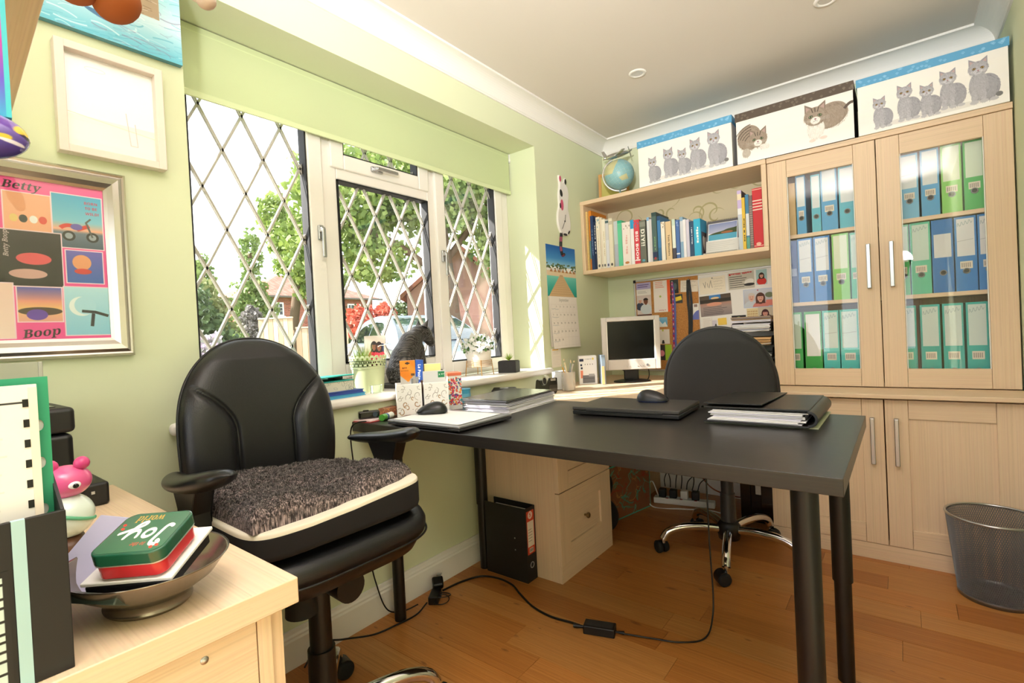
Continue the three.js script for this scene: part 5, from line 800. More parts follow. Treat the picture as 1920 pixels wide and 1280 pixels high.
// ================= WINDOW SILL =================
const A3 = new Atlas(2048, 1024, 0.6);
const s3 = (h) => A3.swatch(h);
{
  const flat = (name, label, cat, x, y, z, w, h, d, m, ry = 0, o = {}) => { const t = thing(name, label, cat, [x, y, z], ry, o.group); mesh('cover', [cb(w, 0.0022, d, 0.0008), cb(w, 0.0022, d, 0.0008).translate(0, h - 0.0022, 0), bx(-w / 2, -w / 2 + 0.003, 0.0022, h - 0.0022, -d / 2, d / 2)], m, t); mesh('pages', bx(-w / 2 + 0.003, w / 2 - 0.003, 0.0022, h - 0.0022, -d / 2 + 0.003, d / 2 - 0.003), o.pm ?? paper, t); return t; };
  flat('notebook', 'turquoise notebook lowest in the pile on the window sill', 'notebook', -0.072, 0.8452, 2.15, 0.18, 0.011, 0.24, col(0x46a9d6), 0.05, { pm: col(0x5db4dc) });
  flat('notebook', 'royal blue notebook on the turquoise one on the window sill', 'notebook', -0.076, 0.8566, 2.152, 0.18, 0.013, 0.235, col(0x2f4fa6), 0.0, { pm: col(0x3a55a8) });
  const q = A3.region(200, 60, (g, w, h) => { fillr(g, '#d9d8c4', 0, 0, w, h); g.strokeStyle = '#8f9a86'; g.lineWidth = 1.2; for (let i = 0; i < 22; i++) { g.beginPath(); g.ellipse(rnd() * w, rnd() * h, rr(6, 18), rr(3, 9), rnd() * 3, 0, 7); g.stroke(); } });
  const t = thing('organiser', 'bulging cream patterned organiser with a teal cover on the blue notebooks', 'organiser', [-0.08, 0.87, 2.17], 0.04);
  mesh('body', pbox(0.16, 0.034, 0.2, { rest: q }), A3.mat, t); mesh('teal_cover', [at(cb(0.164, 0.004, 0.205, 0.0015), 0, 0.034, 0), at(cb(0.164, 0.004, 0.21, 0.0015), 0.0, 0.047, 0, 0.02, 0.02, 0.05)], col(0x2aa79c, 0.5), t); mesh('strap', bx(-0.02, 0.02, 0.038, 0.048, -0.1, -0.06, 0.003), black, t);
  // green lace pot
  const gp = thing('plant_pot', 'pale green plant pot with a pierced lace rim on the window sill', 'plant pot', [-0.08, 0.8452, 1.944]);
  const pm = M(new THREE.Color().setRGB(0.62, 0.68, 0.4), 0.5, { side: THREE.DoubleSide });
  mesh('bowl', lathe([[0, 0.003], [0.054, 0.003], [0.0545, 0.0], [0.056, 0.0], [0.064, 0.09], [0.067, 0.092], [0.067, 0.1], [0.0645, 0.1], [0.062, 0.092], [0.055, 0.004]], 48), pm, gp);
  const rimL = 2 * Math.PI * 0.068, sh = new THREE.Shape(); sh.moveTo(0, 0); sh.lineTo(rimL, 0);
  for (let i = 24; i > 0; i--) { const x = i / 24 * rimL, w = rimL / 24; sh.quadraticCurveTo(x - w * 0.1, 0.046, x - w / 2, 0.046); sh.quadraticCurveTo(x - w * 0.9, 0.046, x - w, 0.036); } sh.lineTo(0, 0);
  for (let i = 0; i < 24; i++) { const cx = (i + 0.5) / 24 * rimL; for (const [dx, dy, r] of [[0, 0.032, 0.0045], [-0.0052, 0.019, 0.0032], [0.0052, 0.019, 0.0032], [0, 0.0085, 0.0038]]) { const hpath = new THREE.Path(); hpath.absellipse(cx + dx, dy, r, r * 1.05, 0, Math.PI * 2, true); sh.holes.push(hpath); } }
  const rg = new THREE.ExtrudeGeometry(sh, { depth: 0.0022, bevelEnabled: false, curveSegments: 7 }).toNonIndexed(), rp = rg.attributes.position;
  for (let i = 0; i < rp.count; i++) { const a = rp.getX(i) / 0.068, r = 0.066 + rp.getZ(i) + 0.08 * rp.getY(i); rp.setXYZ(i, r * Math.cos(a), 0.098 + rp.getY(i), r * Math.sin(a)); } rg.computeVertexNormals();
  mesh('lace_rim', rg, pm, gp); mesh('soil', cyl(0.06, 0.06, 0.085, 0.09, 30), M(0x3a2c20, 1), gp);
  const blades = (n, R, hmin, hmax, lean, w) => Array.from({ length: n }, () => { const a = rnd() * 6.283, r = R * Math.sqrt(rnd()), h = rr(hmin, hmax), b = a + rr(-0.5, 0.5), L = lean * rr(0.3, 1); return surf(1, 4, (u, v) => [r * Math.cos(a) + (u - 0.5) * w * (1 - v) * Math.sin(b) + L * v * v * Math.cos(b), h * v, r * Math.sin(a) - (u - 0.5) * w * (1 - v) * Math.cos(b) + L * v * v * Math.sin(b)]); });
  const gr = thing('grass_plant', 'tufted grass growing in the pale green lace pot', 'plant', [-0.08, 0.9355, 1.97]);
  const bl = mesh('blades', blades(150, 0.03, 0.06, 0.11, 0.035, 0.004), leafy(0.25, 0.36, 0.06), gr); bl.userData.kind = 'stuff';
  mesh('crown', lathe([[0, 0], [0.028, 0], [0.02, 0.008], [0, 0.01]], 16), M(0x5a5a2a, 1), gr);
  const ph = A3.region(110, 130, (g, w, h) => { fillr(g, '#e2d5cd', 0, 0, w, h); fillr(g, '#31406e', w * 0.55, h * 0.25, w * 0.35, h * 0.6); person(g, w * 0.45, h * 0.4, w * 0.28, '#8a5a46', '#241a1c', '#c8283e', true); person(g, w * 0.68, h * 0.42, w * 0.28, '#8a5a46', '#2a1c1c', '#d83c54', true); fillr(g, '#b83048', w * 0.25, h * 0.6, w * 0.3, h * 0.4); fillr(g, '#93a0b4', w * 0.55, h * 0.7, w * 0.45, h * 0.3); });
  const pc = thing('photo', 'small photo of two women propped in the pale green lace pot', 'photo', [-0.055, 0.9355, 1.925], 0.85);
  mesh('print', at(pbox(0.082, 0.13, 0.0012, { pz: ph, rest: s3('#eeeae6') }), 0, 0, 0, 0, -0.08), A3.mat, pc);
  mesh('clip', at(tube([[0.012, 0.085, 0.004], [0.02, 0.09, 0.006], [0.035, 0.09, 0.004], [0.05, 0.1, 0]], 0.0015, 16, 6), 0, 0, 0), white, pc);
  const gb = thing('glass_block', 'small clear acrylic block in front of the pale green pot', 'ornament', [0.003, 0.8452, 1.972]);
  mesh('block', cb(0.02, 0.03, 0.045, 0.002), P(0xf4fff8, 0.02, { transmission: 1, thickness: 0.02, ior: 1.49 }), gb);
}
// bronze cat: smooth-blended capsules
function field(caps, box, cell, k) { // caps: [x0,y0,z0,r0,x1,y1,z1,r1]
  const size = Math.max(box[3] - box[0], box[4] - box[1], box[5] - box[2]), n = Math.min(110, Math.ceil(size / cell)), cx = (box[0] + box[3]) / 2, cy = (box[1] + box[4]) / 2, cz = (box[2] + box[5]) / 2, hs = size / 2;
  const mc = new MarchingCubes(n, new THREE.MeshBasicMaterial(), false, false, 400000); mc.isolation = 0;
  for (let c = 0, i = 0; c < n; c++) for (let b = 0; b < n; b++) for (let a = 0; a < n; a++, i++) {
    const x = cx + (a / n * 2 - 1) * hs, y = cy + (b / n * 2 - 1) * hs, z = cz + (c / n * 2 - 1) * hs; let s = 0;
    for (const q of caps) { const dx = q[4] - q[0], dy = q[5] - q[1], dz = q[6] - q[2], L = dx * dx + dy * dy + dz * dz, t = L ? Math.min(1, Math.max(0, ((x - q[0]) * dx + (y - q[1]) * dy + (z - q[2]) * dz) / L)) : 0; const d = Math.hypot(x - q[0] - t * dx, y - q[1] - t * dy, z - q[2] - t * dz) - (q[3] + t * (q[7] - q[3])); s += Math.exp(-d / k); }
    mc.field[i] = Math.log(s + 1e-30) * k;
  }
  mc.update(); const cnt = mc.count, g = new THREE.BufferGeometry(), p = new Float32Array(mc.positionArray.slice(0, cnt * 3));
  for (let i = 0; i < cnt; i++) { p[i * 3] = cx + p[i * 3] * hs; p[i * 3 + 1] = cy + p[i * 3 + 1] * hs; p[i * 3 + 2] = cz + p[i * 3 + 2] * hs; }
  g.setAttribute('position', new THREE.BufferAttribute(p, 3)); const w = mergeVertices(g, 1e-5); w.computeVertexNormals();
  const pp = w.attributes.position, uv = new Float32Array(pp.count * 2); for (let i = 0; i < pp.count; i++) { uv[i * 2] = pp.getX(i) + pp.getZ(i); uv[i * 2 + 1] = pp.getY(i); } w.setAttribute('uv', new THREE.BufferAttribute(uv, 2));
  return w;
}
{
  // local: -z is where the cat faces, y up, x towards the room
  const t = thing('cat_statue', 'dark bronze statue of a seated cat looking down, on the window sill', 'statue', [-0.085, 0.8452, 1.735], 0.12);
  const caps = [
    [0, 0.06, 0.05, 0.058, 0, 0.12, 0.02, 0.056], [0, 0.12, 0.02, 0.056, 0, 0.185, -0.02, 0.046], [0, 0.185, -0.02, 0.044, 0, 0.222, -0.065, 0.03], [0, 0.222, -0.065, 0.03, 0.004, 0.228, -0.1, 0.033],
    [0.01, 0.215, -0.112, 0.028, 0.018, 0.185, -0.13, 0.018], [0.018, 0.185, -0.13, 0.017, 0.02, 0.176, -0.134, 0.013],
    [-0.022, 0.155, -0.045, 0.024, -0.022, 0.03, -0.07, 0.016], [0.024, 0.155, -0.045, 0.024, 0.026, 0.03, -0.07, 0.016], [-0.022, 0.028, -0.072, 0.016, -0.022, 0.026, -0.092, 0.014], [0.026, 0.028, -0.072, 0.016, 0.026, 0.026, -0.092, 0.014],
    [0.045, 0.06, 0.03, 0.042, 0.05, 0.035, -0.025, 0.022], [-0.045, 0.06, 0.03, 0.042, -0.05, 0.035, -0.025, 0.022], [0.05, 0.028, -0.01, 0.016, 0.052, 0.026, -0.05, 0.013],
    [0, 0.035, 0.095, 0.018, 0.05, 0.028, 0.08, 0.014], [0.05, 0.028, 0.08, 0.014, 0.075, 0.026, 0.02, 0.011],
  ];
  const streak = dtex(256, (u, v) => { const k = 128 + 120 * noise.noise(u * 40, v * 14, 3) + 50 * noise.noise(u * 90, v * 30, 8); const c = Math.max(30, Math.min(255, k)); return [c, c, c]; }, true, [7, 7]);
  mesh('body', field(caps, [-0.11, 0.0, -0.16, 0.11, 0.28, 0.13], 0.0036, 0.006), P(0x8a8480, 0.34, { metalness: 0.5, bumpMap: streak, bumpScale: 0.005, map: streak }), t);
  const ear = (x, rz) => at(new THREE.ConeGeometry(0.017, 0.042, 14).scale(1, 1, 0.55), x, 0.268, -0.098, 0.25, -0.5, rz);
  mesh('ear', ear(-0.02, 0.25), M(0x3a3836, 0.35, { metalness: 0.5 }), t); mesh('ear', ear(0.028, -0.3), M(0x3a3836, 0.35, { metalness: 0.5 }), t);
  mesh('plinth', cb(0.15, 0.018, 0.23, 0.003), M(0x3c3a38, 0.5), t);
}
{
  // white flowers in a wire stand
  const p = thing('plant_pot', 'white plant pot in a thin gold wire stand on the window sill', 'plant pot', [-0.1, 0.8452, 1.262]);
  mesh('pot', lathe([[0, 0.045], [0.054, 0.045], [0.058, 0.05], [0.064, 0.125], [0.061, 0.125], [0.056, 0.055], [0, 0.052]], 44), M(0xece6dd, 0.45), p); mesh('soil', cyl(0.059, 0.059, 0.108, 0.112, 24), M(0x33271c, 1), p);
  const gold = M(0xc79a58, 0.3, { metalness: 0.8 });
  for (let i = 0; i < 4; i++) { const a = i * Math.PI / 2 + 0.7; mesh('stand_leg', rod(V(0.072 * Math.cos(a), 0, 0.072 * Math.sin(a)), V(0.063 * Math.cos(a), 0.078, 0.063 * Math.sin(a)), 0.0021), gold, p); }
  for (let i = 0; i < 5; i++) mesh('stand_ring', new THREE.TorusGeometry(0.0645 + 0.0004 * i, 0.0011, 6, 48).rotateX(Math.PI / 2).translate(0, 0.046 + i * 0.0075, 0), gold, p);
  const f = thing('flowering_plant', 'bushy plant with tiny white flowers in the white wire-stand pot', 'plant', [-0.1, 0.9575, 1.262]);
  const leaves = [], fl = [];
  for (let i = 0; i < 380; i++) { const a = rnd() * 6.283, e = Math.acos(rr(0.02, 1)), R = rr(0.035, 0.086), x = R * Math.sin(e) * Math.cos(a), y = R * Math.cos(e) * 1.05 + 0.004, z = R * Math.sin(e) * Math.sin(a) * 1.15; const g = i % 2 ? new THREE.CircleGeometry(rr(0.005, 0.009), 6) : null; if (g) leaves.push(at(g, x, y, z, rr(0, 6), rr(-1, 1))); else { for (let k = 0; k < 4; k++) { const b = k * 1.57; fl.push(at(new THREE.CircleGeometry(0.006, 6).translate(0.0055, 0, 0).rotateZ(b), x * 1.05, y * 1.08 + 0.006, z * 1.05, a, -0.8 + 0.6 * (1 - y * 9))); } } }
  const stems = Array.from({ length: 24 }, () => { const a = rnd() * 6.283, r = rr(0.02, 0.07); return tube([[r * 0.2 * Math.cos(a), 0, r * 0.2 * Math.sin(a)], [r * 0.6 * Math.cos(a), 0.035, r * 0.6 * Math.sin(a)], [r * Math.cos(a), 0.07, r * Math.sin(a)]], 0.0009, 6, 4); });
  mesh('foliage', leaves, leafy(0.12, 0.24, 0.06), f).userData.kind = 'stuff'; mesh('flowers', fl, P(0xf6f6f2, 0.7, { side: THREE.DoubleSide }), f).userData.kind = 'stuff'; mesh('stems', stems, M(0x3f5a24, 0.8), f).userData.kind = 'stuff';
  const b = thing('plant_pot', 'small square matt black plant pot on the window sill', 'plant pot', [-0.045, 0.8452, 1.09], 0.35);
  mesh('pot', [cb(0.098, 0.06, 0.075, 0.003)], M(0x2b2b2d, 0.6), b); mesh('soil', cb(0.09, 0.004, 0.066).translate(0, 0.0585, 0), M(0x2a2118, 1), b);
  const sc = thing('succulent', 'lime green spiky succulent in the square black pot', 'plant', [-0.045, 0.9085, 1.09]);
  for (let i = 0; i < 22; i++) { const a = i * 2.4, e = 0.25 + 0.75 * (i / 22), L = rr(0.035, 0.05); mesh('leaf', at(new THREE.ConeGeometry(0.0045, L, 5).scale(1, 1, 0.5).translate(0, L / 2, 0), 0, 0, 0, a, e * 1.1), leafy(0.5, 0.68, 0.1), sc); }
}
// ================= ON THE BLACK TABLE =================
{
  const T = 0.7532;
  const laptop = (label, x, z, w, d, h, lidM, baseM, ry) => {
    const t = thing('laptop', label, 'laptop', [x, T, z], ry); mesh('feet', [cb(0.02, 0.003, 0.02).translate(-w / 2 + 0.03, 0, d / 2 - 0.03), cb(0.02, 0.003, 0.02).translate(w / 2 - 0.03, 0, d / 2 - 0.03), cb(0.02, 0.003, 0.02).translate(-w / 2 + 0.03, 0, -d / 2 + 0.03), cb(0.02, 0.003, 0.02).translate(w / 2 - 0.03, 0, -d / 2 + 0.03)], rubber, t);
    mesh('base', bx(-w / 2, w / 2, 0.003, h * 0.6, -d / 2, d / 2, 0.004), baseM, t); mesh('lid', bx(-w / 2, w / 2, h * 0.62, h, -d / 2, d / 2, 0.003), lidM, t); mesh('hinge', bx(-w * 0.36, w * 0.36, h * 0.5, h * 0.7, d / 2 - 0.006, d / 2 + 0.002, 0.002), black, t);
    return t;
  };
  laptop('silver laptop closed under white sheets at the window end of the black table', 0.37, 1.95, 0.34, 0.258, 0.02, M(0x9d9da0, 0.35, { metalness: 0.6 }), M(0x2a2a2c, 0.4), 0.0);
  const pp = thing('paper_sheet', 'loose white printed sheets lying on the silver laptop', 'paper', [0.362, T + 0.0203, 1.955], 0.02);
  for (let i = 0; i < 3; i++) mesh('sheet', at(cb(0.297, 0.0005, 0.21), 0.003 * i, i * 0.0006, 0.002 * i, 0.02 * i), paper, pp);
  const mouse = (label, x, y, z, ry, body, side) => {
    const t = thing('mouse', label, 'mouse', [x, y, z], ry);
    const f = (k) => surf(28, 20, (u, v) => { const a = u * Math.PI * 2, q = Math.pow(Math.sin(v * Math.PI / 2), 0.7), e = 0.75, c = Math.sign(Math.cos(a)) * Math.pow(Math.abs(Math.cos(a)), e), s = Math.sign(Math.sin(a)) * Math.pow(Math.abs(Math.sin(a)), e); return [c * 0.03 * q, k * (0.004 + 0.036 * Math.sqrt(Math.max(0, 1 - q * q)) * (1 - 0.35 * s * q)), s * 0.055 * q]; });
    mesh('shell', f(1), body, t); mesh('grip', [surf(28, 3, (u, v) => { const a = u * 6.2832, e = 0.75, c = Math.sign(Math.cos(a)) * Math.pow(Math.abs(Math.cos(a)), e), s = Math.sign(Math.sin(a)) * Math.pow(Math.abs(Math.sin(a)), e), k = 1 - 0.1 * (1 - v); return [c * 0.03 * k, 0.0005 + 0.0065 * v, s * 0.055 * k]; })], side, t);
    mesh('scroll_wheel', at(new THREE.CylinderGeometry(0.009, 0.009, 0.006, 18).rotateZ(Math.PI / 2), 0, 0.024, -0.033), rubber, t);
    return t;
  };
  mouse('black computer mouse on the white sheets', 0.268, T + 0.0228, 1.935, -0.94, P(0x161618, 0.3, { side: THREE.DoubleSide }), P(0x101011, 0.4, { side: THREE.DoubleSide }));
  laptop('dark grey laptop closed in the middle of the black table', 0.862, 1.535, 0.365, 0.245, 0.03, P(0x4a4744, 0.35, { metalness: 0.4 }), M(0x111112, 0.4), 0.06);
  mouse('dark blue-black mouse sitting on the dark grey laptop', 0.9, T + 0.0305, 1.478, 1.75, P(0x15151a, 0.35, { side: THREE.DoubleSide }), P(0x2a3566, 0.35, { side: THREE.DoubleSide }));
  // pile of papers
  const st = thing('paper_stack', 'thick pile of white and lilac papers on the black table near the window', 'papers', [0.338, T, 1.568], 0.06);
  for (let i = 0; i < 16; i++) mesh('sheaf', at(cb(0.205 + rr(-0.006, 0.006), 0.0024, 0.34), rr(-0.006, 0.006), i * 0.0026, rr(-0.008, 0.008), rr(-0.03, 0.03)), [paper, paperLilac, paper, col(0xd9d6e6)][i % 4], st);
  const fo = thing('folder', 'flat black folder lying on the pile of white papers', 'folder', [0.34, T + 0.0425, 1.585], 0.08);
  mesh('back_cover', cb(0.215, 0.002, 0.345, 0.0006), black, fo); mesh('pages', cb(0.2, 0.005, 0.33).translate(0, 0.002, 0), paperLilac, fo); mesh('front_cover', at(cb(0.215, 0.002, 0.345, 0.0006), 0, 0.0075, 0, 0, 0, -0.01), P(0x232a26, 0.25), fo);
  const bcup = thing('cup', 'light blue plastic tub behind the pile of papers', 'tub', [0.065, T, 1.56]);
  mesh('tub', lathe([[0, 0.001], [0.028, 0.001], [0.03, 0.004], [0.031, 0.055], [0.029, 0.055], [0.028, 0.005], [0, 0.004]], 30), M(0x4fb2dc, 0.35), bcup); mesh('label', cyl(0.0315, 0.0318, 0.012, 0.042, 30, true), M(0x7fcdec, 0.4, { side: THREE.DoubleSide }), bcup); mesh('lid', cyl(0.032, 0.032, 0.055, 0.062, 30), M(0x4aa8d4, 0.4), bcup);
  // filigree pen cubes
  const lace = A3.region(256, 300, (g, w, h) => { fillr(g, '#f4f2ee', 0, 0, w, h); const sc = (x, y, r, a, s, c, lw) => { g.strokeStyle = c; g.lineWidth = lw; g.beginPath(); for (let k = 0; k < 26; k++) { const q = k / 26, R = r * (1 - 0.8 * q), A = a + s * q * 5.2; g[k ? 'lineTo' : 'moveTo'](x + R * Math.cos(A), y + R * Math.sin(A)); } g.stroke(); }; for (let i = 0; i < 16; i++) { const x = rr(20, w - 20), y = rr(20, h - 20), r = rr(18, 46), a = rnd() * 6; sc(x, y, r, a, 1, 'rgba(128,120,114,.9)', 7); sc(x + 2, y + 2, r, a, 1, i % 3 ? 'rgba(236,232,226,.9)' : 'rgba(188,128,52,.95)', 4.5); } for (let i = 0; i < 26; i++) ell(g, 'rgba(150,145,140,.7)', rnd() * w, rnd() * h, rr(2, 6), rr(2, 4), rnd() * 3); g.strokeStyle = '#fbfaf8'; g.lineWidth = 16; g.strokeRect(4, 4, w - 8, h - 8); });
  const cube = (label, x, z, ry) => { const t = thing('pen_holder', label, 'pen holder', [x, T, z], ry, 'lace pen holders'); const w = 0.094, h = 0.122, k = 0.003; for (let i = 0; i < 4; i++) mesh('side', at(pbox(w - (i % 2) * 2 * k, h, k, { pz: lace, nz: lace, rest: s3('#f4f2ee') }).translate(0, 0, w / 2 - k / 2), 0, 0, 0, i * Math.PI / 2), A3.mat, t); mesh('bottom', cb(w - 2 * k, k, w - 2 * k), white, t); };
  cube('white lace pen holder with the orange packet in it', 0.085, 1.885, 0.93); cube('white lace pen holder with the white leaflet in it', 0.146, 1.803, 0.93);
  const put = (name, label, cat, x, z, y, w, h, d, ry, rx, rz, draw) => { const r = draw && A3.region(Math.round(w * 1600), Math.round(h * 1600), draw), t = thing(name, label, cat, [x, T + y, z], ry); mesh('body', at(pbox(w, h, d, { pz: r, rest: s3('#cfcac4') }), 0, 0, 0, 0, rx, rz), A3.mat, t); return t; };
  put('blister_pack', 'orange hang-tab packet sticking out of a white lace pen holder', 'packet', 0.085, 1.882, 0.06, 0.058, 0.15, 0.003, 0.75, 0.05, 0, (g, w, h) => { fillr(g, '#b9b2a8', 0, 0, w, h); g.fillStyle = '#f08a1e'; g.beginPath(); g.moveTo(0, 0); g.lineTo(w, 0); g.lineTo(w, h * 0.34); g.lineTo(w * 0.5, h * 0.56); g.lineTo(0, h * 0.38); g.fill(); fillr(g, '#3a2a1a', w * 0.35, h * 0.06, w * 0.3, h * 0.035); fillr(g, '#3a2a1a', w * 0.44, h * 0.045, w * 0.12, h * 0.065); marksText(g, w * 0.34, h * 0.2, w * 0.36, 18, '#7a4408'); marksText(g, w * 0.32, h * 0.27, w * 0.5, 8, '#8a4c10'); fillr(g, '#6a4a28', w * 0.7, h * 0.34, w * 0.24, h * 0.06); });
  put('packet', 'slim blue packet with white lettering behind the yellow notes', 'packet', 0.102, 1.848, 0.05, 0.03, 0.16, 0.004, 0.75, 0.03, -0.06, (g, w, h) => { fillr(g, '#2456b4', 0, 0, w, h); g.save(); g.translate(w / 2, h * 0.3); g.rotate(Math.PI / 2); txt(g, 'La Poste', 0, 0, 24, '#fff'); g.restore(); });
  put('sticky_notes', 'pale yellow block of notes standing in a white lace pen holder', 'notes', 0.125, 1.79, 0.09, 0.064, 0.1, 0.012, 0.75, 0.0, 0.0, (g, w, h) => { fillr(g, '#ecd089', 0, 0, w, h); });
  put('leaflet', 'white leaflet with a green logo in front of the yellow notes', 'leaflet', 0.15, 1.808, 0.02, 0.088, 0.145, 0.002, 0.93, 0.1, 0.0, (g, w, h) => { fillr(g, '#e2e2e2', 0, 0, w, h); fillr(g, '#2c8a5a', w * 0.66, h * 0.03, w * 0.28, h * 0.16); marksText(g, w * 0.8, h * 0.11, w * 0.2, 15, '#cfe6d4'); fillr(g, '#2a2a5a', w * 0.26, h * 0.5, w * 0.16, h * 0.09); });
  const pens = [[0x8a8c90, 0.075, 1.905, 0.13, 'grey pen'], [0x9a9a98, 0.085, 1.886, 0.135, 'silver pen'], [0x5a3a2a, 0.09, 1.868, 0.12, 'brown pen']];
  for (const [c, x, z, L, label] of pens) { const t = thing('pen', label + ' standing in the lace holder beside the orange packet', 'pen', [x + 0.03, T + 0.006, z - 0.012]); mesh('barrel', rod(V(0, 0, 0), V(0.006, L, -0.006), 0.0045, 10), col(c, 0.4), t); mesh('cap', rod(V(0.0045, L * 0.72, -0.0045), V(0.0062, L + 0.004, -0.0062), 0.0052, 10), col(c, 0.3), t); }
  const cbx = A3.region(120, 240, (g, w, h) => { fillr(g, '#efeae4', 0, 0, w, h); const cs = ['#e8603c', '#f0a03c', '#d83c5a', '#4a4a8a', '#3aa0a0', '#e87a5a', '#c03a6a']; for (let i = 0; i < 170; i++) ell(g, cs[(rnd() * 7) | 0], rnd() * w, rr(h * 0.08, h * 0.86), rr(3, 14), rr(3, 9), rnd() * 3); fillr(g, '#e8e6e2', 0, h * 0.87, w, h * 0.13); });
  const cbt = thing('gift_box', 'tall box with a bright coral and orange floral print beside the lace pen holders', 'box', [0.14, T, 1.695], 0.95); mesh('box', pbox(0.055, 0.135, 0.075, { pz: cbx, px: cbx, rest: s3('#efe0d8') }), A3.mat, cbt); mesh('lid', pbox(0.057, 0.012, 0.077, { rest: s3('#e87a5a') }, 0.1355), A3.mat, cbt);
  // small things at the window corner
  const pad = thing('notepad', 'thin pink and red notepad at the window corner of the black table', 'notepad', [0.05, T, 2.03], 0.15); mesh('cover', cb(0.085, 0.004, 0.11, 0.001), col(0xb2444a), pad); mesh('pages', cb(0.08, 0.004, 0.104).translate(0, 0.004, 0), col(0xf0d8dc), pad);
  const wc = thing('webcam', 'small glossy black webcam lying on the pink notepad', 'webcam', [0.045, T + 0.0085, 2.042], 1.1); mesh('body', cb(0.075, 0.028, 0.03, 0.006), blackGloss, wc); mesh('lens', cyl(0.008, 0.009, 0, 0.004, 20).rotateX(Math.PI / 2).translate(0.02, 0.015, 0.0145), P(0x3a4450, 0.1), wc); mesh('button', cb(0.02, 0.003, 0.012, 0.001).translate(-0.01, 0.028, 0), black, wc);
  const gl = thing('glue_stick', 'white and green glue stick lying beside the pink notepad', 'glue stick', [0.09, T + 0.0122, 1.99], 0.4); mesh('tube', new THREE.CylinderGeometry(0.0115, 0.0115, 0.05, 20).rotateX(Math.PI / 2), M(0xe8ebe4, 0.35), gl); mesh('cap', new THREE.CylinderGeometry(0.012, 0.012, 0.022, 20).rotateX(Math.PI / 2).translate(0, 0, 0.035), M(0x4f9c3a, 0.4), gl); mesh('band', new THREE.CylinderGeometry(0.0118, 0.0118, 0.012, 20).rotateX(Math.PI / 2).translate(0, 0, 0.016), M(0x2f5f8a, 0.4), gl);
  const pcs = thing('pencil_case', 'slim orange and brown patterned case in front of the lace pen holders', 'pencil case', [0.03, T, 1.935], 0.25);
  const pt = A3.region(160, 60, (g, w, h) => { grad(g, 0, 0, w, h, [[0, '#a06a4a'], [1, '#8a5a48']]); for (let i = 0; i < 80; i++) ell(g, ['#e8a050', '#d8704a', '#e8c080', '#7a4a40'][(rnd() * 4) | 0], rnd() * w, rnd() * h, rr(2, 6), rr(2, 4)); });
  mesh('case', pbox(0.04, 0.034, 0.085, { rest: pt }), A3.mat, pcs); mesh('zip', bx(-0.0015, 0.0015, 0.034, 0.0355, -0.04, 0.04), steel, pcs);
  const wl = thing('wallet', 'flat brown leather wallet under the lace pen holders', 'wallet', [0.15, T, 1.93], 0.3); void wl; mesh('flap', cb(0.07, 0.006, 0.05, 0.002), M(0x7a4a36, 0.5), wl); mesh('under', cb(0.075, 0.004, 0.045, 0.001).translate(0.004, -0.0, 0.004), M(0x5c3a2c, 0.6), wl);
  // leather folio
  const ft = thing('leather_folio', 'black leather document folio stuffed with papers near the end of the black table', 'folio', [1.262, T, 1.492], 0.0);
  const lm = P(0x171615, 0.36, { bumpMap: leatherBump, bumpScale: 0.0005 });
  mesh('back_cover', at(cb(0.272, 0.005, 0.32, 0.002), 0, 0.004, 0, -0.01), lm, ft);
  mesh('spine_fold', at(ext((() => { const s = new THREE.Shape(); s.absarc(0, 0, 0.021, -Math.PI / 2, Math.PI / 2, false); s.absarc(0, 0, 0.016, Math.PI / 2, -Math.PI / 2, true); return s; })(), 0.315, 0.001, 18).translate(0, 0, -0.1575), 0.132, 0.0275, 0), lm, ft);
  mesh('front_cover', at(cb(0.27, 0.005, 0.315, 0.002), 0, 0.046, 0, 0, 0, 0.01), lm, ft);
  mesh('clasp_flap', at(cb(0.16, 0.004, 0.335, 0.0015), -0.055, 0.0525, -0.02, -0.03, -0.02, 0.015), lm, ft);
  for (let i = 0; i < 9; i++) mesh('papers', at(cb(0.235 + rr(-0.015, 0.01), 0.0026, 0.3), rr(-0.01, 0.008), 0.0095 + i * 0.0036, rr(-0.004, 0.008), rr(-0.02, 0.02)), i % 3 ? paper : paperLilac, ft);
  const nb = thing('notebook', 'pale green notebook peeping out under the black leather folio', 'notebook', [1.262, T, 1.492]); mesh('pad', cb(0.292, 0.0032, 0.29).translate(0.006, 0, -0.004), col(0xcfd3b4), nb);
}
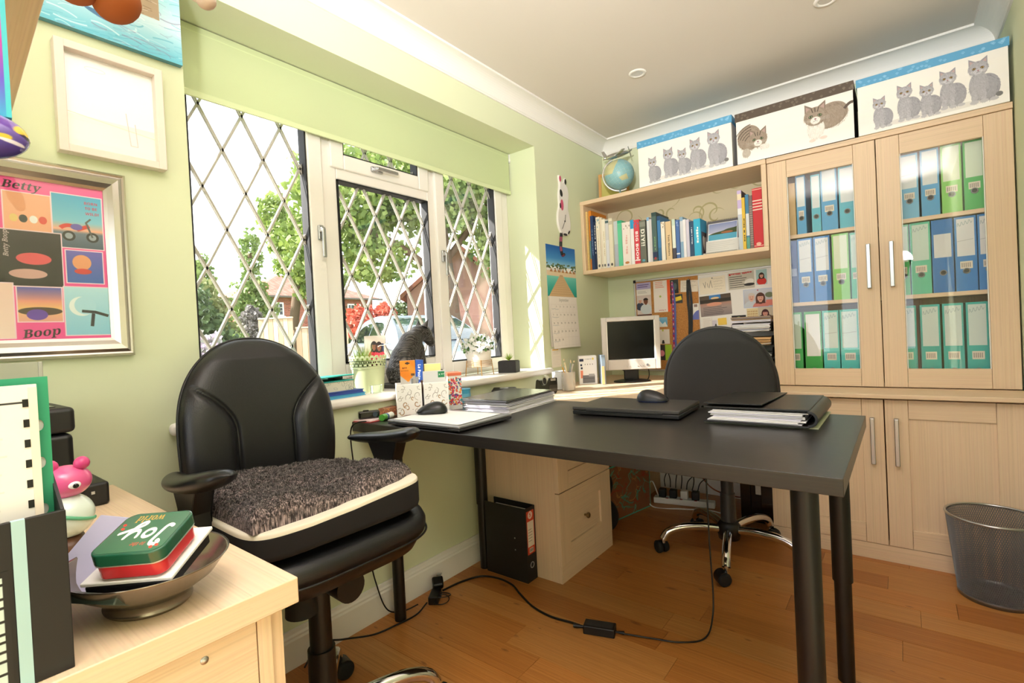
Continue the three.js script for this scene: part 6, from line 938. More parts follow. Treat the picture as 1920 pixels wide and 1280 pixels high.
// ================= UNDER THE TABLES =================
{
  const reg = A3.region(70, 312, (g, w, h) => { fillr(g, '#141314', 0, 0, w, h); fillr(g, '#d2462c', w * 0.12, h * 0.05, w * 0.76, h * 0.58); ell(g, '#f0d8d0', w * 0.5, h * 0.11, 16, 16); txt(g, '5', w * 0.5, h * 0.11, 24, '#d2462c'); fillr(g, '#e8ddd0', w * 0.18, h * 0.19, w * 0.64, h * 0.34); lines(g, w * 0.24, h * 0.3, w * 0.5, 5, 12, '#8a8078', 2); fillr(g, '#e8ddd0', w * 0.3, h * 0.55, w * 0.4, h * 0.06); for (let i = 0; i < 8; i++) fillr(g, '#3a2a28', w * (0.33 + i * 0.045), h * 0.557, 1.6, h * 0.045); });
  const t = thing('lever_arch_file', 'black lever arch file with a red spine label on the floor against the drawer pedestal', 'file', [0.335, 0, 1.4755], Math.PI / 2);
  const w = 0.068, h = 0.312, d = 0.222, k = 0.003, cr = s3('#141314');
  mesh('cover', [pbox(w, h, k, { pz: reg, rest: cr }).translate(0, 0, -k / 2), pbox(k, h, d, { rest: cr }).translate(w / 2 - k / 2, 0, -k - d / 2), pbox(k, h, d, { rest: cr }).translate(-w / 2 + k / 2, 0, -k - d / 2)], A3.mat, t);
  mesh('finger_ring', new THREE.TorusGeometry(0.0115, 0.002, 8, 26).translate(0, 0.068, 0.0005), steel, t); mesh('pages', cb(w - 0.012, h - 0.03, d - 0.03).translate(0, 0.008, -d / 2), paper, t);
  for (let i = 0; i < 2; i++) mesh('rivet', cyl(0.003, 0.003, 0, 0.0012, 10).rotateZ(Math.PI / 2).translate(-w / 2, 0.13 + 0.05 * i, -0.06), steel, t);
  // rucksack
  const r = thing('rucksack', 'black rucksack with red trim on the floor behind the drawer pedestal', 'bag', [0.3, 0, 0.88], 0.0);
  mesh('body', field([[-0.1, 0.09, 0, 0.085, 0.05, 0.09, 0, 0.085], [-0.09, 0.25, 0, 0.08, 0.03, 0.25, 0, 0.08], [-0.06, 0.36, 0, 0.06, 0.0, 0.36, 0, 0.06]], [-0.24, -0.02, -0.24, 0.24, 0.46, 0.24], 0.009, 0.02), M(0x151517, 0.8), r);
  mesh('trim', tube([[0.02, 0.4, -0.05], [0.055, 0.395, 0.0], [0.09, 0.34, 0.04], [0.1, 0.28, 0.06]], 0.006, 24, 8), M(0xb02430, 0.6), r); mesh('handle', tube([[-0.03, 0.42, 0], [-0.02, 0.455, 0], [0.02, 0.45, 0], [0.03, 0.41, 0]], 0.008, 20, 8), M(0x111113, 0.8), r);
  // gift bag
  const gbm = A3.region(400, 280, (g, w, h) => { fillr(g, '#8c5a3a', 0, 0, w, h); for (let i = 0; i < 46; i++) { g.strokeStyle = ['#4f9a80', '#a8442c', '#6aa890', '#c08a50'][i % 4]; g.lineWidth = rr(2, 6); g.beginPath(); let x = rnd() * w, y = rnd() * h; g.moveTo(x, y); for (let k = 0; k < 4; k++) g.quadraticCurveTo(x += rr(-30, 40), y += rr(-30, 30), x += rr(-20, 40), y += rr(-20, 20)); g.stroke(); } g.strokeStyle = '#46c0b0'; g.lineWidth = 12; g.strokeRect(0, 0, w, h); });
  const b = thing('shopping_bag', 'brown and teal patterned shopping bag under the corner worktop', 'bag', [0.265, 0, 0.56], 1.36);
  mesh('bag', pbox(0.4, 0.3, 0.2, { rest: gbm }), A3.mat, b); mesh('handle', [tube([[-0.08, 0.3, 0.09], [-0.07, 0.36, 0.08], [0.07, 0.36, 0.08], [0.08, 0.3, 0.09]], 0.004, 24, 6)], col(0x46c0b0), b); mesh('contents', cb(0.3, 0.05, 0.12, 0.01).translate(0, 0.3005, 0), col(0x8a2430), b);
  // tower computer
  const pc = thing('computer_tower', 'glossy black tower computer with red lights beside the base cupboard', 'computer', [0.975, 0, 0.2]);
  mesh('case', cb(0.165, 0.42, 0.31, 0.006), blackGloss, pc); mesh('front_panel', [bx(-0.08, -0.03, 0.02, 0.4, 0.155, 0.162, 0.003), bx(0.02, 0.08, 0.02, 0.4, 0.155, 0.162, 0.003)], P(0x060607, 0.1, { clearcoat: 0.8 }), pc);
  mesh('vent', Array.from({ length: 8 }, (_, i) => bx(-0.07, -0.04, 0.2 + i * 0.011, 0.206 + i * 0.011, 0.1605, 0.1632)), M(0x8a8d92, 0.4, { metalness: 0.6 }), pc); mesh('badge', bx(-0.006, 0.02, 0.15, 0.22, 0.1552, 0.158), M(0xd8cdbd, 0.5), pc); for (const x of [0.0, 0.03]) mesh('red_stripe', bx(x, x + 0.006, 0.27, 0.36, 0.1552, 0.163), M(0xc02a22, 0.4), pc);
  // cables and power strip
  const ps = thing('power_strip', 'white extension socket strip full of plugs on the floor by the skirting board', 'extension lead', [0.56, 0, 0.27], 0.2);
  mesh('strip', cb(0.34, 0.035, 0.055, 0.006), white, ps); for (let i = 0; i < 4; i++) mesh('plug', at(cb(0.042, 0.048, 0.042, 0.006), -0.12 + i * 0.062, 0.0355, 0), i === 2 ? white : black, ps); for (let i = 0; i < 3; i++) mesh('rocker', bx(-0.1 + i * 0.08, -0.085 + i * 0.08, 0.03, 0.037, 0.018, 0.025, 0.001), col(0x9a2a2a), ps);
  const cable = (name, label, pts, rad, m) => { const t = thing(name, label, 'cable', [0, 0, 0]); mesh('lead', tube(pts, rad, pts.length * 14, 7), m, t); return t; };
  cable('cable', 'white cable looped in front of the white socket strip', [[0.43, 0.05, 0.33], [0.38, 0.12, 0.3], [0.36, 0.06, 0.36], [0.42, 0.005, 0.4], [0.58, 0.005, 0.36], [0.72, 0.005, 0.31], [0.84, 0.005, 0.34]], 0.0035, white);
  for (let i = 0; i < 7; i++) cable('cable', ['first', 'second', 'third', 'fourth', 'fifth', 'sixth', 'seventh'][i] + ' black lead from the wall side hanging down to the white socket strip', [[0.4 + i * 0.05 + rr(-0.03, 0.03), 0.66, 0.04], [0.42 + i * 0.045, 0.4, 0.09 + rr(0, 0.06)], [0.42 + i * 0.04 + rr(-0.05, 0.05), 0.2, 0.2], [0.44 + i * 0.035, 0.13, 0.25], [0.45 + i * 0.032, 0.09, 0.27]], 0.0028, black);
  cable('cable', 'red-brown lead trailing from the socket strip towards the tower computer', [[0.52, 0.3, 0.1], [0.6, 0.2, 0.16], [0.7, 0.1, 0.2], [0.8, 0.05, 0.14], [0.86, 0.02, 0.03]], 0.004, col(0x9a5a3a));
  const ad = thing('power_adapter', 'black laptop power adapter lying on the oak floor under the table', 'power adapter', [0.742, 0, 1.648], 0.31);
  mesh('brick', cb(0.108, 0.03, 0.048, 0.004), black, ad); mesh('strain_relief', [new THREE.CylinderGeometry(0.007, 0.0045, 0.04, 12).rotateZ(Math.PI / 2).translate(-0.072, 0.012, 0), new THREE.CylinderGeometry(0.003, 0.006, 0.03, 12).rotateZ(Math.PI / 2).translate(0.068, 0.012, 0)], black, ad); mesh('label', bx(-0.045, 0.045, 0.0298, 0.0304, -0.016, 0.016), col(0x262627), ad);
  cable('cable', 'black mains lead curving over the floor to the power adapter', [[0.075, 0.006, 1.75], [0.09, 0.005, 1.65], [0.13, 0.005, 1.572], [0.2, 0.005, 1.548], [0.284, 0.005, 1.558], [0.36, 0.005, 1.6], [0.46, 0.005, 1.648], [0.55, 0.005, 1.665], [0.64, 0.009, 1.662], [0.672, 0.012, 1.665]], 0.0042, black);
  cable('cable', 'thin black lead running from the power adapter up to the table edge', [[0.818, 0.012, 1.627], [0.9, 0.004, 1.588], [0.995, 0.004, 1.552], [1.05, 0.006, 1.49], [1.055, 0.05, 1.42], [1.04, 0.3, 1.375], [1.035, 0.55, 1.362], [1.035, 0.757, 1.36], [1.05, 0.762, 1.39], [1.06, 0.77, 1.45]], 0.0028, black);
  cable('cable', 'black lead coming down the wall beside the office chair', [[0.09, 0.757, 2.06], [0.06, 0.757, 2.1], [0.035, 0.74, 2.11], [0.02, 0.6, 2.1], [0.024, 0.35, 2.07], [0.03, 0.15, 2.04], [0.045, 0.03, 2.0], [0.06, 0.006, 1.94], [0.07, 0.006, 1.88]], 0.0025, black);
  cable('cable', 'black lead lying along the skirting behind the table leg', [[0.07, 0.02, 2.35], [0.04, 0.05, 2.28], [0.06, 0.03, 2.2], [0.09, 0.006, 2.1], [0.11, 0.006, 2.02], [0.12, 0.006, 1.93], [0.1, 0.012, 1.86]], 0.0032, black);
  const pl = thing('power_adapter', 'black adapter bundled with leads on the floor by the skirting board', 'power adapter', [0.098, 0, 1.815], 0.6);
  mesh('brick', cb(0.04, 0.032, 0.075, 0.005), black, pl); mesh('plug', at(cb(0.045, 0.03, 0.045, 0.008), 0.0, 0.034, -0.055, 0.3, 0.5), black, pl); mesh('plug_pins', at(bx(-0.01, 0.01, 0.0, 0.003, -0.03, -0.012), 0.0, 0.06, -0.07), steel, pl); mesh('coil', [new THREE.TorusGeometry(0.04, 0.002, 6, 30).rotateX(1.3).translate(0.02, 0.016, -0.01), new THREE.TorusGeometry(0.03, 0.002, 6, 30).rotateX(1.7).translate(0.03, 0.014, 0.02)], black, pl);
}
// ================= FOREGROUND UNIT AND WALL PICTURES =================
const A4 = new Atlas(1536, 1024, 0.5);
const s4 = (h) => A4.swatch(h);
{
  const T = 0.7152;
  const b = thing('bowl', 'oval pewter bowl of papers standing on the maple drawer unit', 'bowl', [0.805, T, 2.938], 0.15);
  const bm = P(0x8d8378, 0.22, { metalness: 0.85, side: THREE.DoubleSide });
  mesh('bowl', lathe([[0, 0.004], [0.05, 0.002], [0.054, 0.0], [0.056, 0.004], [0.05, 0.012], [0.06, 0.017], [0.088, 0.035], [0.104, 0.055], [0.107, 0.058], [0.103, 0.057], [0.086, 0.038], [0.058, 0.021], [0, 0.016]], 64).scale(1, 1, 0.84), bm, b);
  mesh('foot_ring', new THREE.TorusGeometry(0.053, 0.003, 8, 48).rotateX(Math.PI / 2).scale(1, 1, 0.84).translate(0, 0.003, 0), bm, b);
  const st = (name, label, cat, x, y, z, ry, rx, rz, w, h, d, m) => { const t = thing(name, label, cat, [x, T + y, z], ry); mesh('body', at(cb(w, h, d, Math.min(h * 0.3, 0.002)), 0, 0, 0, 0, rx, rz), m, t); return t; };
  st('wallet', 'black wallet lying flat in the pewter bowl', 'wallet', 0.83, 0.05, 2.938, 0.75, 0.22, 0, 0.095, 0.014, 0.095, M(0x17151a, 0.5));
  st('notepad', 'white notepad under the green and red tin', 'notepad', 0.835, 0.067, 2.94, 0.75, 0.24, 0, 0.102, 0.005, 0.1, paper);
  st('booklet', 'booklet with a lilac edge leaning up out of the pewter bowl', 'booklet', 0.772, 0.03, 3.002, 0.35, -0.85, 0, 0.14, 0.1, 0.004, M(0xc4c2e0, 0.5));
  st('booklet', 'blue-edged booklet leaning behind the lilac one', 'booklet', 0.762, 0.034, 2.992, 0.35, -0.8, 0, 0.13, 0.085, 0.003, M(0x4f74b0, 0.5));
  st('card_case', 'grey-green card case lying in the pewter bowl beside the black file', 'case', 0.83, 0.032, 3.0, 0.5, -0.5, 0, 0.1, 0.012, 0.04, M(0x39443f, 0.5));
  st('lighter', 'small red box at the back of the pewter bowl', 'box', 0.72, 0.052, 2.955, 0.3, 0, 0, 0.02, 0.022, 0.03, M(0xcf2a30, 0.5));
  // tin
  const lid = A4.region(330, 200, (g, w, h) => {
    fillr(g, '#2c6b52', 0, 0, w, h); g.save(); g.translate(w, h); g.rotate(Math.PI); // the lettering is read from the wall side
    g.lineCap = 'round'; g.strokeStyle = '#fff'; g.lineWidth = 17;
    g.beginPath(); g.moveTo(58, 52); g.quadraticCurveTo(36, 40, 58, 34); g.quadraticCurveTo(92, 34, 84, 62); g.lineTo(74, 112); g.quadraticCurveTo(66, 138, 42, 122); g.stroke();
    g.lineWidth = 15; g.beginPath(); g.ellipse(134, 92, 23, 19, -0.2, 0, 7); g.stroke(); g.beginPath(); g.moveTo(182, 76); g.quadraticCurveTo(184, 112, 208, 108); g.quadraticCurveTo(232, 100, 238, 72); g.moveTo(238, 72); g.quadraticCurveTo(232, 150, 196, 150); g.quadraticCurveTo(176, 142, 206, 126); g.quadraticCurveTo(250, 108, 282, 96); g.stroke();
    txt(g, 'to the', w * 0.42, h * 0.2, 24, '#c8463c', 'italic bold', 'center', 'serif'); txt(g, 'world', w * 0.6, h * 0.84, 46, '#c9a24a', 'bold', 'center', 'serif');
    for (const [x, y] of [[40, 30], [60, 22], [290, 120], [300, 140]]) ell(g, '#d8382c', x, y, 11, 6, 0.4); g.restore();
  });
  const tn = thing('biscuit_tin', 'green and red gift tin lettered Joy to the world, on papers in the bowl', 'tin', [0.848, T + 0.0735, 2.945], 0.75);
  const rs = (w, d, r) => { const s = new THREE.Shape(); s.moveTo(-w / 2 + r, -d / 2); s.lineTo(w / 2 - r, -d / 2); s.absarc(w / 2 - r, -d / 2 + r, r, -Math.PI / 2, 0); s.absarc(w / 2 - r, d / 2 - r, r, 0, Math.PI / 2); s.absarc(-w / 2 + r, d / 2 - r, r, Math.PI / 2, Math.PI); s.absarc(-w / 2 + r, -d / 2 + r, r, Math.PI, Math.PI * 1.5); return s; };
  const W0 = 0.078, D0 = 0.08, up = (g, y) => g.rotateX(-Math.PI / 2).translate(0, y, 0).rotateX(0.26);
  mesh('tin_base', up(ext(rs(W0 - 0.004, D0 - 0.004, 0.011), 0.016, 0.0012), 0.0012), P(0xd0333c, 0.25, { clearcoat: 0.5 }), tn);
  mesh('lid_rim', up(ext(rs(W0, D0, 0.012), 0.0125, 0.0015), 0.02), P(0x1f5a46, 0.25, { clearcoat: 0.6 }), tn);
  mesh('bead', up(ext(rs(W0 + 0.001, D0 + 0.001, 0.012), 0.0014, 0.0006), 0.0178), silver, tn);
  const top = up(ext(rs(W0 - 0.003, D0 - 0.003, 0.011), 0.0006), 0.0338), q = top.attributes.position, uv = top.attributes.uv; for (let i = 0; i < q.count; i++) uv.setXY(i, lid[0] + (q.getX(i) / W0 + 0.5) * (lid[2] - lid[0]), lid[1] + (0.5 - Math.max(-0.5, Math.min(0.5, (q.getZ(i) - 0.009) / (D0 * 0.966)))) * (lid[3] - lid[1]));
  mesh('lid_top', top, P(0xffffff, 0.16, { map: A4.mat.map, clearcoat: 0.7, clearcoatRoughness: 0.1 }), tn);
  // magazine file with documents
  const f = thing('magazine_file', 'tall black file box with a pale blue strip on the maple drawer unit', 'file', [0.9, T, 3.03]);
  const bk = M(0x161314, 0.55);
  mesh('front_wall', [bx(-0.006, 0, 0, 0.166, 0.0, 0.031, 0.001), bx(-0.006, 0, 0, 0.166, 0.041, 0.13, 0.001)], bk, f); mesh('blue_strip', bx(-0.006, 0.0004, 0, 0.166, 0.031, 0.041), M(0xa9cbd0, 0.5), f, 'pale blue strip');
  mesh('side_wall', [ext(shape([[0, 0], [-0.25, 0], [-0.25, 0.28], [-0.16, 0.28], [0, 0.166]]), 0.003).translate(-0.006, 0, 0.0), ext(shape([[0, 0], [-0.25, 0], [-0.25, 0.28], [-0.16, 0.28], [0, 0.166]]), 0.003).translate(-0.006, 0, 0.127)], bk, f); mesh('floor_panel', bx(-0.25, -0.006, 0, 0.003, 0.003, 0.127), bk, f); mesh('back_wall', bx(-0.256, -0.25, 0, 0.28, 0.0, 0.13), bk, f);
  const word = A4.region(40, 200, (g, w, h) => { fillr(g, '#161314', 0, 0, w, h); g.save(); g.translate(w / 2, h / 2); g.rotate(Math.PI / 2); marksText(g, 0, 0, h * 0.9, 34, '#c9dad6'); g.restore(); });
  mesh('lettering', pbox(0.02, 0.12, 0.0006, { pz: word, rest: s4('#161314') }).rotateY(Math.PI / 2).translate(0.0004, 0.0, 0.055), A4.mat, f);
  const page = A4.region(240, 330, (g, w, h) => { fillr(g, '#efe9e6', 0, 0, w, h); lines(g, 24, 60, w * 0.6, 12, 20, '#cfc6c4'); fillr(g, '#dfe4d4', 30, 120, 14, 80); fillr(g, '#222', w * 0.3, 20, w * 0.7 - 34, 2); });
  const doc = thing('bound_document', 'white comb-bound document with black binding slots standing in the black file box', 'document', [0.872, T + 0.0035, 3.036]);
  mesh('pages', pbox(0.08, 0.295, 0.006, { pz: page, rest: s4('#efe9e6') }).rotateY(Math.PI / 2).translate(0, 0, 0.047), A4.mat, doc);
  mesh('binding_comb', Array.from({ length: 13 }, (_, i) => bx(0.001, 0.0038, 0.02 + i * 0.021, 0.028 + i * 0.021, 0.014, 0.0185)), black, doc); mesh('margin', bx(0.0031, 0.0036, 0.0, 0.292, 0.007, 0.0138), col(0xf0e2d2), doc);
  const gd = thing('divider', 'green punched divider sheet behind the comb-bound document', 'divider', [0.862, T + 0.0035, 3.032]);
  const gs = shape([[0.0, 0], [0.09, 0], [0.09, 0.302], [0.0, 0.302]]); for (const y of [0.06, 0.11, 0.16, 0.21, 0.25]) { const hp = new THREE.Path(); hp.absellipse(0.009, y, 0.004, 0.006, 0, Math.PI * 2, true); gs.holes.push(hp); }
  mesh('sheet', ext(gs, 0.0012).rotateY(-Math.PI / 2).translate(0, 0, 0.0), col(0x2f9a72), gd); mesh('backing', bx(-0.006, -0.0014, 0, 0.3, -0.0, 0.09), col(0xcfd2d0), gd);
  const pw = thing('plastic_wallet', 'clear plastic wallet edge standing up beside the green divider', 'wallet', [0.8, T + 0.0035, 3.034]);
  mesh('sleeve', bx(-0.0012, 0.0012, 0, 0.318, -0.004, 0.088, 0.0005), P(0xc9cbbd, 0.25, { transmission: 0.5, thickness: 0 }), pw); mesh('edge_seam', bx(-0.0018, 0.0018, 0, 0.318, -0.008, -0.004, 0.001), M(0xa3a397, 0.4), pw);
  for (let i = 0; i < 3; i++) { const d = thing('document', ['brown', 'grey', 'navy'][i] + ' document standing in the black file box behind the plastic wallet', 'document', [0.775 - i * 0.03, T + 0.0035, 3.036]); mesh('cover', bx(-0.002, 0.002, 0, 0.2 + 0.02 * i, 0, 0.085), col([0x6a4a3c, 0x8a8a8c, 0x2a3050][i]), d); mesh('pages', bx(-0.0065, -0.002, 0.002, 0.198 + 0.02 * i, 0.002, 0.084), paper, d); }
  // printer
  const pr = thing('printer', 'black printer with a low paper tray at the back of the maple drawer unit', 'printer', [0, T, 0]);
  mesh('body', [bx(0.03, 0.235, 0.012, 0.168, 2.9, 3.35, 0.012), bx(0.03, 0.228, 0.0, 0.013, 2.91, 3.33)], P(0x151516, 0.4), pr); mesh('scanner_lid', bx(0.028, 0.238, 0.17, 0.222, 2.896, 3.35, 0.01), P(0x1b1b1c, 0.42), pr); mesh('control_strip', bx(0.06, 0.2, 0.2215, 0.2235, 2.92, 3.0, 0.001), P(0x0e0e10, 0.2), pr);
  mesh('tray', bx(0.05, 0.215, 0.0, 0.05, 2.842, 2.9, 0.007), P(0x131314, 0.45), pr); mesh('tray_slot', bx(0.08, 0.15, 0.0495, 0.0505, 2.862, 2.872), rubber, pr); mesh('latch', bx(0.2151, 0.2165, 0.028, 0.034, 2.868, 2.874), silver, pr);
  // pink ornament
  const o = thing('ornament', 'pink headed ornament with a green and white ball on a brown base behind the bowl', 'ornament', [0.5, T, 2.962]);
  mesh('base', lathe([[0, 0], [0.028, 0], [0.028, 0.012], [0.023, 0.018], [0.02, 0.03], [0, 0.03]], 28), M(0x5c3a22, 0.4), o); mesh('ball', new THREE.SphereGeometry(0.036, 28, 20).translate(0, 0.064, 0), P(0xdfeee2, 0.15, { clearcoat: 0.6 }), o); mesh('green_swirl', new THREE.TorusGeometry(0.0362, 0.003, 8, 36).rotateX(1.2).translate(0, 0.066, 0), M(0x63b58a, 0.3), o);
  mesh('head', new THREE.SphereGeometry(0.03, 28, 20).scale(1, 0.9, 1.15).translate(0, 0.12, 0.0), P(0xe8639a, 0.25, { clearcoat: 0.5 }), o); mesh('ear', [new THREE.SphereGeometry(0.011, 14, 10).translate(0, 0.148, 0.018), new THREE.SphereGeometry(0.011, 14, 10).translate(0.01, 0.148, -0.02)], P(0xd84a86, 0.3), o);
  mesh('eye', new THREE.SphereGeometry(0.0085, 16, 12).scale(0.5, 0.7, 1).translate(0.0285, 0.117, -0.006), M(0xf6f6f6, 0.2), o); mesh('pupil', new THREE.SphereGeometry(0.004, 12, 8).scale(0.6, 1, 1).translate(0.0325, 0.116, -0.007), M(0x141414, 0.2), o);
}
// pictures on the window wall (all hang facing +x)
const hang = (name, label, y, z) => thing(name, label, 'picture', [0.001, y, z], Math.PI / 2);
{
  const art = A4.region(560, 420, (g, w, h) => {
    grad(g, 0, 0, w, h, [[0, '#4fb4c8'], [0.4, '#8fd0dc'], [0.7, '#c4dde6'], [1, '#5fb8d0']]);
    for (let i = 0; i < 420; i++) { g.strokeStyle = `rgba(${['255,255,255', '60,150,180', '120,110,150', '200,220,230'][i % 4]},${rr(0.15, 0.5)})`; g.lineWidth = rr(1, 5); const x = rnd() * w, y = rnd() * h; g.beginPath(); g.moveTo(x, y); g.quadraticCurveTo(x + rr(10, 40), y + rr(-14, 14), x + rr(20, 90), y + rr(-16, 16)); g.stroke(); }
    fillr(g, '#a89478', w * 0.5, h * 0.3, w * 0.38, h * 0.38); for (let i = 0; i < 90; i++) { g.strokeStyle = `rgba(${['90,70,50', '230,225,215', '120,160,170'][i % 3]},.5)`; g.lineWidth = 2; const x = w * rr(0.5, 0.86), y = h * rr(0.3, 0.68); g.beginPath(); g.moveTo(x, y); g.lineTo(x + rr(-30, 30), y + rr(-3, 3)); g.stroke(); }
    ell(g, '#a9c46a', w * 0.28, h * 0.62, 60, 20, 0.2); g.save(); g.translate(w * 0.58, h * 0.82); g.rotate(0.25); ell(g, '#3f6f96', 0, 0, 44, 9); g.fillStyle = '#3f6f96'; g.beginPath(); g.moveTo(-40, 0); g.lineTo(-60, -12); g.lineTo(-56, 8); g.fill(); g.beginPath(); g.moveTo(4, -6); g.lineTo(12, -20); g.lineTo(18, -5); g.fill(); g.restore();
  });
  const c = hang('canvas_picture', 'turquoise canvas of dolphins in rippling water at the top of the window wall', 1.846, 2.795);
  mesh('canvas', pbox(0.43, 0.32, 0.018, { pz: art, rest: s4('#5a97a8') }).translate(0, 0, 0.0095), A4.mat, c); mesh('stretcher_bar', [bx(-0.2, 0.2, 0.01, 0.03, 0, 0.0005)], mapleDk, c);
  const draw = A4.region(220, 270, (g, w, h) => { fillr(g, '#fbfaf8', 0, 0, w, h); g.strokeStyle = '#d9d4d0'; g.lineWidth = 1.3; g.beginPath(); g.ellipse(w * 0.34, h * 0.12, 24, 6, 0, 0, 7); g.stroke(); g.strokeStyle = '#e6cfa0'; g.beginPath(); g.moveTo(0, h * 0.62); g.lineTo(w, h * 0.72); g.stroke(); grad(g, 0, h * 0.64, w, h * 0.36, [[0, 'rgba(248,232,190,.35)'], [1, 'rgba(248,232,190,.15)']]); g.strokeStyle = '#c9a8a8'; g.lineWidth = 1.6; g.beginPath(); g.moveTo(w * 0.66, h * 0.5); g.lineTo(w * 0.7, h * 0.85); g.lineTo(w * 0.78, h * 0.85); g.lineTo(w * 0.76, h * 0.6); g.stroke(); });
  const p = hang('framed_print', 'pale line drawing in a square whitewashed wood frame on the window wall', 1.536, 2.7465);
  const fw = M(0xe9ddd4, 0.55), hw = 0.111, hh = 0.271;
  mesh('frame', [bx(-hw, -hw + 0.019, 0, hh, 0, 0.03, 0.002), bx(hw - 0.019, hw, 0, hh, 0, 0.03, 0.002), bx(-hw + 0.018, hw - 0.018, 0, 0.019, 0, 0.03, 0.002, 'x'), bx(-hw + 0.018, hw - 0.018, hh - 0.019, hh, 0, 0.03, 0.002, 'x')], fw, p);
  mesh('print', pbox(0.186, 0.235, 0.002, { pz: draw, rest: s4('#fbfaf8') }).translate(0, 0.018, 0.006), A4.mat, p); mesh('glazing', bx(-0.093, 0.093, 0.018, 0.253, 0.011, 0.0125), glass, p);
  const poster = A4.region(500, 512, (g, w, h) => {
    fillr(g, '#f0529c', 0, 0, w, h); const X = (x) => 500 - (690 - x) / 690 * 272, Y = (y) => (y - 110) / 1015 * 512, panel = (x0, y0, x1, y1, f) => { g.save(); g.fillStyle = '#f6d9e4'; g.fillRect(X(x0) - 3, Y(y0) - 3, X(x1) - X(x0) + 6, Y(y1) - Y(y0) + 6); g.beginPath(); g.rect(X(x0), Y(y0), X(x1) - X(x0), Y(y1) - Y(y0)); g.clip(); g.translate(X(x0), Y(y0)); f(X(x1) - X(x0), Y(y1) - Y(y0)); g.restore(); };
    panel(60, 205, 335, 445, (a, b) => { fillr(g, '#f0b08a', 0, 0, a, b); for (const [x, c] of [[0.2, '#e8c87a'], [0.4, '#222'], [0.62, '#eee'], [0.82, '#d84a3c']]) ell(g, c, a * x, b * 0.66, a * 0.09, b * 0.1); });
    panel(345, 175, 668, 520, (a, b) => { grad(g, 0, 0, a, b, [[0, '#3fa8d0'], [0.5, '#7fc4d8'], [0.66, '#f0b090'], [0.72, '#6a7a8a'], [1, '#4a5a6c']]); txt(g, 'BORN', a * 0.78, b * 0.12, 13, '#c83a5a'); txt(g, 'TO BE', a * 0.78, b * 0.22, 12, '#c83a5a'); txt(g, 'WILD!', a * 0.8, b * 0.32, 13, '#c83a5a'); for (const x of [0.3, 0.78]) { ell(g, '#1c1c20', a * x, b * 0.78, a * 0.13, a * 0.13); ell(g, '#9aa4ae', a * x, b * 0.78, a * 0.08, a * 0.08); } g.strokeStyle = '#d2362e'; g.lineWidth = 12; g.beginPath(); g.moveTo(a * 0.14, b * 0.64); g.quadraticCurveTo(a * 0.3, b * 0.52, a * 0.5, b * 0.64); g.lineTo(a * 0.72, b * 0.56); g.stroke(); g.strokeStyle = '#555'; g.lineWidth = 5; g.beginPath(); g.moveTo(a * 0.78, b * 0.78); g.lineTo(a * 0.66, b * 0.5); g.lineTo(a * 0.76, b * 0.42); g.stroke(); ell(g, '#6a5ab0', a * 0.46, b * 0.6, a * 0.12, b * 0.06); });
    panel(12, 440, 388, 782, (a, b) => { grad(g, 0, 0, a, b, [[0, '#2a1c22'], [1, '#120c10']]); ell(g, '#e0525c', a * 0.55, b * 0.5, a * 0.28, b * 0.11); ell(g, 'rgba(240,190,180,.85)', a * 0.45, b * 0.78, a * 0.3, b * 0.09); g.save(); g.translate(a * 0.13, b * 0.25); g.rotate(-Math.PI / 2); txt(g, 'Betty Boop', 0, 0, 16, '#e8d8da', 'italic', 'center', 'serif'); g.restore(); });
    panel(415, 540, 655, 750, (a, b) => { grad(g, 0, 0, a, b, [[0, '#6a62b8'], [1, '#3a66b4']]); ell(g, '#e8a070', a * 0.42, b * 0.36, a * 0.26, b * 0.24); ell(g, '#d2403c', a * 0.44, b * 0.64, a * 0.24, b * 0.09); });
    panel(108, 790, 372, 1005, (a, b) => { grad(g, 0, 0, a, b, [[0, '#5a5ab0'], [0.4, '#e89a86'], [0.6, '#f0c080'], [1, '#e8a898']]); ell(g, '#4a3428', a * 0.5, b * 0.7, a * 0.5, b * 0.12); ell(g, '#6a42b0', a * 0.42, b * 0.8, a * 0.24, b * 0.16); });
    panel(390, 780, 705, 1095, (a, b) => { grad(g, 0, 0, a, b, [[0, '#b6e2ee'], [1, '#8ccce4']]); ell(g, '#e9f4f4', a * 0.34, b * 0.4, a * 0.26, a * 0.26); ell(g, '#aeddec', a * 0.42, b * 0.38, a * 0.23, a * 0.24); g.strokeStyle = '#2a2a30'; g.lineWidth = 9; g.beginPath(); g.moveTo(a * 0.34, b * 0.5); g.lineTo(a * 0.62, b * 0.52); g.lineTo(a * 0.9, b * 0.6); g.moveTo(a * 0.58, b * 0.55); g.lineTo(a * 0.54, b * 0.82); g.stroke(); });
    panel(-330, 120, 28, 420, (a, b) => grad(g, 0, 0, a, b, [[0, '#3a55b0'], [1, '#2a3f90']])); panel(-330, 770, 85, 1105, (a, b) => grad(g, 0, 0, a, b, [[0, '#f0d0c4'], [1, '#f4dcd0']])); panel(-330, 450, -10, 740, (a, b) => grad(g, 0, 0, a, b, [[0, '#f0d8b0'], [1, '#e8a0b0']]));
    g.save(); g.translate(X(165), Y(160)); g.rotate(0.02); txt(g, 'Betty', 0, 0, 34, '#1c1016', 'italic bold', 'center', 'serif'); g.restore(); g.save(); g.translate(X(235), Y(1075)); g.rotate(-0.12); txt(g, 'Boop', 0, 0, 36, '#1c1016', 'italic bold', 'center', 'serif'); g.restore();
  });
  const s = hang('framed_poster', 'bright pink collage poster in a wide brushed silver frame on the window wall', 1.038, 2.9575);
  const sm2 = P(0xc9c3bb, 0.26, { metalness: 0.9 }), prof = () => shape([[0, 0], [0.047, 0], [0.047, 0.009], [0.04, 0.013], [0.03, 0.0225], [0.018, 0.026], [0.01, 0.02], [0.006, 0.022], [0, 0.014]]);
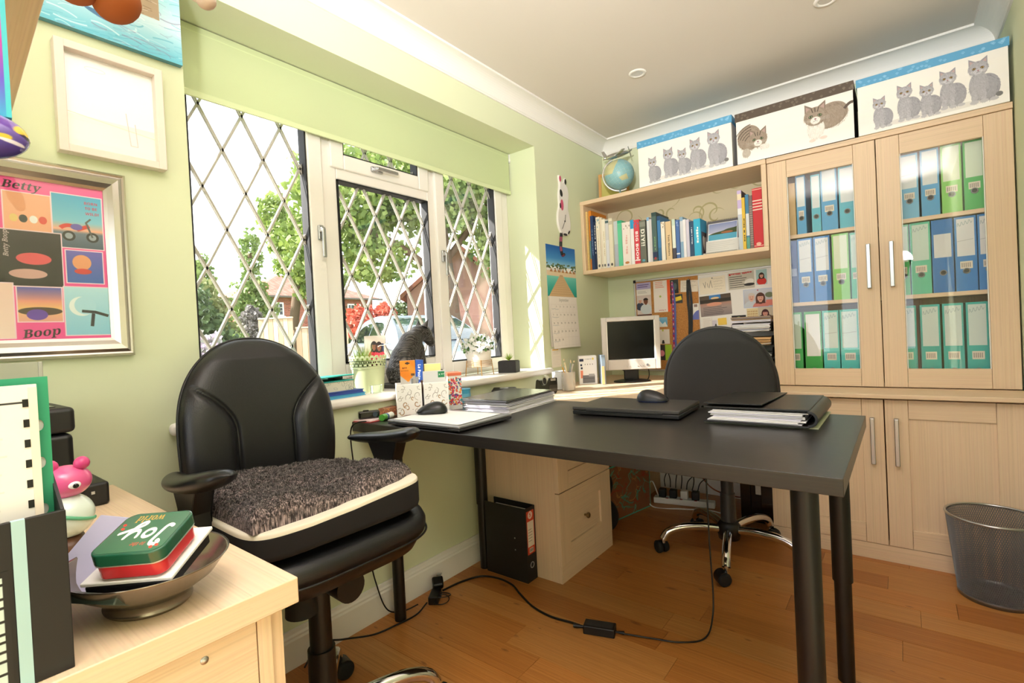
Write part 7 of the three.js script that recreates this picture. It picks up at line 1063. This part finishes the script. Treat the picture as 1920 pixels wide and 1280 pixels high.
  const w2 = 0.2285, h2 = 0.466, side = (L) => { const g = ext(prof(), L); const q = g.attributes.position; for (let i = 0; i < q.count; i++) { const x = q.getX(i), z = q.getZ(i); if (z < 0.001) q.setZ(i, x); else if (z > L - 0.001) q.setZ(i, L - x); } g.computeVertexNormals(); return g; }; // mitred
  // profile x runs inward from the outer edge, y is the height off the wall, length along z
  const lay = (L, m) => side(L).applyMatrix4(m);
  const mk = (ex, ey, ez, o) => new THREE.Matrix4().makeBasis(V(...ex), V(...ey), V(...ez)).setPosition(...o);
  mesh('frame_side', lay(w2 * 2, mk([0, 1, 0], [0, 0, 1], [1, 0, 0], [-w2, 0, 0])), sm2, s); mesh('frame_side', lay(h2, mk([-1, 0, 0], [0, 0, 1], [0, 1, 0], [w2, 0, 0])), sm2, s);
  mesh('frame_side', lay(w2 * 2, mk([0, -1, 0], [0, 0, 1], [-1, 0, 0], [w2, h2, 0])), sm2, s); mesh('frame_side', lay(h2, mk([1, 0, 0], [0, 0, 1], [0, -1, 0], [-w2, h2, 0])), sm2, s);
  mesh('poster', pbox(0.367, 0.376, 0.002, { pz: poster, rest: s4('#f0529c') }).translate(0, 0.045, 0.004), A4.mat, s); mesh('glazing', bx(-0.183, 0.183, 0.046, 0.42, 0.0065, 0.0078), glass, s);
}
// deep shelf above the unit, with what hangs and sits on its end
{
  const sh = thing('wall_shelf', 'deep maple shelf end overhanging the framed pictures', 'shelf', [0.002, 1.593, 2.925], -0.05);
  mesh('board', bx(0.03, 0.62, 0, 0.028, 0.01, 0.9, 0.002, 'x'), maple, sh); mesh('bracket', bx(0.03, 0.05, -0.12, -0.0005, 0.5, 0.52), white, sh);
  const pk = A4.region(160, 300, (g, w, h) => { grad(g, 0, 0, w, h, [[0, '#e0489a'], [0.25, '#c86ab8'], [0.5, '#b02a9a'], [0.75, '#5a48c0'], [1, '#2aa0c8']]); fillr(g, '#38b8c4', w * 0.93, 0, w * 0.07, h); ell(g, '#fff', w * 0.46, h * 0.86, w * 0.34, h * 0.07); ell(g, '#d82a7a', w * 0.46, h * 0.86, w * 0.22, h * 0.045); lines(g, w * 0.2, h * 0.2, w * 0.55, 9, h * 0.035, '#f0d0e8', 3); fillr(g, '#e8a048', w * 0.4, h * 0.52, w * 0.4, h * 0.05); });
  const t = thing('toy_pack', 'purple and turquoise toy pack hanging under the end of the deep maple shelf', 'toy', [0.6, 1.383, 3.055], Math.PI / 2 - 0.1);
  mesh('card', pbox(0.085, 0.208, 0.012, { pz: pk, rest: s4('#38b8c4') }), A4.mat, t);
  const toyM = A4.region(120, 120, (g, w, h) => { grad(g, 0, 0, w, h, [[0, '#cfc4e0'], [0.3, '#7a5ab0'], [1, '#2a2a7a']]); for (let i = 0; i < 60; i++) ell(g, ['#e8e0f0', '#2a2038', '#e0c040', '#b8b8c8'][i % 4], rnd() * w, rnd() * h, rr(2, 9), rr(2, 5), rnd() * 3); });
  const blg = new THREE.SphereGeometry(0.055, 24, 16).scale(1.0, 0.62, 0.5), bu = blg.attributes.uv; for (let i = 0; i < bu.count; i++) bu.setXY(i, toyM[0] + bu.getX(i) * (toyM[2] - toyM[0]), toyM[1] + bu.getY(i) * (toyM[3] - toyM[1]));
  mesh('blister', blg.translate(0.005, -0.03, 0.006), P(0xffffff, 0.12, { map: A4.mat.map, clearcoat: 0.8 }), t); mesh('hanging_tab', bx(-0.01, 0.01, 0.2, 0.2095, -0.002, 0.002), paperLilac, t);
  const pl = thing('soft_toy', 'ginger soft toy sitting on the shelf end with its feet hanging down', 'soft toy', [0.6, 1.622, 2.975], 0.0);
  const fm = M(0x7a3f1e, 0.95);
  mesh('body', field([[-0.06, 0.07, 0.02, 0.06, -0.06, 0.16, 0.02, 0.05], [-0.06, 0.24, 0.02, 0.05, -0.06, 0.25, 0.02, 0.05], [-0.03, 0.05, -0.0, 0.03, 0.075, 0.035, -0.04, 0.024], [0.075, 0.035, -0.04, 0.024, 0.115, -0.06, -0.062, 0.02], [-0.03, 0.05, 0.05, 0.03, 0.08, 0.035, 0.01, 0.024], [0.08, 0.035, 0.01, 0.024, 0.115, -0.055, -0.018, 0.02]], [-0.15, -0.12, -0.12, 0.16, 0.32, 0.16], 0.0065, 0.009), fm, pl);
  for (const [z, y] of [[-0.062, -0.076], [-0.018, -0.07]]) mesh('foot', new THREE.SphereGeometry(0.032, 20, 14).scale(1.25, 0.8, 0.9).translate(0.122, y, z), M(0xa85a2c, 0.9), pl);
  const wp = thing('soft_toy', 'cream soft toy paw showing beside the ginger feet', 'soft toy', [0.64, 1.622, 2.935]);
  mesh('arm', field([[-0.05, 0.04, -0.02, 0.035, 0.0, 0.04, -0.05, 0.025], [0.0, 0.04, -0.05, 0.022, 0.13, -0.03, -0.1, 0.016], [0.13, -0.03, -0.1, 0.017, 0.15, -0.052, -0.112, 0.016]], [-0.12, -0.12, -0.2, 0.2, 0.16, 0.1], 0.006, 0.006), M(0xe4d6c8, 0.95), wp); mesh('pad', new THREE.SphereGeometry(0.013, 14, 10).scale(1.2, 0.8, 1).translate(0.153, -0.062, -0.114), M(0xd6c0b4, 0.9), wp);
}
// ================= OUTSIDE THE WINDOW =================
{
  const gravel = dtex(256, (u, v) => { const k = 150 + 60 * noise.noise(u * 64, v * 64, 3) + 30 * noise.noise(u * 20, v * 20, 6); return [k, k * 0.95, k * 0.86]; }, true, [1, 1]);
  const gm = M(0xbdb4a6, 0.95, { map: gravel });
  struct('ground_drive', bx(-9, -0.3, -0.3, -0.02, -7, 12, 0, 'x'), gm);
  struct('ground_lawn', [bx(-60, -9, -0.3, -0.02, -45, 30), bx(-9, -0.3, -0.3, -0.025, -45, -7), bx(-0.3, 12, -0.3, -0.13, ZB + 0.12, 20)], M(new THREE.Color().setRGB(0.16, 0.25, 0.06), 1));
  struct('eaves', [bx(-0.82, -0.3, 2.4, 2.5, -1, ZB + 1), bx(-0.84, -0.8, 2.37, 2.5, -1, ZB + 1)], white);
  // leaf cards: instanced foliage of one plant
  const leafG = (() => { const g = new THREE.PlaneGeometry(1, 0.6, 2, 1), p = g.attributes.position; for (let i = 0; i < p.count; i++) p.setZ(i, -0.25 * Math.abs(p.getX(i))); g.computeVertexNormals(); return g; })();
  const leafMats = {};
  function foliage(t, ells, n, size, c0, c1, key) {
    const mat = leafMats[key ?? 'a'] ??= P(0xffffff, 0.75, { transmission: 0.4, thickness: 0, side: THREE.DoubleSide });
    const im = new THREE.InstancedMesh(leafG, mat, n), m = new THREE.Matrix4(), q = new THREE.Quaternion(), c = new THREE.Color(), vol = ells.map((e) => e[3] * e[4] * e[5]), tot = vol.reduce((a, b) => a + b);
    for (let i = 0; i < n; i++) {
      let k = 0, s = rnd() * tot; while (s > vol[k] && k < ells.length - 1) s -= vol[k++]; const e = ells[k];
      const a = rnd() * 6.283, w = rr(-1, 1), r = Math.pow(rr(0.25, 1), 0.45), h = Math.sqrt(1 - w * w), lump = 0.78 + 0.32 * noise.noise(Math.cos(a) * h * 2.4 + k * 5, w * 2.4, Math.sin(a) * h * 2.4 + i * 0);
      q.setFromEuler(new THREE.Euler(rr(-1.2, 1.2), rr(0, 6.28), rr(-1, 1))); const sc = size * rr(0.6, 1.3);
      m.compose(V(e[0] + e[3] * r * lump * h * Math.cos(a), Math.max(0.05, e[1] + e[4] * r * lump * w), e[2] + e[5] * r * lump * h * Math.sin(a)), q, V(sc, sc, sc)); im.setMatrixAt(i, m);
      const z = rnd(); im.setColorAt(i, c.setRGB(c0[0] + (c1[0] - c0[0]) * z, c0[1] + (c1[1] - c0[1]) * z, c0[2] + (c1[2] - c0[2]) * z));
    }
    im.name = 'foliage'; im.userData.kind = 'stuff'; t.add(im);
  }
  const bark = M(0x6a5746, 0.95, { bumpMap: wallTex, bumpScale: 0.02 });
  function tree(name, label, x, z, trunk, ells, n, size, c0, c1) {
    const t = thing(name, label, name.includes('shrub') ? 'shrub' : name.includes('hedge') ? 'hedge' : 'tree', [x, -0.02, z]);
    mesh('trunk', trunk.map(([pts, r]) => tube(pts, r, 14, 9)), bark, t); foliage(t, ells, n, size, c0, c1); return t;
  }
  const YG = [[0.14, 0.23, 0.04], [0.36, 0.45, 0.11]], DG = [[0.03, 0.07, 0.02], [0.12, 0.2, 0.06]], MG = [[0.1, 0.18, 0.04], [0.3, 0.4, 0.12]];
  tree('broadleaf_tree', 'tall yellow-green tree with a thick trunk behind the parked car', -7.7, -6.2, [[[[0, 0, 0], [0.05, 1.5, 0.05], [-0.1, 3, 0.1], [-0.2, 4.4, 0.2]], 0.24], [[[-0.05, 2.6, 0.1], [-1, 3.6, 1], [-2.2, 4.4, 2]], 0.09], [[[-0.1, 3, 0.1], [0.3, 4.2, -0.8], [0.8, 5.2, -1.4]], 0.09], [[[-0.1, 3.2, 0.1], [-1.4, 4.8, 0.2], [-2.4, 6, 0.4]], 0.07]],
    [[-2, 4.9, 1.5, 2.1, 1.8, 1.9], [-0.4, 5.2, 0.2, 2.1, 1.9, 2], [0.8, 5, -1.3, 1.7, 2, 1.8], [-3.2, 3.5, 2, 1.1, 1, 1], [-1.4, 3.2, 1.2, 1.4, 0.8, 1.2], [0.9, 3.4, -1.2, 1.2, 1.1, 1.2]], 15000, 0.15, ...YG);
  tree('broadleaf_tree', 'bright green spreading tree overhanging the red brick house', -12.2, -4.3, [[[[0, 0, 0], [0, 1.6, 0], [0.2, 3.4, -0.2]], 0.13]], [[0.2, 3.9, -0.3, 1.2, 1.25, 1.1], [0.4, 2.9, -0.6, 1.0, 0.8, 0.9], [-0.6, 4.9, 0.1, 0.6, 0.8, 0.6]], 6500, 0.13, ...YG);
  tree('conifer', 'slim pale conifer standing against the sky by the window edge', -13.6, -2.5, [[[[0, 0, 0], [0, 3.6, 0]], 0.07]], [[0, 1.6, 0, 0.75, 1.4, 0.75], [0, 3, 0, 0.36, 1, 0.36]], 2400, 0.12, ...MG);
  tree('conifer', 'taller slim conifer beside the bright green spreading tree', -14.2, -4.1, [[[[0, 0, 0], [0, 4, 0]], 0.08]], [[0, 2, 0, 0.8, 1.7, 0.8], [0, 3.9, 0, 0.42, 1.1, 0.42]], 2800, 0.12, ...MG);
  tree('broadleaf_tree', 'olive green tree low between the conifers and the dark shrub', -13, -1.9, [[[[0, 0, 0], [0, 2, 0]], 0.08]], [[0, 2.1, 0, 1.3, 1, 1.2], [0.2, 1.2, -0.6, 1, 0.9, 0.9]], 3600, 0.12, [0.14, 0.17, 0.05], [0.34, 0.36, 0.16]);
  tree('garden_shrub', 'large dark evergreen shrub at the window edge', -8.4, -0.35, [[[[0, 0, 0], [0, 1.4, 0]], 0.06]], [[0, 1.4, 0, 0.7, 1.1, 0.6], [0.2, 0.9, -0.3, 0.7, 0.8, 0.5]], 4200, 0.09, ...DG);
  tree('garden_shrub', 'rounded mid green shrub in front of the brick house', -8.9, -1.3, [[[[0, 0, 0], [0, 0.9, 0]], 0.05]], [[0, 0.9, 0, 0.5, 0.6, 0.45]], 2200, 0.08, ...MG);
  tree('garden_shrub', 'grey-purple spiky shrub in front of the brick house', -10.2, -2.3, [[[[0, 0, 0], [0, 1, 0]], 0.05]], [[0, 1.2, 0, 0.42, 0.7, 0.4], [-0.1, 1.75, 0.05, 0.3, 0.35, 0.3]], 2200, 0.08, [0.12, 0.11, 0.1], [0.3, 0.27, 0.26]);
  tree('garden_shrub', 'lilac flowering shrub low at the window edge', -6.3, 0.25, [[[[0, 0, 0], [0, 0.8, 0]], 0.04]], [[0, 0.95, 0, 0.45, 0.45, 0.4]], 1800, 0.06, [0.25, 0.28, 0.2], [0.75, 0.6, 0.8]);
  tree('garden_shrub', 'orange-red maple shrub behind the car roof', -9.2, -4.6, [[[[0, 0, 0], [0, 1.2, 0]], 0.05]], [[0, 1.55, 0.1, 0.5, 0.55, 0.5], [0.35, 1.75, -0.35, 0.35, 0.35, 0.35]], 2400, 0.1, [0.42, 0.06, 0.03], [0.85, 0.26, 0.16]);
  tree('hedge', 'dark green hedge behind the maple shrub', -12.2, -7.4, [[[[0, 0, 0], [0, 1, 0]], 0.06]], [[0, 1.2, 1.4, 0.9, 1.4, 1.4], [0.4, 1.3, -0.8, 0.9, 1.5, 1.4], [1, 1.2, -2.6, 0.9, 1.3, 1.2]], 7000, 0.12, ...DG);
  tree('hedge', 'sunlit yellow-green hedge seen past the tree trunk', -6.2, -8.6, [[[[0, 0, 0], [0, 1, 0]], 0.06]], [[0, 1.3, 0, 1.4, 1.5, 0.9], [1.6, 1.2, -0.3, 1.3, 1.4, 0.9], [0.6, 2.6, -0.6, 1.6, 1.2, 0.8]], 7000, 0.12, ...YG);
  tree('hedge', 'clipped low hedge in front of the brick house', -20, -8.6, [[[[0, 0, 0], [0, 1, 0]], 0.06]], [[0, 1.0, 1.2, 0.6, 1.05, 1.6], [0, 1.0, -1.2, 0.6, 1.05, 1.8]], 4000, 0.12, ...MG);
  // timber fence
  const fm = M(0xd9c3a4, 0.85), fm2 = M(0xc3a888, 0.85);
  const fence = (label, x, z, turn, n, h, w) => { const t = thing('fence_panel', label, 'fence', [x, -0.02, z], turn); for (let i = 0; i < n; i++) mesh('board', bx(i * w + 0.004, i * w + w - 0.004, 0.05, h + (rnd() - 0.5) * 0.01, -0.01, 0.01, 0.003), i % 2 ? fm : fm2, t); mesh('rail', bx(0, n * w, h * 0.25, h * 0.25 + 0.07, -0.05, -0.01), fm2, t); mesh('rail', bx(0, n * w, h * 0.8, h * 0.8 + 0.07, -0.05, -0.01), fm2, t); mesh('capping', bx(0, n * w, h + 0.006, h + 0.04, -0.03, 0.03, 0.004), fm, t); };
  fence('tall pale timber fence panel beside the purple shrub', -9.75, -2.15, 0.68, 7, 1.68, 0.11); fence('lower timber fence behind the parked car', -9.35, -2.8, 0.75, 9, 1.45, 0.13);
  // brick house across the way
  const brick = ctex(canvas(256, 256, (g, w, h) => { fillr(g, '#a08a7c', 0, 0, w, h); for (let r = 0; r < 16; r++) for (let c = -1; c < 5; c++) { const k = rr(-18, 18); fillr(g, rgb(142 + k, 70 + k * 0.6, 58 + k * 0.5), c * 52 + (r % 2) * 26 + 1.5, r * 16 + 1.5, 49, 13); } }), true, [0.9, 0.9]);
  const rt = ctex(canvas(128, 128, (g, w, h) => { for (let r = 0; r < 8; r++) for (let c = 0; c < 6; c++) { const k = rr(-16, 16); fillr(g, rgb(158 + k, 100 + k, 84 + k), c * 22, r * 16, 21, 15); } }), true, [0.7, 0.7]);
  const hs = thing('house', 'red brick house with a hipped tile roof seen through the window', 'house', [-27, -0.02, -10]);
  mesh('wall', bx(-7, 0, 0, 4.0, -8, 0), M(0xffffff, 0.9, { map: brick }), hs);
  const V3 = (a) => a, roofG = new THREE.BufferGeometry(), A = [0.45, 4, 0.45], B = [0.45, 4, -8.45], C2 = [-7.45, 4, -8.45], D = [-7.45, 4, 0.45], E = [-3.5, 5.75, -3.2], F = [-3.5, 5.75, -4.8], f = [A, B, F, A, F, E, D, A, E, B, C2, F, C2, D, E, C2, E, F, A, D, C2, A, C2, B].map(V3);
  roofG.setAttribute('position', new THREE.Float32BufferAttribute(f.flat(), 3)); roofG.computeVertexNormals(); mesh('roof', buv(roofG, 'x'), M(0xffffff, 0.9, { map: rt, side: THREE.DoubleSide }), hs);
  mesh('gutter', [bx(0.4, 0.52, 3.9, 4.02, -8.5, 0.5, 0.02), bx(-7.5, 0.52, 3.9, 4.02, 0.4, 0.52, 0.02)], col(0x5a524c), hs);
  const dark = P(0x2a3238, 0.1);
  for (const z of [-1.2, -3.9, -6.5]) { const g = group('window', hs); mesh('frame', [bx(0.0, 0.06, 2.85, 3.65, z - 0.5, z - 0.43), bx(0, 0.06, 2.85, 3.65, z + 0.43, z + 0.5), bx(0, 0.06, 2.85, 2.93, z - 0.43, z + 0.43), bx(0, 0.06, 3.57, 3.65, z - 0.43, z + 0.43), bx(0, 0.06, 2.93, 3.57, z - 0.04, z + 0.04), bx(0.01, 0.04, 2.93, 3.57, z - 0.24, z - 0.215), bx(0.01, 0.04, 2.93, 3.57, z + 0.215, z + 0.24), bx(0.01, 0.04, 3.14, 3.16, z - 0.43, z + 0.43), bx(0.01, 0.04, 3.34, 3.36, z - 0.43, z + 0.43)], white, g); mesh('pane', bx(0.002, 0.012, 2.93, 3.57, z - 0.43, z + 0.43), dark, g); mesh('sill', bx(0, 0.12, 2.79, 2.85, z - 0.56, z + 0.56), white, g); }
  const h2 = thing('house', 'pinkish gable end of a house behind the yellow-green tree', 'house', [-14.2, -0.02, -11]);
  mesh('wall', ext(shape([[0, 0], [3.4, 0], [3.4, 2.5], [1.7, 3.9], [0, 2.5]]), 5).rotateY(0.75), M(0xb98d84, 0.9), h2); mesh('roof', [ext(shape([[-0.2, 2.36], [1.7, 3.93], [3.6, 2.36], [3.6, 2.5], [1.7, 4.08], [-0.2, 2.5]]), 5.3).translate(0, 0, -0.15).rotateY(0.75)], M(0x9a6250, 0.9), h2);
  // parked car; local x runs to the bonnet
  const car = thing('car', 'silver hatchback parked on the drive outside the window', 'car', [-5.01, -0.02, -2.62], -0.379);
  const paint = P(0x97a4b2, 0.28, { metalness: 0.45, clearcoat: 0.9, clearcoatRoughness: 0.05 }), cg = P(0x15191c, 0.04, { clearcoat: 0.6 });
  const lower = new THREE.Shape(); lower.moveTo(-2.05, 0.3); lower.lineTo(-1.72, 0.3); lower.absarc(-1.36, 0.31, 0.35, Math.PI, 0, true); lower.lineTo(0.98, 0.24); lower.absarc(1.33, 0.31, 0.35, Math.PI, 0, true); lower.lineTo(2.02, 0.28); lower.quadraticCurveTo(2.12, 0.5, 2.05, 0.68); lower.quadraticCurveTo(1.85, 0.88, 1.05, 0.98); lower.lineTo(-1.7, 1.0); lower.quadraticCurveTo(-2.08, 0.95, -2.1, 0.7); lower.closePath();
  const lg = ext(lower, 1.6, 0.06, 14).translate(0, 0, -0.8); { const p = lg.attributes.position; for (let i = 0; i < p.count; i++) { const x = p.getX(i), k = 1 - 0.1 * sm(1.0, 2.1, x) - 0.07 * sm(1.2, 2.1, -x); p.setZ(i, p.getZ(i) * k); } lg.computeVertexNormals(); }
  mesh('body', lg, paint, car);
  const tum = (g, k = 1) => { const p = g.attributes.position; for (let i = 0; i < p.count; i++) p.setZ(i, p.getZ(i) * (1 - 0.27 * Math.max(0, (p.getY(i) - 0.95) / 0.5)) * k); g.computeVertexNormals(); return g; };
  const cab = new THREE.Shape(); cab.moveTo(-1.85, 0.95); cab.quadraticCurveTo(-1.6, 1.32, -1.2, 1.42); cab.quadraticCurveTo(-0.5, 1.5, 0.25, 1.43); cab.quadraticCurveTo(0.75, 1.25, 1.22, 0.95); cab.closePath();
  mesh('cabin', tum(ext(cab, 1.5, 0.04, 16).translate(0, 0, -0.75)), paint, car);
  const win = (pts, s) => tum(ext(blob(pts), 0.012).translate(0, 0, s > 0 ? 0.785 : -0.797));
  for (const s of [1, -1]) { mesh('side_window', win([[-0.42, 1.0], [-0.42, 1.36], [-0.1, 1.38], [0.22, 1.34], [0.55, 1.15], [0.72, 1.0], [0.2, 0.99]], s), cg, car); mesh('side_window', win([[-1.5, 1.02], [-1.28, 1.28], [-0.95, 1.36], [-0.52, 1.37], [-0.5, 1.18], [-0.5, 1.0], [-1.0, 1.0]], s), cg, car); }
  mesh('windscreen', surf(14, 12, (u, v) => { const q = 0.06 + 0.86 * v, x = 1.21 - 0.93 * q + 0.02, y = 0.985 + 0.44 * Math.sin(q * 1.42), w = (0.76 - 0.03 * q) * (1 - 0.27 * (y - 0.95) / 0.5); return [x + 0.02 - 0.05 * Math.pow(u * 2 - 1, 2), y + 0.02, (u * 2 - 1) * w * 0.94]; }), P(0x2a3a3c, 0.05, { clearcoat: 1, side: THREE.DoubleSide }), car);
  for (const [x, s] of [[-1.36, 1], [1.33, 1], [-1.36, -1], [1.33, -1]]) { const g = group('wheel', car); mesh('tyre', new THREE.TorusGeometry(0.25, 0.07, 12, 30).translate(x, 0.32, s * 0.74), rubber, g); mesh('rim', new THREE.CylinderGeometry(0.19, 0.19, 0.09, 24).rotateX(Math.PI / 2).translate(x, 0.32, s * 0.74), silver, g); }
  for (const s of [1, -1]) { mesh('headlamp', new THREE.SphereGeometry(0.15, 18, 12).scale(0.9, 0.55, 0.8).translate(1.9, 0.7, s * 0.56), P(0xe4e8ea, 0.05, { clearcoat: 1 }), car); mesh('door_mirror', new THREE.SphereGeometry(0.1, 16, 12).scale(0.6, 0.7, 1).translate(0.68, 1.04, s * 0.88), paint, car); mesh('door_handle', bx(-0.32, -0.16, 0.86, 0.89, s > 0 ? 0.84 : -0.87, s > 0 ? 0.87 : -0.84, 0.01), paint, car); }
}
renderer.render(scene, camera);
